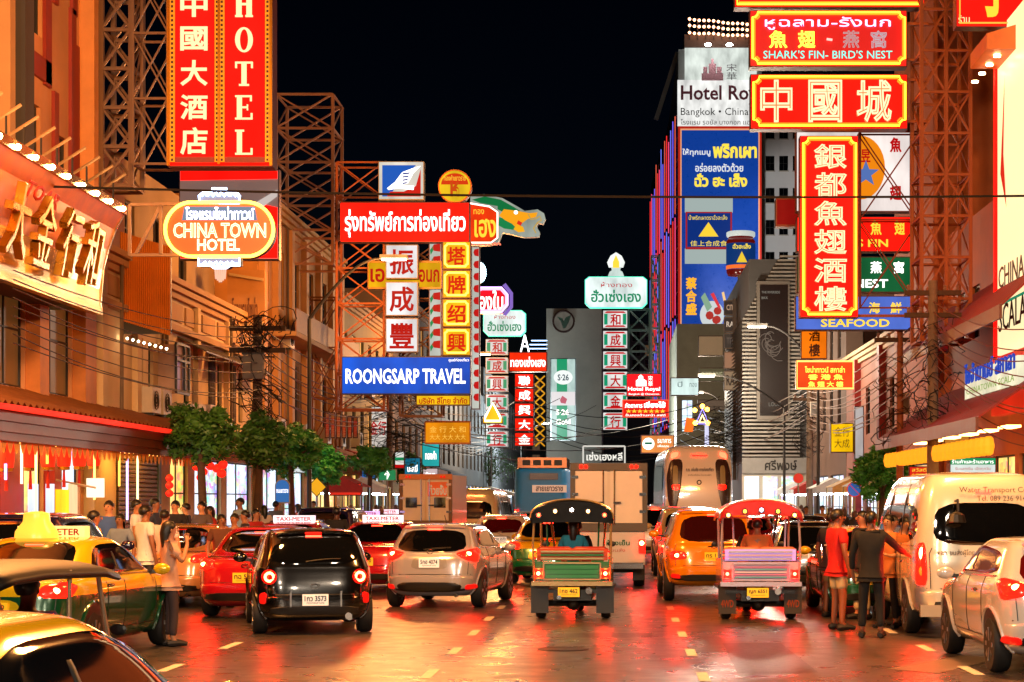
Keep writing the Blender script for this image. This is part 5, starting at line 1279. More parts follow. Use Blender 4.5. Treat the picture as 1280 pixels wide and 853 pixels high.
def plate(root, x, z, y, txt, m, w=.36, h=.16):
    p = put('number_plate', MB().box((x-w/2,y-.02,z-h/2),(x+w/2,y,z+h/2)), m, root)
    text(txt, (-w*.42,-h*.12,w*.42,h*.36), BLK, p, ((x,y-.021,z),(1,0,0),(0,0,1),(0,-1,0)), 'bold', False)
    text('กรุงเทพมหานคร', (-w*.34,-h*.4,w*.34,-h*.2), BLK, p, ((x,y-.021,z),(1,0,0),(0,0,1),(0,-1,0)), 'flat', False)
    return p
SPEC = {
 'mini':  dict(L=3.7, lv=[(.20,.16,3.5,.70),(.27,.05,3.64,.78),(.45,.0,3.7,.825),(.68,.015,3.68,.84),(.84,.05,3.5,.835),(.93,.075,2.98,.82),(.98,.09,2.8,.80),(1.12,.15,2.58,.75),(1.27,.24,2.36,.70),(1.39,.36,2.1,.645),(1.455,.52,1.85,.57),(1.485,.85,1.5,.33)], r=.29, wb=(.62,3.02)),
 'hatch': dict(L=4.1, lv=[(.22,.18,3.9,.70),(.30,.06,4.02,.79),(.48,.0,4.1,.835),(.70,.02,4.07,.85),(.86,.05,3.85,.85),(.95,.09,3.25,.83),(1.0,.12,3.05,.81),(1.14,.24,2.78,.75),(1.28,.38,2.5,.69),(1.40,.50,2.2,.63),(1.455,.66,1.95,.55),(1.48,1.0,1.6,.32)], r=.31, wb=(.70,3.28)),
 'sedan': dict(L=4.55, lv=[(.20,.18,4.35,.72),(.28,.06,4.46,.80),(.46,.0,4.55,.85),(.68,.03,4.52,.865),(.84,.07,4.25,.86),(.95,.16,3.55,.83),(1.0,.50,3.35,.79),(1.1,.78,3.1,.74),(1.24,1.02,2.85,.68),(1.36,1.25,2.55,.62),(1.43,1.5,2.3,.54),(1.46,1.8,2.05,.32)], r=.31, wb=(.92,3.58)),
 'suv':   dict(L=4.6, lv=[(.30,.18,4.4,.76),(.38,.05,4.52,.85),(.60,.0,4.6,.90),(.85,.02,4.56,.91),(1.02,.05,4.2,.90),(1.1,.09,3.5,.87),(1.15,.11,3.3,.85),(1.3,.20,3.05,.79),(1.48,.32,2.8,.73),(1.62,.42,2.5,.68),(1.69,.58,2.2,.6),(1.72,.95,1.9,.34)], r=.35, wb=(.85,3.62)),
 'van':   dict(L=5.3, lv=[(.30,.14,5.1,.80),(.38,.03,5.22,.90),(.6,.0,5.3,.94),(.95,.0,5.28,.95),(1.15,.02,5.0,.945),(1.25,.03,4.75,.94),(1.6,.07,4.4,.90),(1.95,.14,4.0,.84),(2.15,.22,3.7,.77),(2.25,.34,3.4,.68),(2.29,.8,3.0,.4)], r=.34, wb=(1.1,4.2)),
}
def car(kind, name, label, x, y, deg, col, col2=None, split=.74, lamps='bar', plate_m=None, ptxt='1กข 2573', taxi=None, brake=True, cat='car', win=None, bumper=None, stop=True, group=None, detail=True):
    S = SPEC[kind]; L = S['L']; lv = S['lv']; r = S['r']
    t = thing(name, label, cat, (x,y,0), R(deg), group, world=False)
    pm = carpaint(col); pm2 = carpaint(col2) if col2 else None
    B = Body(t, lv, pm, 5. if kind != 'van' else 7., split if col2 else None, carpaint(col2) if col2 else None)
    W = max(a[3] for a in lv); H = lv[-1][0]
    g = win or GLASS
    if kind == 'sedan':
        B.patch('rear_window', [(-.62,1.04),(.62,1.04),(.50,1.40),(-.50,1.40)], 'rear', g, .011)
        sw = [(1.05,1.03),(3.15,1.0),(2.72,1.30),(2.3,1.37),(1.45,1.36)]
    elif kind == 'van':
        B.patch('rear_window', [(-.72,1.28),(.72,1.28),(.66,1.86),(-.66,1.86)], 'rear', g, .011)
        sw = [(.35,1.28),(4.35,1.26),(4.0,1.84),(.42,1.86)]
    elif kind == 'suv':
        B.patch('rear_window', [(-.66,1.12),(.66,1.12),(.56,1.60),(-.56,1.60)], 'rear', g, .011)
        sw = [(.42,1.2),(3.2,1.14),(2.65,1.55),(2.3,1.61),(.7,1.58)]
    else:
        B.patch('rear_window', [(-.64,.99),(.64,.99),(.53,H-.11),(-.53,H-.11)], 'rear', g, .011)
        sw = [(.62,1.08),(2.95 if kind=='hatch' else 2.62,1.03),(2.45 if kind=='hatch' else 2.3,H-.17),(2.0,H-.1),(.78,H-.16)]
    B.pair('side_window', sw, 'side', g, off=.011)
    fy = H-.12
    zb = {'van':1.32,'suv':1.2,'sedan':1.04}.get(kind,1.04)
    B.patch('windscreen', [(-W*.78,zb),(W*.78,zb),(W*.66,fy),(-W*.66,fy)], 'front', g, .004)
    for s_ in (-1, 1): # door pillar strips over the side glass
        for yy in ((1.95,) if kind != 'van' else (1.5,2.9)):
            B.patch('door_pillar', [(yy-.04,sw[0][1]-.02),(yy+.04,sw[0][1]-.02),(yy+.03,fy-.03),(yy-.03,fy-.03)], 'right' if s_ > 0 else 'left', BLK, .018, rings=2, rnd=0)
        B.patch('door_handle', [(1.35,.86 if kind!='van' else 1.0),(1.58,.86 if kind!='van' else 1.0),(1.58,.90 if kind!='van' else 1.04),(1.35,.90 if kind!='van' else 1.04)], 'right' if s_ > 0 else 'left', CHROME if detail else pm, .03, rings=2, rnd=1)
    for yy in S['wb']:
        B.pair('wheel_arch', circ(yy, r+.02, r+.07, 16), 'side', BLK, off=.008, rings=5, rnd=0)
        for sx in (-1,1): wheel(t, sx*(W-.10), yy, r, .20)
    def gap(pts, d):
        q = []
        for a, b in zip(pts, pts[1:]):
            for k in range(8): q.append((a[0]+(b[0]-a[0])*k/8, a[1]+(b[1]-a[1])*k/8))
        q.append(pts[-1]); hs = [B.hit(a, b, d) for a, b in q]; hs = [h+n*.001 for h, n in hs if h is not None]
        if len(hs) > 2: put('panel_gap', MB().tube(hs, .0065, 4), BLK, t)
    zg = lv[1][0]+.30
    if detail:
        zw = sw[0][1]
        for q in ('left','right'):
            for yy in (S['wb'][0]+.42, 1.95, S['wb'][1]-.5): gap([(yy,lv[1][0]+.08),(yy,zw-.04)], q)
            gap([(S['wb'][0]+.42,lv[1][0]+.08),(S['wb'][1]-.5,lv[1][0]+.08)], q)
        gap([(-W*.84,zg),(W*.84,zg)], 'rear')
        zt_ = {'sedan':.98,'van':1.24,'suv':1.08}.get(kind,.96)
        for sx in (-1,1): gap([(sx*W*.78,zg),(sx*W*.80,zt_-.08),(sx*W*.76,zt_)], 'rear')
        if kind == 'sedan': gap([(-W*.76,.985),(W*.76,.985)], 'rear')
    # lower rear bumper, sills
    zl = lv[1][0]
    if detail:
        for yy in S['wb']:      # arch lips
            for q in ('left','right'):
                pts = [B.hit(yy+(r+.075)*math.cos(a), r+.03+(r+.075)*math.sin(a), q) for a in [math.pi*(-.08+1.16*k/16) for k in range(17)]]
                pts = [h+n*.004 for h, n in pts if h is not None]
                if len(pts) > 5: put('arch_lip', MB().tube(pts, .02, 6), pm2 if col2 else pm, t, True)
        for q in ('left','right'):   # chrome line under the side glass
            pts = [B.hit(sw[0][0]+(sw[1][0]-sw[0][0])*k/14, sw[0][1]-.02+(sw[1][1]-sw[0][1])*k/14, q) for k in range(15)]
            pts = [h+n*.006 for h, n in pts if h is not None]
            if len(pts) > 5: put('window_trim', MB().tube(pts, .009, 5), CHROME, t)
        bz0, bz1 = zl+.03, zl+.28
        B.patch('bumper_cover', [(-W*.93,bz0),(W*.93,bz0),(W*.95,bz1-.03),(W*.7,bz1),(-W*.7,bz1),(-W*.95,bz1-.03)], 'rear', pm2 if col2 else pm, .028, rings=10, rnd=1)
        if kind in ('hatch','suv','mini'):
            pts = [B.hit(x_*W*.62, H-.055-.02*x_*x_, 'rear') for x_ in [-1+k/6 for k in range(13)]]
            pts = [h+Vector((0,-.05,.012)) for h, n in pts if h is not None]
            if len(pts) > 4: put('roof_spoiler', MB().tube(pts, .028, 6), pm, t, True)
    B.patch('bumper', [(-W*.86,zl+.02),(W*.86,zl+.02),(W*.82,zl+.15),(-W*.82,zl+.15)] if bumper is None else bumper, 'rear', BLK, .040, rings=6, rnd=1)
    TB = TAILHOT if brake else REFL
    if lamps == 'round':
        for sx in (-1,1):
            a = B.patch('tail_light', circ(sx*.63,.82,.105), 'rear', mat('round_red_lens','5a0505',.12,emis='ff1008',estr=1.0,sample=False), .02, .015, rnd=0)
            h, nn = B.hit(sx*.63,.82,'rear')
            put('glow_ring', MB().tube([(h.x+.058*math.cos(q*.3927),h.y-.045,h.z+.058*math.sin(q*.3927)) for q in range(16)],.02,6,True), mat('ring_bulb','ff6a50',.3,emis='ff2a14',estr=90.,sample=True), a)
            B.patch('reflector', [(sx*.66,.44),(sx*.74,.44),(sx*.74,.60),(sx*.66,.60)], 'rear', REFL, .045)
    else:
        if lamps == 'bar': out = [(.50,.80),(.80,.78),(.82,.92),(.72,.97),(.52,.93)]; hot = (.68,.87)
        elif lamps == 'tri': out = [(.44,.97),(.60,.86),(.80,.80),(.81,.98),(.76,1.06),(.62,1.02)]; hot = (.67,.96)
        elif lamps == 'tall': out = [(.74,.92),(.87,.92),(.86,1.48),(.76,1.5)]; hot = (.80,1.38)
        elif lamps == 'van': out = [(.78,.72),(.92,.72),(.9,1.3),(.8,1.32)]; hot = (.85,1.16)
        else: out = [(.55,.80),(.84,.80),(.86,.98),(.66,1.02),(.56,.95)]; hot = (.72,.9)
        for sx in (-1,1):
            a = B.patch('tail_light', [(sx*p,q) for p,q in out], 'rear', TAIL, .018, .012)
            h, nn = B.hit(sx*hot[0],hot[1],'rear')
            if h is not None:
                put('bulb', MB().ball((h.x,h.y-.03,h.z),(.055,.02,.035) if lamps not in ('van','tall') else (.04,.02,.09),10,6), TB, a, True)
            if lamps in ('van','tall'):
                zz = hot[1]-.24; h, nn = B.hit(sx*hot[0],zz,'rear')
                if h is not None: put('lower_bulb', MB().ball((h.x,h.y-.025,h.z),(.045,.015,.07),10,6), AMBER, a, True)
            if kind in ('hatch','suv'): B.patch('reflector', [(sx*.6,.34+.1*(kind=='suv')),(sx*.78,.36+.1*(kind=='suv')),(sx*.78,.44+.1*(kind=='suv')),(sx*.62,.43+.1*(kind=='suv'))], 'rear', REFL, .045)
    if stop:
        zt = H-.10 if kind not in ('sedan','van') else (1.36 if kind == 'sedan' else 2.02)
        h, nn = B.hit(0,zt,'rear')
        if h is not None: put('stop_lamp', MB().cbox((0,h.y-.012,zt),(.22,.03,.025)), STOP if brake else REFL, t)
    zp = {'mini':.50,'hatch':.80,'sedan':.66,'suv':.85,'van':.56}[kind]
    h, nn = B.hit(0,zp,'rear')
    if zp < zl+.3 and detail: h = h+Vector((0,-.03,0))
    if kind in ('hatch','suv','sedan'): B.patch('plate_recess', [(-.34,zp-.11),(.34,zp-.11),(.28,zp+.11),(-.28,zp+.11)], 'rear', pm if kind!='hatch' else carpaint('8a8a8a'), .004)
    plate(t, 0, zp, h.y-.012, ptxt, plate_m or WPLATE)
    zc = zp+.19 if kind != 'van' else 1.1
    h, nn = B.hit(0,zc,'rear')
    if h is not None:
        put('badge', MB().tube([(.055*math.cos(q*.5236),h.y-.015,zc+.035*math.sin(q*.5236)) for q in range(12)],.009,5,True), CHROME, t)
    for sx in (-1,1):
        ym = {'van':4.25,'sedan':3.0,'suv':3.0}.get(kind,2.72); zm = {'van':1.35,'suv':1.22}.get(kind,1.02)
        mi = put('mirror', MB().ball((sx*(W+.10),ym,zm),(.11,.06,.075),10,8), pm, t, True)
        put('stalk', MB().bar((sx*(W-.12),ym,zm-.05),(sx*(W+.05),ym,zm-.03),.05), BLK, mi)
    if detail:
        h, nn = B.hit(.12,1.02 if kind!='van' else 1.33,'rear')
        if kind in ('mini','hatch','suv'): put('wiper', MB().tube([(-.02,.07+.05,1.0),(.18,h.y-.03,1.06),(.34,h.y-.03,1.04)] if False else [Vector(B.hit(a,1.02+.05*math.sin(a*3+.6),'rear')[0])+Vector((0,-.02,0)) for a in (-.12,0,.12,.26,.36)],.009,5), BLK, t)
        put('exhaust', MB().tube([(.48,.14,.24),(.48,-.02,.24)],.035,10), CHROME, t)
        h, nn = B.hit(0,1.4 if kind!='van' else 4.2,'top')
    if taxi:
        zt = H-.02
        bx = put('taxi_sign', MB().box((-.42,1.75,zt),(.42,1.92,zt+.14)), mat('taxi_lamp_'+taxi,'d8d0c8',.4,emis=taxi,estr=.75,sample=True), t)
        text('TAXI-METER', (-.36,.03,.36,.11), glow('c01a18',.9), bx, ((0,1.748,zt),(1,0,0),(0,0,1),(0,-1,0)), 'bold', False)
    return t
def gx(px, Y): return PX(px, Y)
def gy(py): return FPX*EYE/(py-CY)
# near left lane ---------------------------------------------------------------------
car('sedan','taxi_car','yellow taxi in the bottom left foreground showing only roof and front pillar', -3.1,5.7,-8,'c89008',None,taxi=None,cat='taxi',ptxt='ทม 1184',stop=False)
t = car('sedan','taxi_car','yellow and green taxi with lit roof sign left of the black car', -7.05,21.6,-5,'d8b414','0c4a2a',split=.80,taxi='ffd060',cat='taxi',plate_m=YPLATE,ptxt='ทษ 8842',brake=True)
put('beacon', MB().lathe((-.1,1.55,1.44),[(.26,0),(.25,.08),(.16,.2),(.15,.3),(.06,.32)],14), mat('amber_dome','c89a30',.3,emis='ffc040',estr=.8,sample=True), t, True)
car('sedan','taxi_car','pink-red taxi with plain boot ahead of the yellow taxi', -5.95,30.5,-3,'b0101c',taxi=None,cat='taxi',plate_m=YPLATE,ptxt='ทฉ 553')
car('sedan','taxi_car','red taxi with white roof sign behind the black car', -6.7,37.5,-2,'a80f18',taxi='f0e8ff',cat='taxi',plate_m=YPLATE,ptxt='ทฬ 471')
car('sedan','parked_car','pale peach sedan stopped by the pavement crowd', -8.0,33.5,-4,'c8905a',lamps='bar',ptxt='ฌศ 31',brake=False)
car('suv','parked_car','dark purple car with blue beam behind the left tuk-tuk', -8.3,25.5,0,'1c1838',brake=False,stop=False)
# black hatchback
t = car('mini','hatchback_car','glossy black small hatchback with round glowing tail lamps', gx(394,26.9),26.9,13,'060607',lamps='round',ptxt='1กว 3573')
put('exhaust_tip', MB().lathe((.46,-.06,.27),[(.05,0),(.05,.12)],12,'y'), CHROME, t)
for x in (-.34,.36): put('chrome_guard', MB().box((x-.012,-.035,.40),(x+.012,0.02,.62)), CHROME, t)
# silver hatchback, turned a little to the left so its right flank shows
t = car('hatch','hatchback_car','silver hatchback with angular lit tail lamps in the second lane', gx(536,33.4),33.4,-7,'9c9ca4',lamps='tri',ptxt='5กฮ 4074',bumper=[(-.60,.30),(.60,.30),(.66,.42),(.5,.48),(-.5,.48),(-.66,.42)])
put('antenna', MB().tube([(0,1.5,1.47),(0,1.3,1.62)],.008,5), BLK, t)
car('sedan','taxi_car','red taxi with white roof lamp between the black and silver hatchbacks', gx(455,38.5),38.5,-5,'b01020',taxi='f4f0ff',cat='taxi',plate_m=YPLATE,ptxt='ทธ 620')
car('sedan','sedan_car','dark sedan with violet light put into its paint far in the left lane', gx(440,52),52.,-3,'2a1c50',brake=False,taxi='b8a8ff')  # paint tinted violet for the light on the car
car('suv','parked_car','dark car behind the red taxis on the left, purple light in its paint', gx(400,47),47.,-3,'1e1a40',brake=False,stop=False)  # purple light on this car is put into its paint
car('sedan','sedan_car','dim violet sedan waiting near the left kerb', gx(352,44),44.,-2,'2c2048',brake=False,stop=False)
car('sedan','taxi_car','crimson taxi far left among the waiting cars', gx(470,62),62.,-3,'9a1018',cat='taxi',taxi='f4e8ff',plate_m=YPLATE)
car('van','minivan','white minivan behind the silver hatchback', gx(588,63),63.,-4,'c8b890',lamps='van',cat='van',ptxt='ฮฉ 200')
car('hatch','hatchback_car','white hatchback with red reflection coloured into its rear window ahead of the green taxi', gx(625,53),53.,-2,'c8c0b4',lamps='tri',win=paint('3a0508',.1))  # dark red glass colour stands in for reflected red light
car('sedan','taxi_car','green and yellow taxi half hidden behind the middle tuk-tuk', gx(678,43),43.,-4,'d8a818','0a6a3a',split=.82,cat='taxi',plate_m=YPLATE,ptxt='ทม 934',taxi='ffd060')
car('sedan','sedan_car','dark red sedan below the blue bus', gx(652,66),66.,0,'6a0c10')
car('suv','suv_car','white car with glowing lamps beside the box truck', gx(819,57),57.,0,'d0ccc8',lamps='bar',ptxt='กท 71')
car('sedan','taxi_car','red car just ahead of the white SUV', gx(842,70),70.,0,'8a1014',cat='car')
car('suv','suv_car','white and tan car in the third lane ahead of the yellow taxi', gx(864,47),47.,0,'c8b488',lamps='tall')
car('suv','taxi_car','bright yellow taxi beside the right tuk-tuk', gx(893,35.5),35.5,1,'e08a08',lamps='bar',cat='taxi',plate_m=YPLATE,ptxt='ทร 118',win=paint('2a0808',.1))  # red reflection is coloured into the window glass
car('sedan','sedan_car','red car roof seen above the right tuk-tuk', gx(938,52),52.,0,'8e0c10')
car('hatch','hatchback_car','dark car in the right lane behind the group of people', gx(1022,37),37.,0,'101014',lamps='bar',brake=False,stop=False)
car('hatch','hatchback_car','black car parked far along the right kerb', gx(1006,52),52.,0,'141418',brake=False,stop=False)
car('sedan','taxi_car','yellow taxi hidden behind the standing group on the right', gx(1105,30.5),30.5,0,'d8b010','0a5030',split=.8,cat='taxi',plate_m=YPLATE)
# white commuter van
t = car('van','commuter_van','white commuter van with dark rear window and company lettering', gx(1232,26.3),26.3,0,'d8d2c0',lamps='van',cat='van',ptxt='นข 4471',plate_m=WPLATE)
VT = paint('2a2a40',.5)
text('Water Transport Co.,Ltd.', (0,0,1.15,.10), VT, t, ((-.34,.10,1.98),(1,0,0),(0,.19,.98),(0,-.98,.19)), 'flat', False)
text('Tel. 089 236 9142', (0,0,.72,.075), VT, t, ((-.1,.075,1.885),(1,0,0),(0,.19,.98),(0,-.98,.19)), 'flat', False)
text('หจก. ขนส่งผู้โดยสาร ทางน้ำ', (0,0,.85,.10), VT, t, ((-.66,-.012,1.12),(1,0,0),(0,.06,.998),(0,-.998,.06)), 'flat', False)
put('step_bumper', MB().box((-.9,-.06,.30),(.9,.06,.46)), carpaint('c8c0b0'), t)
put('camera_arm', MB().tube([(-.40,.10,1.88),(-.40,-.10,1.90),(-.40,-.14,1.74)],.018,6), BLK, t); put('rear_mirror', MB().lathe((-.42,-.14,1.60),[(.02,.14),(.10,.1),(.13,0),(.12,-.01)],12), BLK, t)
put('inside_bag', MB().ball((.28,.14,1.62),(.2,.06,.22),10,8), paint('c8b090',.8,var=.2), t)
put('sticker', MB().box((.05,.045,1.34),(.14,.06,1.45)), paint('d0c8b8',.6), t)
# white hatchback at right edge
car('hatch','hatchback_car','white hatchback with lit tail lamp at the right edge', 4.95,20.5,1,'d8d2cc',lamps='tri',ptxt='ขร 907',win=paint('4a0808',.1))  # window colour holds the red light mirrored in it

# distant queue of traffic up the street
FAR = [('sedan',-6.3,58,'7a0c12',1,'white sign taxi'),('sedan',-6.5,70,'2a2a30',1,'charcoal'),('hatch',-3.4,72,'b8b0a8',1,'cream hatch'),('sedan',-6.6,84,'9a1418',1,'scarlet'),('suv',-3.5,86,'303438',1,'graphite'),('sedan',-6.4,98,'8a8a90',1,'pewter'),
 ('sedan',-.6,92,'a01018',1,'ruby'),('suv',-3.6,104,'c8c0b0',1,'ivory'),('sedan',-.5,108,'d8a010',1,'amber'),('hatch',2.3,84,'7a1014',1,'maroon'),('suv',2.3,98,'b0b0b0',1,'ash'),('sedan',5.2,62,'1a1a20',0,'jet'),('suv',5.3,72,'6a1418',0,'wine'),('sedan',5.2,84,'8a8078',0,'stone'),('sedan',2.4,112,'20242a',1,'ink'),('sedan',-3.6,120,'a8181c',1,'cherry')]
for k_, fx_, fy_, c_, br, nm in FAR:
    car(k_, 'distant_car', f'{nm} coloured car in the distant queue of traffic', fx_, fy_, 0, c_, brake=bool(br), stop=bool(br), detail=False, group='distant queue of traffic')
# box trucks ---------------------------------------------------------------------------
def box_truck(label, x, y, deg, W, zt, zb, L, boxc, doorc, cabc, orange=False, windows=False, sign=None, tail=True):
    t = thing('box_truck', label, 'truck', (x,y,0), R(deg), world=False)
    wall = mat('truck_box_'+boxc, boxc, .35, var=.08, scale=1.2, dirt=.15, coat=.3)
    h = W/2
    put('cargo_box', MB().box((-h,.05,zb),(h,L,zt)), wall, t)
    fr = paint('4a443c',.5,metal=.4) if not orange else paint('6a4a2a',.5,metal=.4)
    for sx in (-1,1):
        d = put('door', MB().box((min(sx*.03,sx*(h-.1)),.0,zb+.08),(max(sx*.03,sx*(h-.1)),.048,zt-.14)), mat('truck_door_'+doorc, doorc, .35, var=.08, scale=1.5, coat=.3, dirt=.12), t)
        put('lock_rod', MB().tube([(sx*.12,-.03,zb+.05),(sx*.12,-.03,zt-.12)],.018,6), CHROME, d)
        put('handle', MB().box((min(sx*.1,sx*.26),-.06,zb+.5),(max(sx*.1,sx*.26),-.03,zb+.54)), BLK, d)
        for zz in (zb+.3,(zb+zt)/2,zt-.3): put('hinge', MB().box((min(sx*(h-.16),sx*(h-.02)),-.03,zz),(max(sx*(h-.16),sx*(h-.02)),-.002,zz+.06)), CHROME, d)
        if windows: put('window', MB().box((sx*.42-.17,-.02,zb+.45),(sx*.42+.17,-.003,zb+.75)), GLASS, d)
        put('post', MB().box((min(sx*(h-.09),sx*(h+.01)),-.02,zb),(max(sx*(h-.09),sx*(h+.01)),.044,zt)), fr, t)
    put('top_beam', MB().box((-h-.01,-.03,zt-.13),(h+.01,.045,zt+.03)), fr if not orange else paint('c0702a',.5), t)
    put('sill_beam', MB().box((-h-.01,-.03,zb-.1),(h+.01,.045,zb+.07)), fr, t)
    for sx in (-.72,-.6,.6,.72): put('marker_lamp', MB().ball((sx*h,-.04,zt-.05),.035,8,6), REFL if not tail else TAIL, t)
    if orange:
        put('orange_panel', MB().box((.06,-.012,zt-.62),(h-.14,-.002,zt-.2)), mat('orange_print','d0561a',.5,emis='ff6a20',estr=.1), t)
        text('ก๋วยจั๊บ', (0,0,.52,.3), glow('ffc890',.5), t, ((.1,-.016,zt-.58),(1,0,0),(0,0,1),(0,-1,0)), 'bold', False)
    # pickup chassis below
    pm = carpaint(cabc)
    put('tailgate', MB().box((-h*.92,.0,.55),(h*.92,.05,zb-.12)), pm, t)
    put('pickup_bed', MB().box((-h*.95,.055,.5),(h*.95,2.0,zb-.11)), pm, t)
    v, f, n = shell([(.45,2.2,L+1.0,h*.86),(.6,2.1,L+1.3,h*.96),(.95,2.1,L+1.35,h*.97),(1.02,2.2,L+.6,h*.93),(1.5,2.3,L+.1,h*.8),(1.62,2.5,L-.4,h*.6)],5.)
    put('cab', MB().add(v,f), pm, t, True)
    put('rear_bumper', MB().box((-h*.9,-.12,.42),(h*.9,.0,.54)), CHROME if not orange else BLK, t)
    put('axle', MB().tube([(-h*.7,.95,.36),(h*.7,.95,.36)],.06,8), BLK, t)
    for yy in (.95, L+.4):
        for sx in (-1,1): wheel(t, sx*(h-.16), yy, .36, .24)
    for sx in (-1,1):
        a = put('tail_light', MB().box((min(sx*h*.78,sx*h*.95),-.04,.75),(max(sx*h*.78,sx*h*.95),.0,1.05)), TAIL, t)
        put('bulb', MB().ball((sx*h*.865,-.045,.97),(.05,.02,.05),8,6), TAILHOT if tail else REFL, a)
        put('mud_flap', MB().box((sx*(h-.17)-.13,.55,.15),(sx*(h-.17)+.13,.57,.5)), BLK, t)
    plate(t, -.1, .47, -.125, 'บท 4021', WPLATE)
    return t
t = box_truck('white box truck with double rear doors behind the middle tuk-tuk', gx(761,41.3),41.3,0,1.64,2.66,1.32,2.6,'cfc6b6','d2cabc','c8c4bc')
text('ห้องเย็น', (0,0,.5,.12), glow('1a6a3a',.5), t, ((-.05,-.006,.92),(1,0,0),(0,0,1),(0,-1,0)), 'bold', False); text('ขนส่ง', (0,0,.3,.08), paint('8a2a20',.5), t, ((.05,-.006,.78),(1,0,0),(0,0,1),(0,-1,0)), 'flat', False)
# hand-lettered frame standing on the truck roof
sg = thing('roof_letter_frame', 'white framed sign with Thai letters above the box truck', 'sign', P(755,580,60.))
for a, b in (((729,558),(781,558)),((729,580),(781,580)),((729,558),(729,580)),((781,558),(781,580))): strut('frame_bar', P(*a,60.), P(*b,60.), .05, glow('e8e4d8',.8), sg)
ptext('เซ่งเฮงหลี', (733,565,778,576), 60., glow('f0ece0',1.1), sg, 'bold', True)
strut('post', P(740,580,60.), P(740,640,60.), .06, FR_DARK, sg); strut('post', P(770,580,60.), P(770,640,60.), .06, FR_DARK, sg)
box_truck('orange and cream box truck with two small rear windows', gx(532,56.),56.,-5,1.55,2.62,1.22,2.6,'d8b888','e0c8a0','d0bc98',orange=True,windows=True,tail=False)
# blue bus with orange roof
t = thing('blue_bus', 'blue city bus with orange roof vents ahead of the tuk-tuk', 'bus', (gx(676,78.),78.,0), 0, world=False)
v, f, n = shell([(.35,.1,9.8,1.05),(.5,0,10,1.1),(2.2,0,10,1.1),(2.9,.02,9.9,1.09),(3.15,.08,9.8,1.06),(3.2,.25,9.6,.9)],12.)
put('body', MB().add(v,f), paint('2484c0',.45,var=.08,scale=1), t, True)
put('roof_unit', MB().box((-.95,.1,3.2),(1.05,5,3.62)), carpaint('c86a1c'), t)
for i in range(4): put('vent', MB().box((-.75+i*.43,.08,3.3),(-.43+i*.43,.098,3.52)), BLK, t)
put('rear_window', MB().box((-.45,-.02,2.72),(.7,.0,2.98)), paint('4a2a24',.15), t)
put('advert_strip', MB().box((-.35,-.03,2.2),(1.05,-.003,2.5)), mat('advert_strip','c8a890',.5,emis='ffd0b0',estr=.25), t)
text('สายเยาวราช', (0,0,1.1,.2), paint('5a2a2a',.5), t, ((-.2,-.035,2.25),(1,0,0),(0,0,1),(0,-1,0)), 'bold', False)
for sx in (-1,1): put('tail_light', MB().box((sx*.98-.07,-.03,.9),(sx*.98+.07,.0,1.5)), TAIL, t)
for yy in (2.2,7.8):
    for sx in (-1,1): wheel(t, sx*.95, yy, .48, .28)
plate(t, 0, .75, -.01, '12-4471', YPLATE)
# white coach
t = thing('white_coach', 'tall white coach with dark curved rear corner panels', 'coach', (gx(874,66.),66.,0), R(1), world=False)
BC = [(.35,.25,10.8,1.08),(.5,.08,11,1.16),(.9,.0,11,1.2),(1.8,.0,11,1.21),(2.8,.08,10.95,1.2),(3.4,.22,10.8,1.15),(3.7,.4,10.6,1.02),(3.78,.7,10.3,.8)]
B = Body(t, BC, carpaint('f0e6dc',0.,.25), 11.)
DK = paint('3a2420',.25,var=.2,scale=6)
for sx in (-1,1):
    d = B.patch('corner_panel', [(sx*.54,3.3),(sx*.98,3.3),(sx*1.12,2.7),(sx*1.08,1.95),(sx*.90,1.1),(sx*.76,1.7),(sx*.62,2.4)], 'rear', DK, .01)
    B.patch('corner_window', [(sx*.72,2.35),(sx*.92,2.35),(sx*.9,3.1),(sx*.72,3.1)], 'rear', paint('9a8a60',.2), .02, parent=d)
    B.patch('tail_light', [(sx*.68,2.25),(sx*.92,2.25),(sx*.92,2.42),(sx*.68,2.42)], 'rear', TAIL, .025, parent=d)
    B.patch('roof_light', [(sx*.72,3.4),(sx*.98,3.3),(sx*.95,3.52),(sx*.7,3.56)], 'rear', STOP, .02)
    B.patch('side_window', [(.6,2.2),(10.2,2.2),(10,3.2),(.8,3.2)], 'right' if sx > 0 else 'left', GLASS, .006)
    B.patch('vent_grille', [(sx*.12,1.32),(sx*.52,1.32),(sx*.52,1.58),(sx*.12,1.58)], 'rear', paint('8a7a6e',.5), .006, rnd=0)
    for i in range(4):
        for k in range(3):
            h, nn = B.hit(sx*(.17+i*.1),1.37+k*.08,'rear'); put('vent_slot', MB().cbox((h.x,h.y-.012,h.z),(.075,.01,.05)), BLK, t)
put('name_line', MB().box((-.3,.2,3.42),(.3,.21,3.44)), paint('a03a30',.5), t)
text('ก.ก. เด่นชัย การท่องเที่ยว', (0,0,.95,.14), paint('3a2a28',.5), t, ((-.45,.085,2.88),(1,0,0),(0,.1,.99),(0,-.99,.1)), 'bold', False)
text('นำเที่ยวทั่วไทย โทร 02 8871', (0,0,.8,.07), paint('3a2a28',.5), t, ((-.38,.07,2.72),(1,0,0),(0,.1,.99),(0,-.99,.1)), 'flat', False)
put('emblem', MB().tube([(.07*math.cos(q*.5236),-.01+.05,2.5+.07*math.sin(q*.5236)) for q in range(12)],.02,6,True), BLK, t)
h, nn = B.hit(0,3.5,'rear'); put('stop_lamp', MB().cbox((0,h.y-.03,3.42),(.5,.04,.05)), TAIL, t)
put('bumper', MB().box((-1.0,-.08,.45),(1.0,.05,.7)), carpaint('c8b8a8'), t)
for yy in (2.6,8.6):
    for sx in (-1,1): wheel(t, sx*1.02, yy, .5, .3)
plate(t, 0, .98, -.02, '30-0917', WPLATE)

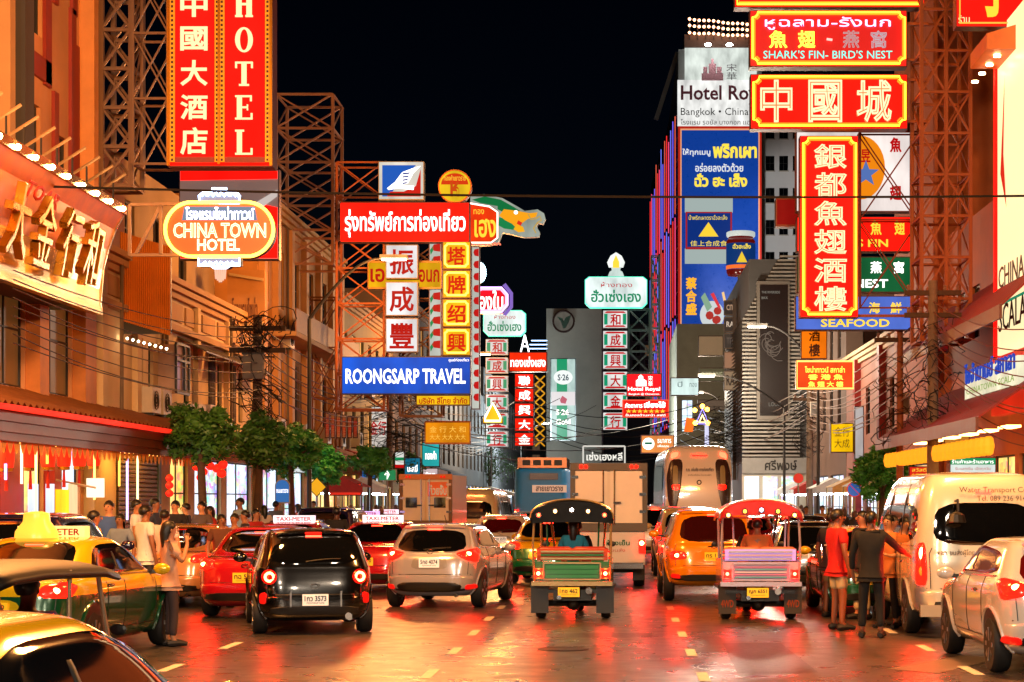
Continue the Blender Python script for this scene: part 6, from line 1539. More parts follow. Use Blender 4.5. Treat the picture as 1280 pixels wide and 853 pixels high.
# tuk-tuks ------------------------------------------------------------------------------
def tuktuk(label, x, y, deg, body, trim, canopy, seat, rail, flap=None, vz=1.52, dome=.30, ribs=('2f8a5a','1a5a3a'), ptxt='1กฎ 462', lights=('ff3018','ffb060','ffffff','ffb060','ff3018'), panel=None, hot=True):
    t = thing('tuk_tuk', label, 'tuk-tuk', (x,y,0), R(deg), world=False)
    pm = carpaint(body,.1); tm = carpaint(trim,.1); RM = paint(rail,.25,metal=.7)
    # rear tub
    put('rear_panel', MB().prism([(-.60,.62),(.60,.62),(.60,.92),(-.60,.92)],.02,.06), tm, t)
    put('inner_panel', MB().box((-.42,-.002,.66),(.42,.018,.86)), pm, t)
    put('side_panel', MB().box((-.62,.06,.55),(-.57,1.3,.95)), pm, t); put('side_panel', MB().box((.57,.06,.55),(.62,1.3,.95)), pm, t)
    for k in range(5):
        put('panel_rib', MB().box((-.41,-.012,.675+k*.04),(.41,-.003,.688+k*.04)), carpaint(ribs[k % len(ribs)],.1), t)
    for sx in (-1,1):
        for k in range(3): put('side_reflector', MB().lathe((sx*.585,-.01,.98+k*.05),[(.018,0),(.018,-.012)][::-1],8,'y'), AMBER if k == 1 else REFL, t)
    put('seat_piping', MB().tube([(-.54,.09,1.05),(.54,.09,1.05)],.010,6), RM, t)
    for z in (.64,.90):
        put('panel_trim', MB().box((-.45,-.016,z-.012),(.45,-.003,z+.012)), RM, t)
    for sx in (-1,1): put('panel_trim', MB().box((sx*.45-.012,-.016,.64),(sx*.45+.012,-.003,.90)), RM, t)
    put('bumper_rail', MB().box((-.64,-.06,.54),(.64,.02,.61)), RM, t)
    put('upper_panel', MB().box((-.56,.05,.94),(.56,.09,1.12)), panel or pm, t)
    for k in range(3): put('upper_slat', MB().box((-.50,.028,.955+k*.055),(.50,.045,.985+k*.055)), RM if k%2==0 else tm, t)
    bs = put('seat_back', MB().tube([(-.55,.16,1.08),(-.5,.14,1.11),(-.06,.14,1.11),(-.03,.16,1.09)],.05,10), seat, t, True)
    put('seat_back', MB().tube([(.55,.16,1.08),(.5,.14,1.11),(.06,.14,1.11),(.03,.16,1.09)],.05,10), seat, t, True)
    put('seat', MB().box((-.55,.22,.62),(.55,.72,.76)), seat, t)
    put('floor', MB().box((-.55,.1,.42),(.55,2.3,.47)), BLK, t)
    # frame posts
    for sx in (-1,1):
        put('rear_post', MB().tube([(sx*.60,.0,.6),(sx*.62,.0,1.2),(sx*.60,.04,1.62)],.018,8), RM, t)
        put('inner_post', MB().tube([(sx*.40,.25,1.0),(sx*.42,.28,1.62)],.015,8), tm, t)
        put('mid_post', MB().tube([(sx*.56,1.3,.5),(sx*.58,1.3,1.66)],.02,8), RM, t)
        put('front_post', MB().tube([(sx*.40,2.55,.85),(sx*.47,2.1,1.62)],.02,8), RM, t)
    # canopy: domed shell, deepest at the back
    mb = MB(); ny, nx = 9, 15
    for i in range(ny):
        yy = -.06+2.35*i/(ny-1); sq = 1-.10*(i/(ny-1)); drop = (.03 if i in (0,ny-1) else 0)
        for k in range(nx):
            u = -1+2*k/(nx-1); xx = .66*sq*math.sin(u*math.pi/2*.98)
            mb.v.append((xx, yy, 1.62+dome*max(0,math.cos(u*math.pi/2))**.8-drop-.06*abs(i/(ny-1)-.4)))
    for i in range(ny-1):
        for k in range(nx-1): mb.f.append((i*nx+k,i*nx+k+1,(i+1)*nx+k+1,(i+1)*nx+k))
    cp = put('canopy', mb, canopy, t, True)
    md = cp.modifiers.new('thickness','SOLIDIFY'); md.thickness = .03
    # hanging rear valance with a row of lamps
    mb = MB()
    for k in range(nx-1):
        for (u0,u1) in ((-1+2*k/(nx-1),-1+2*(k+1)/(nx-1)),):
            a0 = (.655*math.sin(u0*1.539), 1.60+(dome-.02)*max(0,math.cos(u0*1.5708))**.8); a1 = (.655*math.sin(u1*1.539), 1.60+(dome-.02)*max(0,math.cos(u1*1.5708))**.8)
            lo0, lo1 = vz+(1.52+.28*max(0,math.cos(u0*1.57))-1.52)*(vz-1.46)*1.6, vz+(.28*max(0,math.cos(u1*1.57)))*(vz-1.46)*1.6
            mb.add([(a0[0],-.075,a0[1]),(a1[0],-.075,a1[1]),(a1[0],-.06,lo1),(a0[0],-.06,lo0)],[(3,2,1,0)])
    put('rear_valance', mb, canopy, t, True)
    put('roof_rail', MB().tube([(.66*math.sin(u*1.539),-.085,1.61+dome*max(0,math.cos(u*1.5708))**.8) for u in [-1+k/8 for k in range(17)]],.014,6), RM, t)
    for i, c in enumerate(lights):
        xx = -.52+1.04*i/(len(lights)-1); zz = 1.66+.08*(1-(abs(i-2)/2)**2)
        a = put('roof_lamp', MB().lathe((xx,-.085,zz),[(.03,0),(.045,-.02),(.05,-.04)][::-1],10,'y'), CHROME, t)
        put('bulb', MB().ball((xx,-.115,zz),.030,8,6), glow(c, 26. if (i in (0,len(lights)-1) or c in ('ffffff','d0d0ff')) else 12., True), a)
    # tail lamps, plate, chassis
    for sx in (-1,1):
        a = put('tail_light', MB().box((sx*.53-.055,-.045,.67),(sx*.53+.055,.018,.80)), TAIL, t)
        put('bulb', MB().ball((sx*.53,-.05,.735),(.028,.014,.028),8,6), TAILHOT if hot else mat('soft_bulb','ff6a50',.3,emis='ff5038',estr=14.,sample=True), a)
        put('bezel', MB().tube([(sx*.53+.065*p,-.05,.735+.075*q) for p,q in ((-1,-1),(1,-1),(1,1),(-1,1))],.01,5,True), RM, a)
        wheel(t, sx*.52, .5, .24, .15)
        put('mud_flap', MB().box((sx*.52-.14,.12,.10),(sx*.52+.14,.14,.54)), flap or BLK, t)
        if flap: text('4WD', (0,0,.2,.12), glow('ff5a28',.35), t, ((sx*.52-.10,.115,.2),(1,0,0),(0,0,1),(0,-1,0)), 'bold', False)
        put('fender', MB().box((sx*.52-.15,.14,.50),(sx*.52+.15,.95,.55)), BLK, t)
    put('axle', MB().tube([(-.5,.5,.24),(.5,.5,.24)],.05,8), BLK, t); put('differential', MB().ball((0,.5,.25),.13,10,8), BLK, t, True)
    put('chassis', MB().box((-.3,.1,.3),(.3,2.2,.42)), BLK, t)
    put('exhaust', MB().tube([(-.2,.2,.34),(-.2,-.06,.36)],.035,10), CHROME, t); put('lamp_horn', MB().lathe((.27,.0,.46),[(.03,.06),(.055,0),(.055,-.02)],10,'y'), CHROME, t)
    plate(t, -.05, .44, -.03, ptxt, YPLATE, .34, .15)
    # front: driver seat, handlebar, wheel, windscreen
    put('driver_seat', MB().box((-.25,1.45,.6),(.25,1.85,.75)), seat, t); put('driver_backrest', MB().box((-.25,1.38,.76),(.25,1.44,1.05)), seat, t)
    put('front_panel', MB().prism([(-.45,.45),(.45,.45),(.40,1.0),(-.40,1.0)],2.5,2.56), pm, t)
    put('handlebar', MB().tube([(-.32,2.2,1.06),(-.1,2.33,1.0),(.1,2.33,1.0),(.32,2.2,1.06)],.018,6), CHROME, t)
    put('fork', MB().tube([(0,2.34,1.0),(0,2.62,.26)],.035,8), BLK, t); wheel(t, 0, 2.66, .24, .13)
    put('windscreen_frame', MB().tube([(-.40,2.54,.98),(-.46,2.14,1.6),(.46,2.14,1.6),(.40,2.54,.98)],.018,6,True), RM, t)
    for sx in (-1,1): put('mirror', MB().ball((sx*.56,2.3,1.15),(.07,.02,.05),8,6), BLK, t)
    return t
YT = 30.4
SEATR = paint('8a2418',.4,var=.15,scale=4); SEATY = paint('c88a50',.45)
tuktuk('green tuk-tuk with black canopy and woman passenger in the middle lane', gx(715,YT),YT,-1.5,'2f8a5a','1d6a44',paint('040405',.35,spec=.2),SEATR,'b0a078',panel=carpaint('a8401c',.1),ptxt='1กช 462')
tv = tuktuk('violet lit tuk-tuk with red canopy frame beside the yellow taxi', gx(951,30.2),30.2,1,'8a80b0','b8a8c8',mat('red_glow_canopy','a81410',.3,emis='ff2a14',estr=.12,coat=.4),paint('b86a50',.4),'c8c0d8',flap=paint('2c2622',.7,var=.2,scale=6),ptxt='ญภ 6551',vz=1.60,ribs=('4ab0b8','d070a0','e8e0f0'),lights=('ff8a30','ff7a20','d0d0ff','ff8a20','ff9a30'),panel=mat('violet_glow_panel','a898c8',.35,emis='b090ff',estr=.3,sample=True),hot=False)  # canopy and panel glow themselves, standing in for red and violet light
t = tuktuk('tuk-tuk with dark canopy and driver in the left foreground', -4.2,11.4,-7,'a01420','7a1018',paint('050405',.5,spec=.15),SEATR,'b8a890',ptxt='1กท 908',dome=.13,vz=1.56)

t.scale = (.87,.87,.87)

put('cabin_lamp', MB().box((-.4,.5,1.80),(.4,.56,1.83)), glow('ff3018', 18., True), tv)
# ------------------------------------------------------------------ people
TMP = bpy.data.scenes.new('people_workshop')
def skin_mesh(name, verts, edges, radii, root=0, sub=1):
    me = bpy.data.meshes.new(name); bm = bmesh.new()
    sl = bm.verts.layers.skin.verify(); vs = [bm.verts.new(v) for v in verts]
    for e in edges: bm.edges.new((vs[e[0]],vs[e[1]]))
    for v, r_ in zip(vs, radii): v[sl].radius = r_ if isinstance(r_,tuple) else (r_,r_)
    vs[root][sl].use_root = True
    bm.to_mesh(me); bm.free()
    o = bpy.data.objects.new(name, me); TMP.collection.objects.link(o)
    m = o.modifiers.new('skin','SKIN'); m.use_smooth_shade = True
    s = o.modifiers.new('sub','SUBSURF'); s.levels = sub; s.render_levels = sub
    vl = TMP.view_layers[0]; vl.update()
    out = bpy.data.meshes.new_from_object(o.evaluated_get(vl.depsgraph))
    out.name = name; out.materials.clear()
    bpy.data.objects.remove(o); bpy.data.meshes.remove(me)
    out.polygons.foreach_set('use_smooth',np.ones(len(out.polygons),dtype=bool))
    return out
PM = {}
def figure_meshes(pose, shorts=False, female=False, longs=False):
    """meshes of one pose: body with face features, shirt, trousers, hair, shoes. Faces +y, feet at z=0, 1.70 m"""
    key = (pose, shorts, female, longs)
    if key in PM: return PM[key]
    J = dict(pel=(0,0,.93), sp=(0,.0,1.12), ch=(0,-.01,1.30), ne=(0,-.01,1.44), nk=(0,.0,1.50), jaw=(0,.025,1.565), hd=(0,.01,1.62), tp=(0,.0,1.675))
    sw = .165 if female else .185
    def limb(s):
        J.update({f'sh{s}':(s*sw,-.015,1.40)})
        if pose == 'sit': J.update({f'hp{s}':(s*.09,.02,.90),f'kn{s}':(s*.13,.44,.92),f'an{s}':(s*.14,.48,.50),f'to{s}':(s*.15,.62,.46)})
        elif pose == 'walk':
            k = s; J.update({f'hp{s}':(s*.09,0,.88),f'kn{s}':(s*.10,.10+.10*k,.50),f'an{s}':(s*.10,.16*k-.04,.09),f'to{s}':(s*.11,.16*k+.10,.03)})
        else: J.update({f'hp{s}':(s*.09,0,.88),f'kn{s}':(s*.115,.03,.49),f'an{s}':(s*.13,.0,.09),f'to{s}':(s*.145,.14,.03)})
        if pose == 'sit': J.update({f'el{s}':(s*.25,.06,1.15),f'wr{s}':(s*.22,.32,1.14),f'ha{s}':(s*.20,.42,1.15)})
        elif pose == 'phone' and s == 1: J.update({f'el{s}':(s*.26,.10,1.16),f'wr{s}':(s*.16,.20,1.40),f'ha{s}':(s*.13,.20,1.49)})
        elif pose == 'reach' and s == 1: J.update({f'el{s}':(s*.34,.14,1.22),f'wr{s}':(s*.42,.34,1.14),f'ha{s}':(s*.44,.43,1.12)})
        elif pose in ('hold',): J.update({f'el{s}':(s*.25,.04,1.13),f'wr{s}':(s*.14,.24,1.10),f'ha{s}':(s*.07,.30,1.13)})
        elif pose == 'walk': J.update({f'el{s}':(s*.25,-.05-.06*s,1.14),f'wr{s}':(s*.26,.05-.10*s,.91),f'ha{s}':(s*.25,.09-.10*s,.82)})
        else: J.update({f'el{s}':(s*.26,-.02,1.13),f'wr{s}':(s*.265,.04,.89),f'ha{s}':(s*.255,.06,.80)})
    limb(-1); limb(1)
    Rr = dict(pel=(.152,.115), sp=(.140,.108), ch=(.165,.118), ne=(.085,.07), nk=(.052,.055), jaw=(.062,.078), hd=(.078,.098), tp=(.05,.062))
    for s in (-1,1): Rr.update({f'sh{s}':.064,f'el{s}':.042,f'wr{s}':.029,f'ha{s}':(.018,.034),f'hp{s}':.096,f'kn{s}':.062,f'an{s}':.040,f'to{s}':.034})
    if female: Rr.update(sp=(.105,.085), ch=(.13,.10), pel=(.15,.11))
    chain = [('pel','sp'),('sp','ch'),('ch','ne'),('ne','nk'),('nk','jaw'),('jaw','hd'),('hd','tp')]
    for s in (-1,1): chain += [('ch',f'sh{s}'),(f'sh{s}',f'el{s}'),(f'el{s}',f'wr{s}'),(f'wr{s}',f'ha{s}'),('pel',f'hp{s}'),(f'hp{s}',f'kn{s}'),(f'kn{s}',f'an{s}'),(f'an{s}',f'to{s}')]
    vs = {k: Vector(v) for k, v in J.items()}; rad = dict(Rr); ed = list(chain)
    for s in (-1,1):   # five fingers
        h = vs[f'ha{s}']; d = (h-vs[f'wr{s}']).normalized(); side = Vector((0,1,0))-d*d.y
        side = side.normalized() if side.length > .1 else Vector((0,0,1)); pal = d.cross(side)
        for k, (off, ln) in enumerate(((-.030,.055),(-.011,.068),(.010,.072),(.030,.064))):
            a = f'f{s}{k}a'; b = f'f{s}{k}b'
            vs[a] = h+side*off+d*(ln*.55); vs[b] = h+side*off*1.05+d*ln-pal*(.02*s); rad[a] = .0095; rad[b] = .008; ed += [(f'ha{s}',a),(a,b)]
        a = f't{s}a'; b = f't{s}b'; vs[a] = h+side*.045-d*.015; vs[b] = h+side*.062+d*.025; rad[a] = .011; rad[b] = .009; ed += [(f'ha{s}',a),(a,b)]
    names = list(vs); ix = {k:i for i,k in enumerate(names)}
    body = skin_mesh('body', [vs[k] for k in names], [(ix[a],ix[b]) for a,b in ed], [rad[k] for k in names])
    # face: nose and ears added to the body mesh, eyes and mouth as parts
    def sub(keys, scale, extra=None, nm='shirt'):
        kk = [k for k in keys]; e = [(a,b) for a,b in chain if a in kk and b in kk]
        vv = {k: vs[k].copy() for k in kk}; rr = {k: (tuple(x*scale for x in rad[k]) if isinstance(rad[k],tuple) else rad[k]*scale) for k in kk}
        if nm == 'shirt' and pose != 'sit': vv['hem'] = Vector((0,0,.83)); rr['hem'] = (.196,.150); rr['ne'] = (.112,.096); e.append(('pel','hem'))
        if nm != 'shirt' and pose != 'sit': vv['waist'] = vs['pel'].lerp(vs['sp'],.45); rr['waist'] = (.132,.10); e.append(('pel','waist')); rr['pel'] = (.142,.108); rr['hp-1'] = rr['hp1'] = .094
        for (a, b, f, nn, r_) in (extra or []):
            vv[nn] = vs[a].lerp(vs[b], f); rr[nn] = r_; e.append((a,nn))
        n2 = list(vv); i2 = {k:i for i,k in enumerate(n2)}
        return skin_mesh(nm, [vv[k] for k in n2], [(i2[a],i2[b]) for a,b in e], [rr[k] for k in n2])
    if longs: shirt = sub(['pel','sp','ch','ne','sh-1','sh1','el-1','el1'], 1.20, [(f'el{s}',f'wr{s}',.86,f'cu{s}',.045) for s in (-1,1)])
    else: shirt = sub(['pel','sp','ch','ne','sh-1','sh1'], 1.20, [(f'sh{s}',f'el{s}',.72,f'cu{s}',.064) for s in (-1,1)])
    if shorts: tr = sub(['pel','hp-1','hp1'], 1.12, [(f'hp{s}',f'kn{s}',.86,f'cu{s}',.092) for s in (-1,1)], 'shorts')
    else: tr = sub(['pel','hp-1','hp1','kn-1','kn1'], 1.13, [(f'kn{s}',f'an{s}',.9,f'cu{s}',.062) for s in (-1,1)], 'trousers')
    hair = MB()
    hc = (0,-.012,1.635)
    n, m = 16, 10
    for i in range(m+1):
        ph = math.pi*.5*i/m*(1.15)
        for k in range(n):
            a = 2*math.pi*k/n; back = max(0,-math.sin(a)); frnt = max(0,math.sin(a))
            p2 = ph*(1+.42*back-.30*frnt) if not female else ph*(1+.62*back-.28*frnt)
            p2 = min(p2, 2.3)
            x = .088*math.sin(p2)*math.cos(a); y = .108*math.sin(p2)*math.sin(a); z = .098*math.cos(p2)
            if female and p2 > 1.5: z -= (p2-1.5)*.26; y -= .02
            hair.v.append((hc[0]+x*(1+.03*math.sin(k*5+i)),hc[1]+y,hc[2]+z))
    for i in range(m):
        for k in range(n): k2 = (k+1)%n; hair.f.append((i*n+k,(i+1)*n+k,(i+1)*n+k2,i*n+k2))
    face = MB().ball((0,.118,1.60),(.014,.018,.026),8,6)
    ears = [MB().ball((s*.079,.0,1.60),(.010,.018,.028),8,6).mesh('ear',True) for s in (-1,1)]
    eyes = [MB().ball((s*.033,.097,1.622),(.014,.010,.008),8,6).mesh('eye',True) for s in (-1,1)]
    mouth = MB().ball((0,.104,1.558),(.026,.008,.007),8,6).mesh('mouth',True)
    shoes = []
    for s in (-1,1):
        a = vs[f'an{s}']; b = vs[f'to{s}']
        shoes.append(MB().tube([a+Vector((0,-.07,-.045)),a+Vector((0,-.02,-.04)),a.lerp(b,.6)+Vector((0,0,-.0)),b+Vector((0,.06,.008))],[.035,.052,.048,.03],8).mesh('shoe',True))
    PM[key] = dict(body=body, shirt=shirt, tr=tr, hair=hair.mesh('hair',True), nose=face.mesh('nose',True), ears=ears, eyes=eyes, mouth=mouth, shoes=shoes)
    return PM[key]
def per(px, py_or_y, label, pose='stand', deg=0, shirt='c8c8c8', tr='2a2a34', skin='8a5a3e', hair='0c0907', shorts=False, female=False, longs=False, h=1.70, z=0., x=None, legs=True):
    Y = py_or_y
    X = x if x is not None else PX(px, Y)
    t = thing('person', label, 'person', (X,Y,z), R(deg), world=False); t.scale = (h/1.70,)*3
    D = figure_meshes(pose, shorts, female, longs)
    sk = mat('skin_'+skin, skin, .5, var=.08, scale=9)
    b = link('body', D['body'], sk, t)
    link('nose', D['nose'], sk, b); link('mouth', D['mouth'], paint('6a2a22',.5), b)
    for e in D['ears']: link('ear', e, sk, b)
    for e in D['eyes']: link('eye', e, paint('141010',.2), b)
    link('hair', D['hair'], paint(hair,.45,var=.3,scale=30), t)
    link('shirt', D['shirt'], paint(shirt,.85,var=.12,scale=6,bump=.15), t)
    link('shorts' if shorts else 'trousers', D['tr'], paint(tr,.85,var=.12,scale=6,bump=.15), t)
    for s_ in D['shoes']: link('shoe', s_, paint('141214',.6), t)
    return t
# standing group by the van (feet on the road)
rm = per(1047,28.0,'man in red polo shirt and pale shorts turning to the group', 'stand', -70,'c01412','c8b890','8a5238',shorts=True,h=1.74)
put('sleeve_stripe', MB().tube([(-.245+.062*math.cos(q*.628),-.018+.062*math.sin(q*.628),1.205) for q in range(10)],.008,5,True), paint('d8d0c8',.7), rm)
per(1089,26.4,'man in black suit seen from behind reaching towards the van', 'reach', -18,'0c0c0e','0b0b0d','7a4a34',longs=True,h=1.72)
per(1110,28.4,'man in orange shirt facing the group beside the van', 'hold', 150,'c06a28','1a1618','b07850',h=1.66)
per(1078,30.5,'man in dark jacket standing between the red polo and the black suit', 'stand', 120,'15151a','c8b48a','9a6448',longs=True,h=1.7)
per(1040,31.0,'person with dark shirt half hidden behind the red polo man', 'stand', -40,'1c1418','8a6a40','6a4028',shorts=True,h=1.68)
per(1122,29.0,'person in brown shirt next to the van side door', 'stand', 90,'6a4426','201c1c','8a5a3e',h=1.62)
# left pavement crowd (pavement is 0.14 m up)
ZP = .14
crowd = [(118,31.0,'man in peach T-shirt looking down at the left pavement','stand',-60,'d0a070',1.70,False),(136,33.5,'man in blue shirt facing the camera by the shutter','stand',170,'3a5aa0',1.72,False),(150,33.0,'woman in grey-blue blouse facing the camera by the shutter','stand',170,'7a8aa0',1.64,True),
 (171,36.,'man in white shirt and dark cap beside the shutter','stand',-80,'d8d8e0',1.74,False),(182,32.5,'tall man in white T-shirt with back to the camera','stand',-50,'e0dcd8',1.78,False),(194,38.,'man in navy shirt with black cap near the red lantern string','stand',-100,'26344e',1.76,False),
 (206,34.,'man in white shirt with back turned next to the peach car','stand',-10,'dcd4d0',1.70,False),(219,39.,'person in dark shirt under the lantern string','stand',160,'18161c',1.72,False),(252,40.,'man in grey shirt near the tree trunk','stand',150,'5a4a44',1.70,False),
 (262,42.,'woman in red top near the tree trunk','stand',130,'9a2018',1.60,True),(277,33.8,'person in brown cap and shirt between the red taxis','stand',-150,'5a3420',1.62,False),(293,36.,'person with tan shirt by the red taxi','stand',160,'a07048',1.62,False),
 (300,46.,'man in pale blue shirt by the bright shop','stand',140,'9ab0c8',1.78,False),(306,39.,'man in dark checked shirt beside the red taxi','hold',100,'2a1c1c',1.66,False),(320,41.,'man in red shirt ahead of the red taxi roof','stand',-120,'a01c18',1.68,False),
 (232,43.,'person in black waiting beside the red lanterns','stand',90,'101014',1.66,False),(330,48.,'woman in light dress far on the left pavement','stand',30,'c8b8b0',1.6,True),(345,52.,'man in grey vest far on the left pavement','walk',-20,'6a6a70',1.7,False),
 (372,56.,'person in pink top far on the left pavement','stand',60,'b06a7a',1.62,True),(392,60.,'person in white far on the left pavement','walk',180,'d0d0d4',1.7,False)]
for i, (px, y, lab, pose, dg, c, h, fem) in enumerate(crowd):
    onroad = PX(px,y) > RL
    per(px, y, lab, pose, dg, c, random.choice(['1a1c26','2a2a30','3a3434']), random.choice(['8a5a3e','a8704c','9a6644','c08a64']), female=fem, h=h, z=0 if onroad else ZP)
per(212,24.9,'woman with long dark hair and pale top holding a phone to her ear', 'phone', -60,'c89a80','3a2a2a','b07a58',female=True,h=1.60)
per(421,41.5,'rider in black jacket between the waiting cars', 'stand', 0,'0c0c10','0c0c10','4a2c20',longs=True,h=1.72,hair='060607')
# tuk-tuk drivers and passengers
def seated(tk, dx, dy, dz, label, **k):
    rz = tk.rotation_euler.z; p = Vector(tk.location)+Matrix.Rotation(rz,3,'Z') @ Vector((dx,dy,0))
    return per(0, p.y, label, 'sit', math.degrees(rz), x=p.x, z=dz, **k)
TK = [o for o in COL.objects if o.name.startswith('tuk_tuk')]
TK.sort(key=lambda o: o.location.x)     # left foreground, middle, right
seated(TK[1],-.0,.42,-.05,'woman with long black hair and turquoise top riding the green tuk-tuk',shirt='2a8aa0',female=True,h=1.62,skin='8a5a3e')
seated(TK[1],.0,1.6,-.12,'driver hidden behind the passenger of the green tuk-tuk',shirt='3a3a3a',h=1.66)
seated(TK[2],-.02,.42,-.06,'passenger in orange shirt riding the violet tuk-tuk',shirt='c06a30',h=1.64)
seated(TK[2],.0,1.6,-.12,'driver of the violet tuk-tuk',shirt='1a1a20',h=1.66)
seated(TK[0],.0,1.62,-.24,'driver in violet shirt steering the left tuk-tuk',shirt='7a4a8a',tr='6a7a90',h=1.62,skin='7a4630')
ph = thing('mobile_phone', 'dark mobile phone held to the ear of the woman with long hair', 'phone', (PX(212,24.9)+.19,24.93,1.40)); put('case', MB().cbox((PX(212,24.9)+.19,24.93,1.44),(.012,.07,.14)), BLK, ph); put('screen', MB().cbox((PX(212,24.9)+.182,24.93,1.44),(.002,.06,.12)), glow('a0c0ff',.8), ph)
for i, (px, y, w_) in enumerate(((940,58,1),(958,60,0),(975,63,1),(990,57,0),(1008,61,1),(1028,60,0),(925,64,1),(1046,57,0),(912,70,1),(968,72,0))):
    per(px, y, f'pedestrian near the right stalls in {["grey","white","green","red","blue","tan","black","yellow","orange","pale"][i]} top', ['stand','walk'][i%2], random.choice([0,90,180,-90,40]), ['6a6a70','d0ccc8','3a6a48','9a2018','2a4a8a','a07848','16161a','c89a28','b85a20','c8b8b0'][i], '242430', random.choice(['8a5a3e','a8704c']), female=bool(w_ and i%3==0), h=1.6+.02*(i%6), z=0 if PX(px,y) < RR_ else .14)
bpy.data.scenes.remove(TMP)
# ------------------------------------------------------------------ trees
def leafmat(k, c):
    m = mat('foliage_'+k, c, .5, var=.45, scale=2.2); return m
BARK = paint('4a3524', .85, var=.3, scale=8, bump=.4)
def tree(label, px, X, zc, rx, rz, n, lm, seed):
    rnd = random.Random(seed)
    Y = X*FPX/(px-CX)
    t = thing('street_tree', label, 'tree', (X,Y,.14), group='street trees')
    lean = rnd.uniform(-.15,.15)
    tk = MB(); pts = [(X,Y,.14),(X+lean*.3,Y,.14+(zc-rz)*.5),(X+lean,Y+.05,zc-rz*.5),(X+lean*.8,Y,zc+rz*.3)]
    tk.tube(pts,[.13,.10,.08,.03],9)
    put('trunk', tk, BARK, t, True)
    tips = []
    for i in range(9):
        a = i*2.4+rnd.uniform(-.3,.3); el = rnd.uniform(.1,1.1); l = rnd.uniform(.6,.95)
        e = Vector((X+lean+math.cos(a)*math.cos(el)*rx*l, Y+math.sin(a)*math.cos(el)*rx*l, zc-rz*.3+math.sin(el)*rz*l*1.1))
        s = Vector((X+lean*.9,Y+.03,zc-rz*rnd.uniform(.4,.8)))
        put('limb', MB().tube([s,s.lerp(e,.5)+Vector((0,0,.1)),e],[.045,.03,.012],6), BARK, t); tips.append(e)
    cl = []
    for i in range(34):
        while True:
            p = Vector((rnd.uniform(-1,1),rnd.uniform(-1,1),rnd.uniform(-1,1)))
            if .3 < p.length < 1: break
        cl.append((Vector((X+lean+p.x*rx*.85, Y+p.y*rx*.85, zc+p.z*rz*.82)), rnd.uniform(.16,.34)*rx))
    cl += [(e, .26*rx) for e in tips]
    v = []; f = []
    for i in range(n):
        c, r = cl[rnd.randrange(len(cl))]
        d = Vector((rnd.gauss(0,1),rnd.gauss(0,1),rnd.gauss(0,.8))).normalized()
        p = c+d*r*rnd.uniform(.6,1.1)
        u = Vector((rnd.gauss(0,1),rnd.gauss(0,1),rnd.gauss(0,.5))).normalized(); w = u.cross(d).normalized()
        l = rnd.uniform(.055,.11); b = l*.42; k = len(v)
        v += [tuple(p-u*l), tuple(p+w*b), tuple(p+u*l-Vector((0,0,.02))), tuple(p-w*b)]; f.append((k,k+1,k+2,k+3))
    me = bpy.data.meshes.new('crown'); me.from_pydata(v,[],f)
    tag(link('crown', me, lm, t), kind='stuff')
    return t
G1 = leafmat('dark','3a6a22'); G2 = leafmat('mid','3f8a30'); G3 = leafmat('bright','36a04a')  # leaf greens carry how brightly each tree is lit
tree('dark leafy street tree with red lanterns behind it, nearest on the left', 256,-9.0,3.35,.85,.72,5200,G1,1)
tree('street tree with dense green crown, second on the left', 318,-9.0,3.35,.80,.75,4600,G1,2)
tree('wide green street tree in front of the lit shops, third on the left', 366,-9.0,3.3,.88,.78,4600,G2,3)
tree('bright green round street tree by the yellow road sign', 410,-8.9,2.95,.70,.70,3600,G3,4)
tree('small green street tree left of the orange box truck', 461,-8.9,3.25,.78,.72,3600,G2,5)
tree('leafy street tree beside the poles on the right pavement', 1100,8.0,2.8,.95,1.05,6500,G2,6)
tree('hazy tree far down the middle of the street', 612,-11.,5.0,2.6,2.3,3200,G1,7)
tree('small tree at the corner of the far left shops', 505,-9.0,3.3,.9,.8,2600,G1,8)
# ------------------------------------------------------------------ poles and cables
CONC = paint('7a6450',.8,var=.25,scale=5,dirt=.3); WOODP = paint('8a4a20',.7,var=.25,scale=4)
WIREM = paint('0b0a0a',.6); WIREL = paint('5a5048',.6)
def pole(label, px, X, z1, r, m, arms=1):
    Y = X*FPX/(px-CX)
    t = thing('utility_pole', label, 'utility pole', (X,Y,.14), group='utility poles')
    put('shaft', MB().tube([(X,Y,.14),(X,Y,z1)],[r*1.15,r*.85],10), m, t, True)
    for k in range(arms):
        z = z1-.3-.55*k
        put('cross_arm', MB().box((X-.7,Y-.06,z-.06),(X+.7,Y+.06,z+.06)), BARK, t)
        for q in (-.6,-.3,.3,.6): put('insulator', MB().lathe((X+q,Y,z+.06),[(.03,0),(.05,.04),(.035,.08),(.05,.11),(.02,.14)],8), paint('8a6a5a',.3), t)
    return t, Vector((X,Y,z1))
pL, eL = pole('concrete utility pole wrapped in cable tangle on the left', 322,-9.05,6.5,.13,CONC,2)
pL2, eL2 = pole('concrete utility pole behind the small left trees', 487,-9.05,7.0,.13,CONC,2)
pR, eR = pole('concrete utility pole draped with cables on the right pavement', 1166,7.75,7.3,.14,CONC,2)
pR2, eR2 = pole('orange lit slim pole beside the right street tree', 1125,7.75,6.6,.10,WOODP,1)
pR3, eR3 = pole('dark utility pole by the louvred building', 1012,7.9,6.9,.14,CONC,2)
def sag(a, b, s, n=12): return [a.lerp(b,i/n)-Vector((0,0,s*4*(i/n)*(1-i/n))) for i in range(n+1)]
NW = ['first','second','third','fourth','fifth','sixth','seventh','eighth','ninth','tenth','eleventh','twelfth']
def cables(base, cat, items, m=None, grp='overhead cables', r=.014):
    for i, (a, b, s) in enumerate(items):
        tag(put('overhead_cable', MB().tube(sag(a,b,s),r*((a.y+b.y)/2/45)**.6,5), m or WIREM), base.format(NW[i % 12]), 'cable', grp)
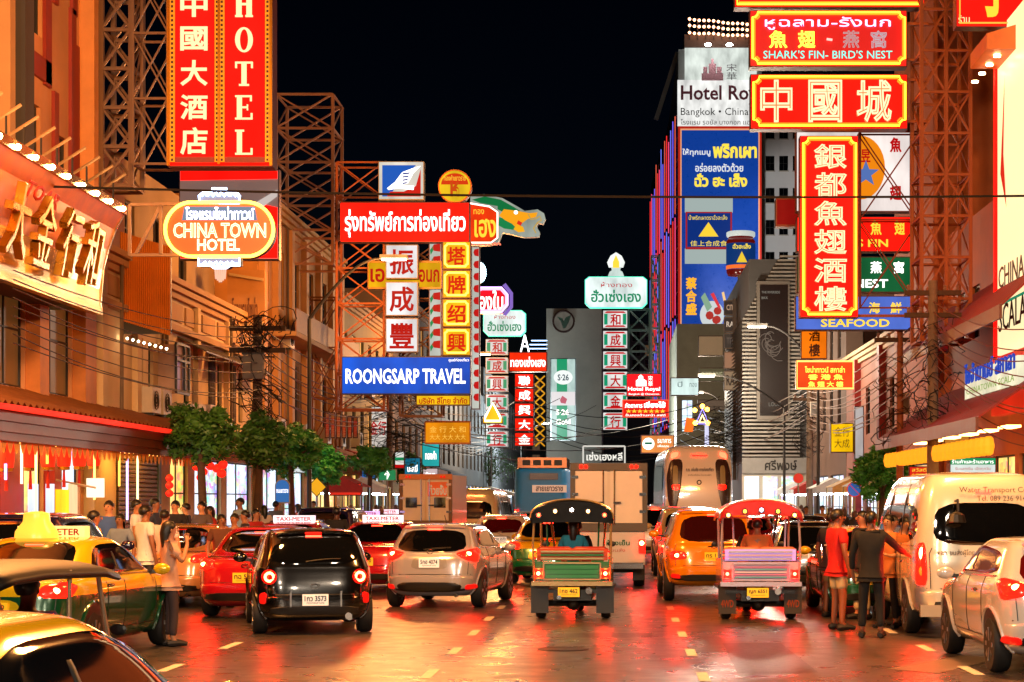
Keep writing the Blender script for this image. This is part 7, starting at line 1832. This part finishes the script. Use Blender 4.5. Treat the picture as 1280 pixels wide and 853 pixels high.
tag(put('overhead_cable', MB().tube(sag(P(-20,231,34.),P(1300,245,34.),.10,20),.022,5), WIREM), 'long single cable crossing the whole street at the height of the oval sign', 'cable', 'overhead cables')
its = []
for k in range(9):
    a = Vector((-9.3,29.5,PZ(338+k*13,29.5)+.02*k)); its.append((a, Vector((-9.05+.12*(k%3),47.9,eL.z-.3-.22*k)), .25+.05*(k%4)))
cables('{} cable down of the bundle running along the left shops', 'cable', its, grp='left near cable bundle', r=.012)
its = [(Vector((-9.05,48,eL.z-.2-.2*k)), Vector((-9.05,eL2.y,eL2.z-.2-.2*k)), .5+.12*(k%4)) for k in range(9)]
cables('{} cable of the bundle between the two left poles', 'cable', its, grp='left far cable bundle', r=.013)
its = [(Vector((-9.05,eL2.y,eL2.z-.2-.2*k)), Vector((-9.3,140,6.6-.2*k)), 1.0+.15*(k%4)) for k in range(6)]
cables('{} cable receding from the farther left pole', 'cable', its, grp='left receding cables')
its = [(Vector((7.75,eR.y,eR.z-.5-.25*k)), P(1310,408+k*19+8*(k%2),36.), .3+.06*(k%3)) for k in range(9)]
cables('{} cable from the right pole towards the right edge', 'cable', its, m=paint('6a3a28',.6), grp='right near cables')
its = [(Vector((7.75,eR.y,eR.z-.6-.22*k)), Vector((7.85,eR3.y,eR3.z-.3-.22*k)), .55+.12*(k%4)) for k in range(9)]
cables('{} cable between the right poles', 'cable', its, m=paint('7a5a44',.6), grp='right pole cables')
its = [(Vector((7.85,eR3.y,eR3.z-.3-.22*k)), P(880-k*6,505+k*9,150.), .9+.2*(k%3)) for k in range(7)]
cables('{} cable running from the louvred building pole up the street', 'cable', its, m=WIREL, grp='right far cables')
its = [(P(500,505+k*9,eL2.y), P(700+k*45,498+k*9,125.), .8+.3*(k%3)) for k in range(6)]
cables('{} thin cable slung across the far street', 'cable', its, grp='far crossing cables')
its = [(P(645+k*8,497+k*11,115.), P(900,496+k*13,105.), 1.2+.2*(k%2)) for k in range(5)]
cables('{} cable sagging between the red column and the coach lamp', 'cable', its, grp='middle crossing cables')
def tangle(label, c, rx, rz, n, seed, m=None):
    rnd = random.Random(seed); mb = MB()
    for i in range(n):
        o = c+Vector((rnd.gauss(0,rx*.35),rnd.uniform(-.25,.25),rnd.uniform(-rz,rz))); a = rnd.uniform(0,6.28); w = rnd.uniform(.3,1.)*rx; h = rnd.uniform(.1,.45)
        pts = [o+Vector((w*math.cos(a+t*.7)*(1+.1*math.sin(t*3)), .15*math.sin(a+t*.9), h*math.sin(a*2+t*.7)-.04*t*rnd.uniform(.2,1))) for t in [q*.55 for q in range(16)]]
        mb.tube(pts,rnd.uniform(.007,.015),4,caps=False)
    tag(put('cable_tangle', mb, m or WIREM), label, 'cables', kind='stuff')
tangle('black tangle of coiled cables around the left pole', Vector((-9.0,47.8,5.2)), .5, 1.2, 44, 3)
tangle('black tangle of cables behind the left street trees', Vector((-9.0,eL2.y,5.0)), 1.1, 1.4, 50, 4)
tangle('cable coils around the right concrete pole', Vector((7.75,eR.y-.1,5.0)), .5, 1.3, 24, 5)
tangle('cable coils around the slim orange pole', Vector((7.7,eR2.y-.1,4.6)), .6, .9, 20, 6, paint('3a2218',.6))
tangle('cable coils on the pole by the louvred building', Vector((7.85,eR3.y-.1,5.0)), .6, 1.2, 26, 7)
tangle('mass of cables above the coach on the right', P(905,545,98.), 1.0, 1.3, 60, 8)
tb_ = thing('transformer_box', 'grey junction box on the left utility pole', 'junction box', (-9.0,47.6,4.9)); put('box', MB().box((-9.3,47.5,4.9),(-8.8,47.75,5.5)), W_GREY, tb_); put('lid', MB().box((-9.32,47.48,5.5),(-8.78,47.77,5.54)), FR_DARK, tb_)
for i, (px, py) in enumerate(((1128,505),(1017,512))):
    c = P(px,py,54. if i == 0 else 78.); j = thing('junction_box', f'{["pale box on the slim orange pole","grey box on the pole by the louvred building"][i]}', 'junction box', c); put('box', MB().box((c.x-.16,c.y-.3,c.z-.3),(c.x+.16,c.y-.12,c.z+.3)), FR_WHITE, j); put('door', MB().box((c.x-.13,c.y-.315,c.z-.26),(c.x+.13,c.y-.302,c.z+.26)), W_GREY, j)
# ------------------------------------------------------------------ signs on posts, stalls, lanterns
def roadsign(label, px, py, Y, shape, w, m, rimm, cat='road sign', mark=None):
    c = P(px,py,Y); t = thing('road_sign', label, cat, (c.x,Y,.14))
    put('post', MB().tube([(c.x,Y+.05,.14),(c.x,Y+.05,c.z+w*.6)],.03,8), paint('8a8a86',.4,metal=.5), t)
    if shape == 'diamond': o = [(0,-w),(w,0),(0,w),(-w,0)]
    elif shape == 'disc': o = [(w*math.cos(q*.314),w*math.sin(q*.314)) for q in range(20)]
    elif shape == 'arch': o = [(-w*.6,-w),(w*.6,-w)]+[(w*.6*math.cos(q*.3142),w*.4+w*.6*math.sin(q*.3142)) for q in range(11)]
    else: o = [(-w,-w*.6),(w,-w*.6),(w,w*.6),(-w,w*.6)]
    put('plate', MB().prism([(c.x+x,c.z+z) for x,z in o],Y,Y+.03), rimm, t)
    put('face', MB().prism([(c.x+x*.88,c.z+z*.88) for x,z in o],Y-.012,Y-.001), m, t)
    return t, c
t, c = roadsign('blue arched street sign board among the left trees',353,614,52.,'arch',.34,mat('sign_blue','1a5aa0',.4,emis='2a7ad0',estr=.4),FR_WHITE)
text('ถนนเยาวราช',(-.16,-.05,.16,.05),T_WHITE,t,(c+Vector((0,-.016,0)),(1,0,0),(0,0,1),(0,-1,0)),'flat',False)
roadsign('yellow diamond road sign behind the waiting cars on the left',396,609,57.,'diamond',.30,mat('sign_yellow','d8b010',.4,emis='ffc820',estr=.3),BLK)
t, c = roadsign('yellow diamond pedestrian warning sign on the right pavement',1140,610,45.5,'diamond',.30,mat('sign_yellow','d8b010'),BLK)
text('大',(-.09,-.12,.09,.12),BLK,t,(c+Vector((0,-.016,0)),(1,0,0),(0,0,1),(0,-1,0)),'bold',False)
t, c = roadsign('blue and red round no-parking sign on the right',1068,612,60.,'disc',.24,mat('sign_blue2','1a4a9a',.4,emis='2a6ac0',estr=.4),mat('sign_red','b01812',.4,emis='e02018',estr=.4))
put('slash', MB().bar(c+Vector((-.15,-.02,.15)),c+Vector((.15,-.02,-.15)),.05,.02), mat('sign_red','b01812'), t)
roadsign('red round sign on a thin pole by the louvred building',998,598,70.,'disc',.2,mat('sign_red','b01812'),FR_WHITE)
t, c = roadsign('green direction sign with white arrow on the left',484,594,72.,'rect',.36,mat('sign_green','0f6a3a',.4,emis='14a060',estr=.35),FR_WHITE)
text('↑',(-.1,-.16,.1,.16),T_WHITE,t,(c+Vector((0,-.016,0)),(1,0,0),(0,0,1),(0,-1,0)),'bold',False)
for i, (a,b,c_,d,Yd,cc,lab) in enumerate(((527,553,550,584,82.,'2ab0b0','turquoise banner hanging above the orange box truck'),(505,572,526,598,80.,'1a7a9a','blue shop sign beside the turquoise banner'),(493,564,506,586,79.,'e8e8e0','white sign with red and green stripes by the far left shops'),(528,585,548,600,83.,'d8c0c0','pale pink sign under the turquoise banner'),
      (360,565,402,592,62.,'e8f0f0','white cloth shop sign between the left tree crowns'),(412,604,452,620,66.,'d02a18','red stall canopy board on the left'),(452,575,470,600,75.,'2a6ac0','blue lit panel among the left shops'),(400,575,425,590,70.,'3a8a9a','teal shop panel behind the bright green tree'),(455,508,490,560,88.,'e8dcd0','tall white lit panel behind the left cables'))):
    t = sign('shop_sign', lab, (a,b,c_,d), Yd, glow(cc,.9,True), .15, group='small far shop signs')
    if i == 2:
        put('stripe', ngon([(494,585),(505,585),(505,581),(494,581)],Yd,-.05,-.022), T_RED, t); put('stripe', ngon([(494,576),(505,576),(505,572),(494,572)],Yd,-.05,-.022), glow('14a060',.7), t)
    else: ptext(['ทองคำ','บะหมี่','','รังนก','ข้าวมันไก่','ก๋วยเตี๋ยว','ยา','นวดไทย','金行'][i], (a+(c_-a)*.2,b+(d-b)*.35,c_-(c_-a)*.2,d-(d-b)*.3), Yd-.024, T_WHITE if i not in (4,8) else T_RED, t, 'bold', False)
# row of vertical red lettered boards under the left awnings
for i in range(6):
    a = 406+i*7
    sign('letter_board', f'narrow vertical board with red characters, {["leftmost","second","third","fourth","fifth","rightmost"][i]} of the row under the amber building', (a,514-i*.5+i*2,a+6.2,548), 63.+i*1.2, paint('c0a888',.6), .08, texts=[('大\n金\n行',(a+1,520+i,a+5.2,545),T_RED,'flat',False)], group='vertical letter boards')
# lantern clusters near the first tree
lp = [(246,584),(254,590),(263,583),(271,586),(277,592),(251,597),(279,581),(212,598),(212,607),(212,617)]
for i, (px, py) in enumerate(lp):
    Y = 46.; c = P(px,py,Y) if i < 7 else P(px,py,43.)
    t = thing('round_lantern', f'round red lantern, {["upper left","lower left","upper middle","right of middle","lower right","lowest","far right"][i] + " of the cluster under the first tree" if i < 7 else ["top","middle","bottom"][i-7] + " of the string beside the shutter"}', 'lantern', c, group='round red lanterns')
    rr = .11 if i < 7 else .09
    put('shade', MB().ball(c,(rr,rr,rr*.9),12,8), mat('round_lantern_red','c01008',.6,emis='ff1c10',estr=1.3,sample=True), t, True); put('cap', MB().lathe(c,[(.04,rr*.85),(.04,rr*1.05)],8), GOLD, t); put('cord', MB().tube([c+Vector((0,0,rr)),c+Vector((0,0,rr+.35))],.006,4), FR_DARK, t)
# market stalls with tube lamps
def stall(label, x, y, w, l, top, warm=False):
    t = thing('market_stall', label, 'market stall', (x,y,.14), group='market stalls')
    m_ = paint(top,.7,var=.2,scale=3)
    put('canopy', MB().add([(x-w,y-.3,2.35),(x+w,y-.3,2.35),(x+w,y+l,2.35),(x-w,y+l,2.35),(x,y-.3,2.75),(x,y+l,2.75)],[(0,1,4),(3,5,2),(0,4,5,3),(1,2,5,4)]), m_, t)
    put('valance', MB().box((x-w,y-.32,2.15),(x+w,y-.302,2.36)), m_, t)
    for sx in (-1,1):
        for yy in (y,y+l-.1): put('post', MB().tube([(x+sx*(w-.06),yy,.14),(x+sx*(w-.06),yy,2.34)],.025,6), CHROME, t)
    put('counter', MB().box((x-w+.1,y,.14),(x+w-.1,y+l-.3,.95)), mat('stall_steel','a8a8a0',.3,metal=.7), t)
    put('tube_lamp', MB().box((x-w+.2,y+.1,2.1),(x+w-.2,y+.16,2.15)), glow('ffd9a0' if warm else 'e4f4ff', 26., True), t)
    rnd = random.Random(int(y)); cols = ['c83a20','d8a020','3a8a3a','d8d0c0','b05020','e0c060']
    for k in range(6): put('goods', MB().box((x-w+.2+k*.28,y+.05,.955),(x-w+.42+k*.28,y+.4,1.05+rnd.random()*.25)), paint(rnd.choice(cols),.7), t)
for i, (x, y, c_, wm) in enumerate(((8.3,62,'c8d0d0',0),(8.4,68,'d0b080',1),(8.3,74,'d8dcd8',0),(8.3,82,'b03028',0),(8.3,90,'e0e4e4',0),(8.2,100,'3a6a9a',0),(8.2,112,'e0e0e0',0),(-9.6,66,'b83020',0),(-9.6,72,'d8d8d0',0),(-9.6,80,'d0d8d8',0),(-9.6,90,'2a7a8a',0),(-9.6,102,'e0d8c8',0))):
    stall(f'market stall with {["pale grey","tan","white","red","cool white","blue","plain white","vermilion","ivory","mist","teal","cream"][i]} canopy on the {"right" if x > 0 else "left"} pavement', x, y, .85, 2.2, c_, wm)
# far pedestrians between the stalls: a dense crowd read as one mass
rnd = random.Random(11)
for nm, n, xs, ysr, cols in (('distant crowd of pedestrians on the right pavement',70,(6.2,9.0),(55,150),'2a2426'),('distant crowd of pedestrians on the left pavement',60,(-10.4,-7.6),(60,150),'2c2a30'),('crowd crossing where the street bends far away',50,(-7,-2),(110,170),'342c28')):
    mb = MB(); hd = MB()
    for i in range(n):
        x, y = rnd.uniform(*xs), rnd.uniform(*ysr); h = rnd.uniform(1.5,1.75); w = rnd.uniform(.18,.24)
        mb.lathe((x,y,.05),[(.10,0),(.13,h*.48),(w*.8,h*.56),(w,h*.78),(w*.5,h*.84),(.05,h*.86)],7)
        hd.ball((x,y,h*.93),(.085,.1,.12),7,6)
    tag(put('crowd', mb, mat('crowd_'+cols,cols,.8,var=.9,scale=.35), None, True), nm, 'crowd', kind='stuff')
    tag(put('crowd_heads', hd, paint('5a3a2c',.6,var=.8,scale=.4), None, True), nm.replace('crowd','heads in the crowd'), 'crowd', kind='stuff')
# upright bundle of hanging hoses? -> bundled bamboo blinds under the awnings
for i, (px, py, Yd, c_) in enumerate(((150,525,46.,'8a5a30'),)): pass
# ------------------------------------------------------------------ street lamps
LAMP_W = (1., .38, .09)
def lamp_light(name, loc, power, parent, col=LAMP_W, size=.8, spot=None):
    d = bpy.data.lights.new(name, 'POINT'); d.energy = power; d.color = col; d.shadow_soft_size = size
    o = bpy.data.objects.new(name, d); COL.objects.link(o); o.parent = parent; o.location = loc
    return o
POLE = paint('3c3a38', .5, metal=.6, var=.2, scale=4)
def street_lamp(label, x, y, h, reach, power, zb=.14, col=LAMP_W):
    t = thing('street_lamp', label, 'street lamp', (x,y,zb), world=False, group='street lamps')
    s = 1 if reach > 0 else -1
    H_ = h-zb
    put('pole', MB().lathe((0,0,0),[(.11,0),(.11,.5),(.075,.6),(.055,H_*.8)],10), POLE, t, True)
    arm = [(0,0,H_*.8)]+[(reach*k/8,0,H_*.8+(H_*.2)*math.sin(k/8*math.pi/2)) for k in range(1,9)]
    put('arm', MB().tube(arm,[.055-.003*k for k in range(9)],8), POLE, t, True)
    hd = put('lamp_head', MB().box((reach-.05*s if s>0 else reach-.75,-.14,H_-.02),(reach+.75 if s>0 else reach+.05,.14,H_+.09)), paint('6a6862',.4,metal=.5), t)
    put('lens', MB().box((min(reach,reach+.7*s),-.11,H_-.06),(max(reach,reach+.7*s),.11,H_-.022)), glow('fff0dc',14.), hd)
    lamp_light('lamp_light', (reach+.35*s,0,H_-.12), power, t, col)
    return t
W2 = (1., .82, .62)
W1 = (1., .76, .54)
street_lamp('street lamp with long arm in front of the amber building', -8.95, 55.6, 8.9, 2.1, 1800)
street_lamp('street lamp arm reaching over the coach on the right', 7.6, 88., 7.6, -3.2, 2400, col=W2)
street_lamp('street lamp at the louvred building', 7.7, 74., 8.6, -2.0, 1500, col=W2)
street_lamp('added unseen street lamp on the left pavement beside the tiled canopy', -8.95, 24., 9.5, 2.2, 6500)  # added unseen, to light the left facade and canopy
street_lamp('added unseen street lamp on the right pavement before the white van', 7.6, 24., 9.5, -2.2, 5500)  # added unseen, to light the right building and scaffold
street_lamp('added near left street lamp, unseen behind the foreground taxi', -8.95, 4., 9.5, 2.2, 3600, col=W1)  # added to light the near cars and people, itself unseen
street_lamp('added near right street lamp, unseen behind the white car', 7.6, 4., 9.5, -2.2, 3600, col=W1)  # the matching unseen lamp, added for the near cars
street_lamp('added unseen left street lamp behind the viewpoint', -8.95, -14., 9.5, 2.2, 4200, col=W2)  # unseen lamp put in for frontal light on the traffic
street_lamp('added unseen right street lamp behind the viewpoint', 7.6, -14., 9.5, -2.2, 4200, col=W2)  # unseen as well, put in for the same frontal light
street_lamp('far left street lamp beyond the travel signs', -8.95, 92., 8.9, 2.1, 2600)
street_lamp('far right street lamp by the stacked boards', 7.6, 125., 8.9, -2.1, 3000, col=W2)
street_lamp('far left street lamp near the red header sign', -8.95, 135., 8.9, 2.1, 3200, col=W2)
street_lamp('added farthest street lamp brightening the bank building', -8.95, 176., 8.9, 2.1, 9000, col=(.8,.95,1.))  # put in to brighten the bank and far blocks
street_lamp('added farthest right street lamp brightening the far buildings by the hotel tower', 7.6, 170., 8.9, -2.1, 9000, col=(.85,.95,1.))  # put in to brighten the unlit far buildings

# floodlight added with no known source, to brighten the white block
fl_ = thing('added_floodlight', 'added floodlight on the tan annexe roof to brighten the white apartment block', 'floodlight', (PX(930,166),166.5,PZ(405,165)), group='added floodlights')
c_ = Vector(fl_.location)
put('bracket', MB().tube([c_,c_+Vector((0,0,.8))],.05,6), FR_DARK, fl_); put('housing', MB().cbox(c_+Vector((0,0,1.0)),(.7,.3,.45)), W_GREY, fl_); put('lens', MB().cbox(c_+Vector((0,.17,1.0)),(.6,.02,.36)), glow('f4f6ff',20.), fl_)
d_ = bpy.data.lights.new('added_flood_light','SPOT'); d_.energy = 16000; d_.color = (.95,.97,1.); d_.spot_size = R(38); d_.spot_blend = .6; d_.shadow_soft_size = .4
o_ = bpy.data.objects.new('added_flood_light', d_); COL.objects.link(o_); o_.parent = fl_; o_.location = (0,.4,1.0)
o_.rotation_euler = (Vector((PX(1000,206),206,27))-(c_+Vector((0,.4,1.)))).to_track_quat('-Z','Y').to_euler()
stall('market stall with bright lamps where the street bends far away', PX(612,125), 125., 1.6, 3., 'e0e8e8')
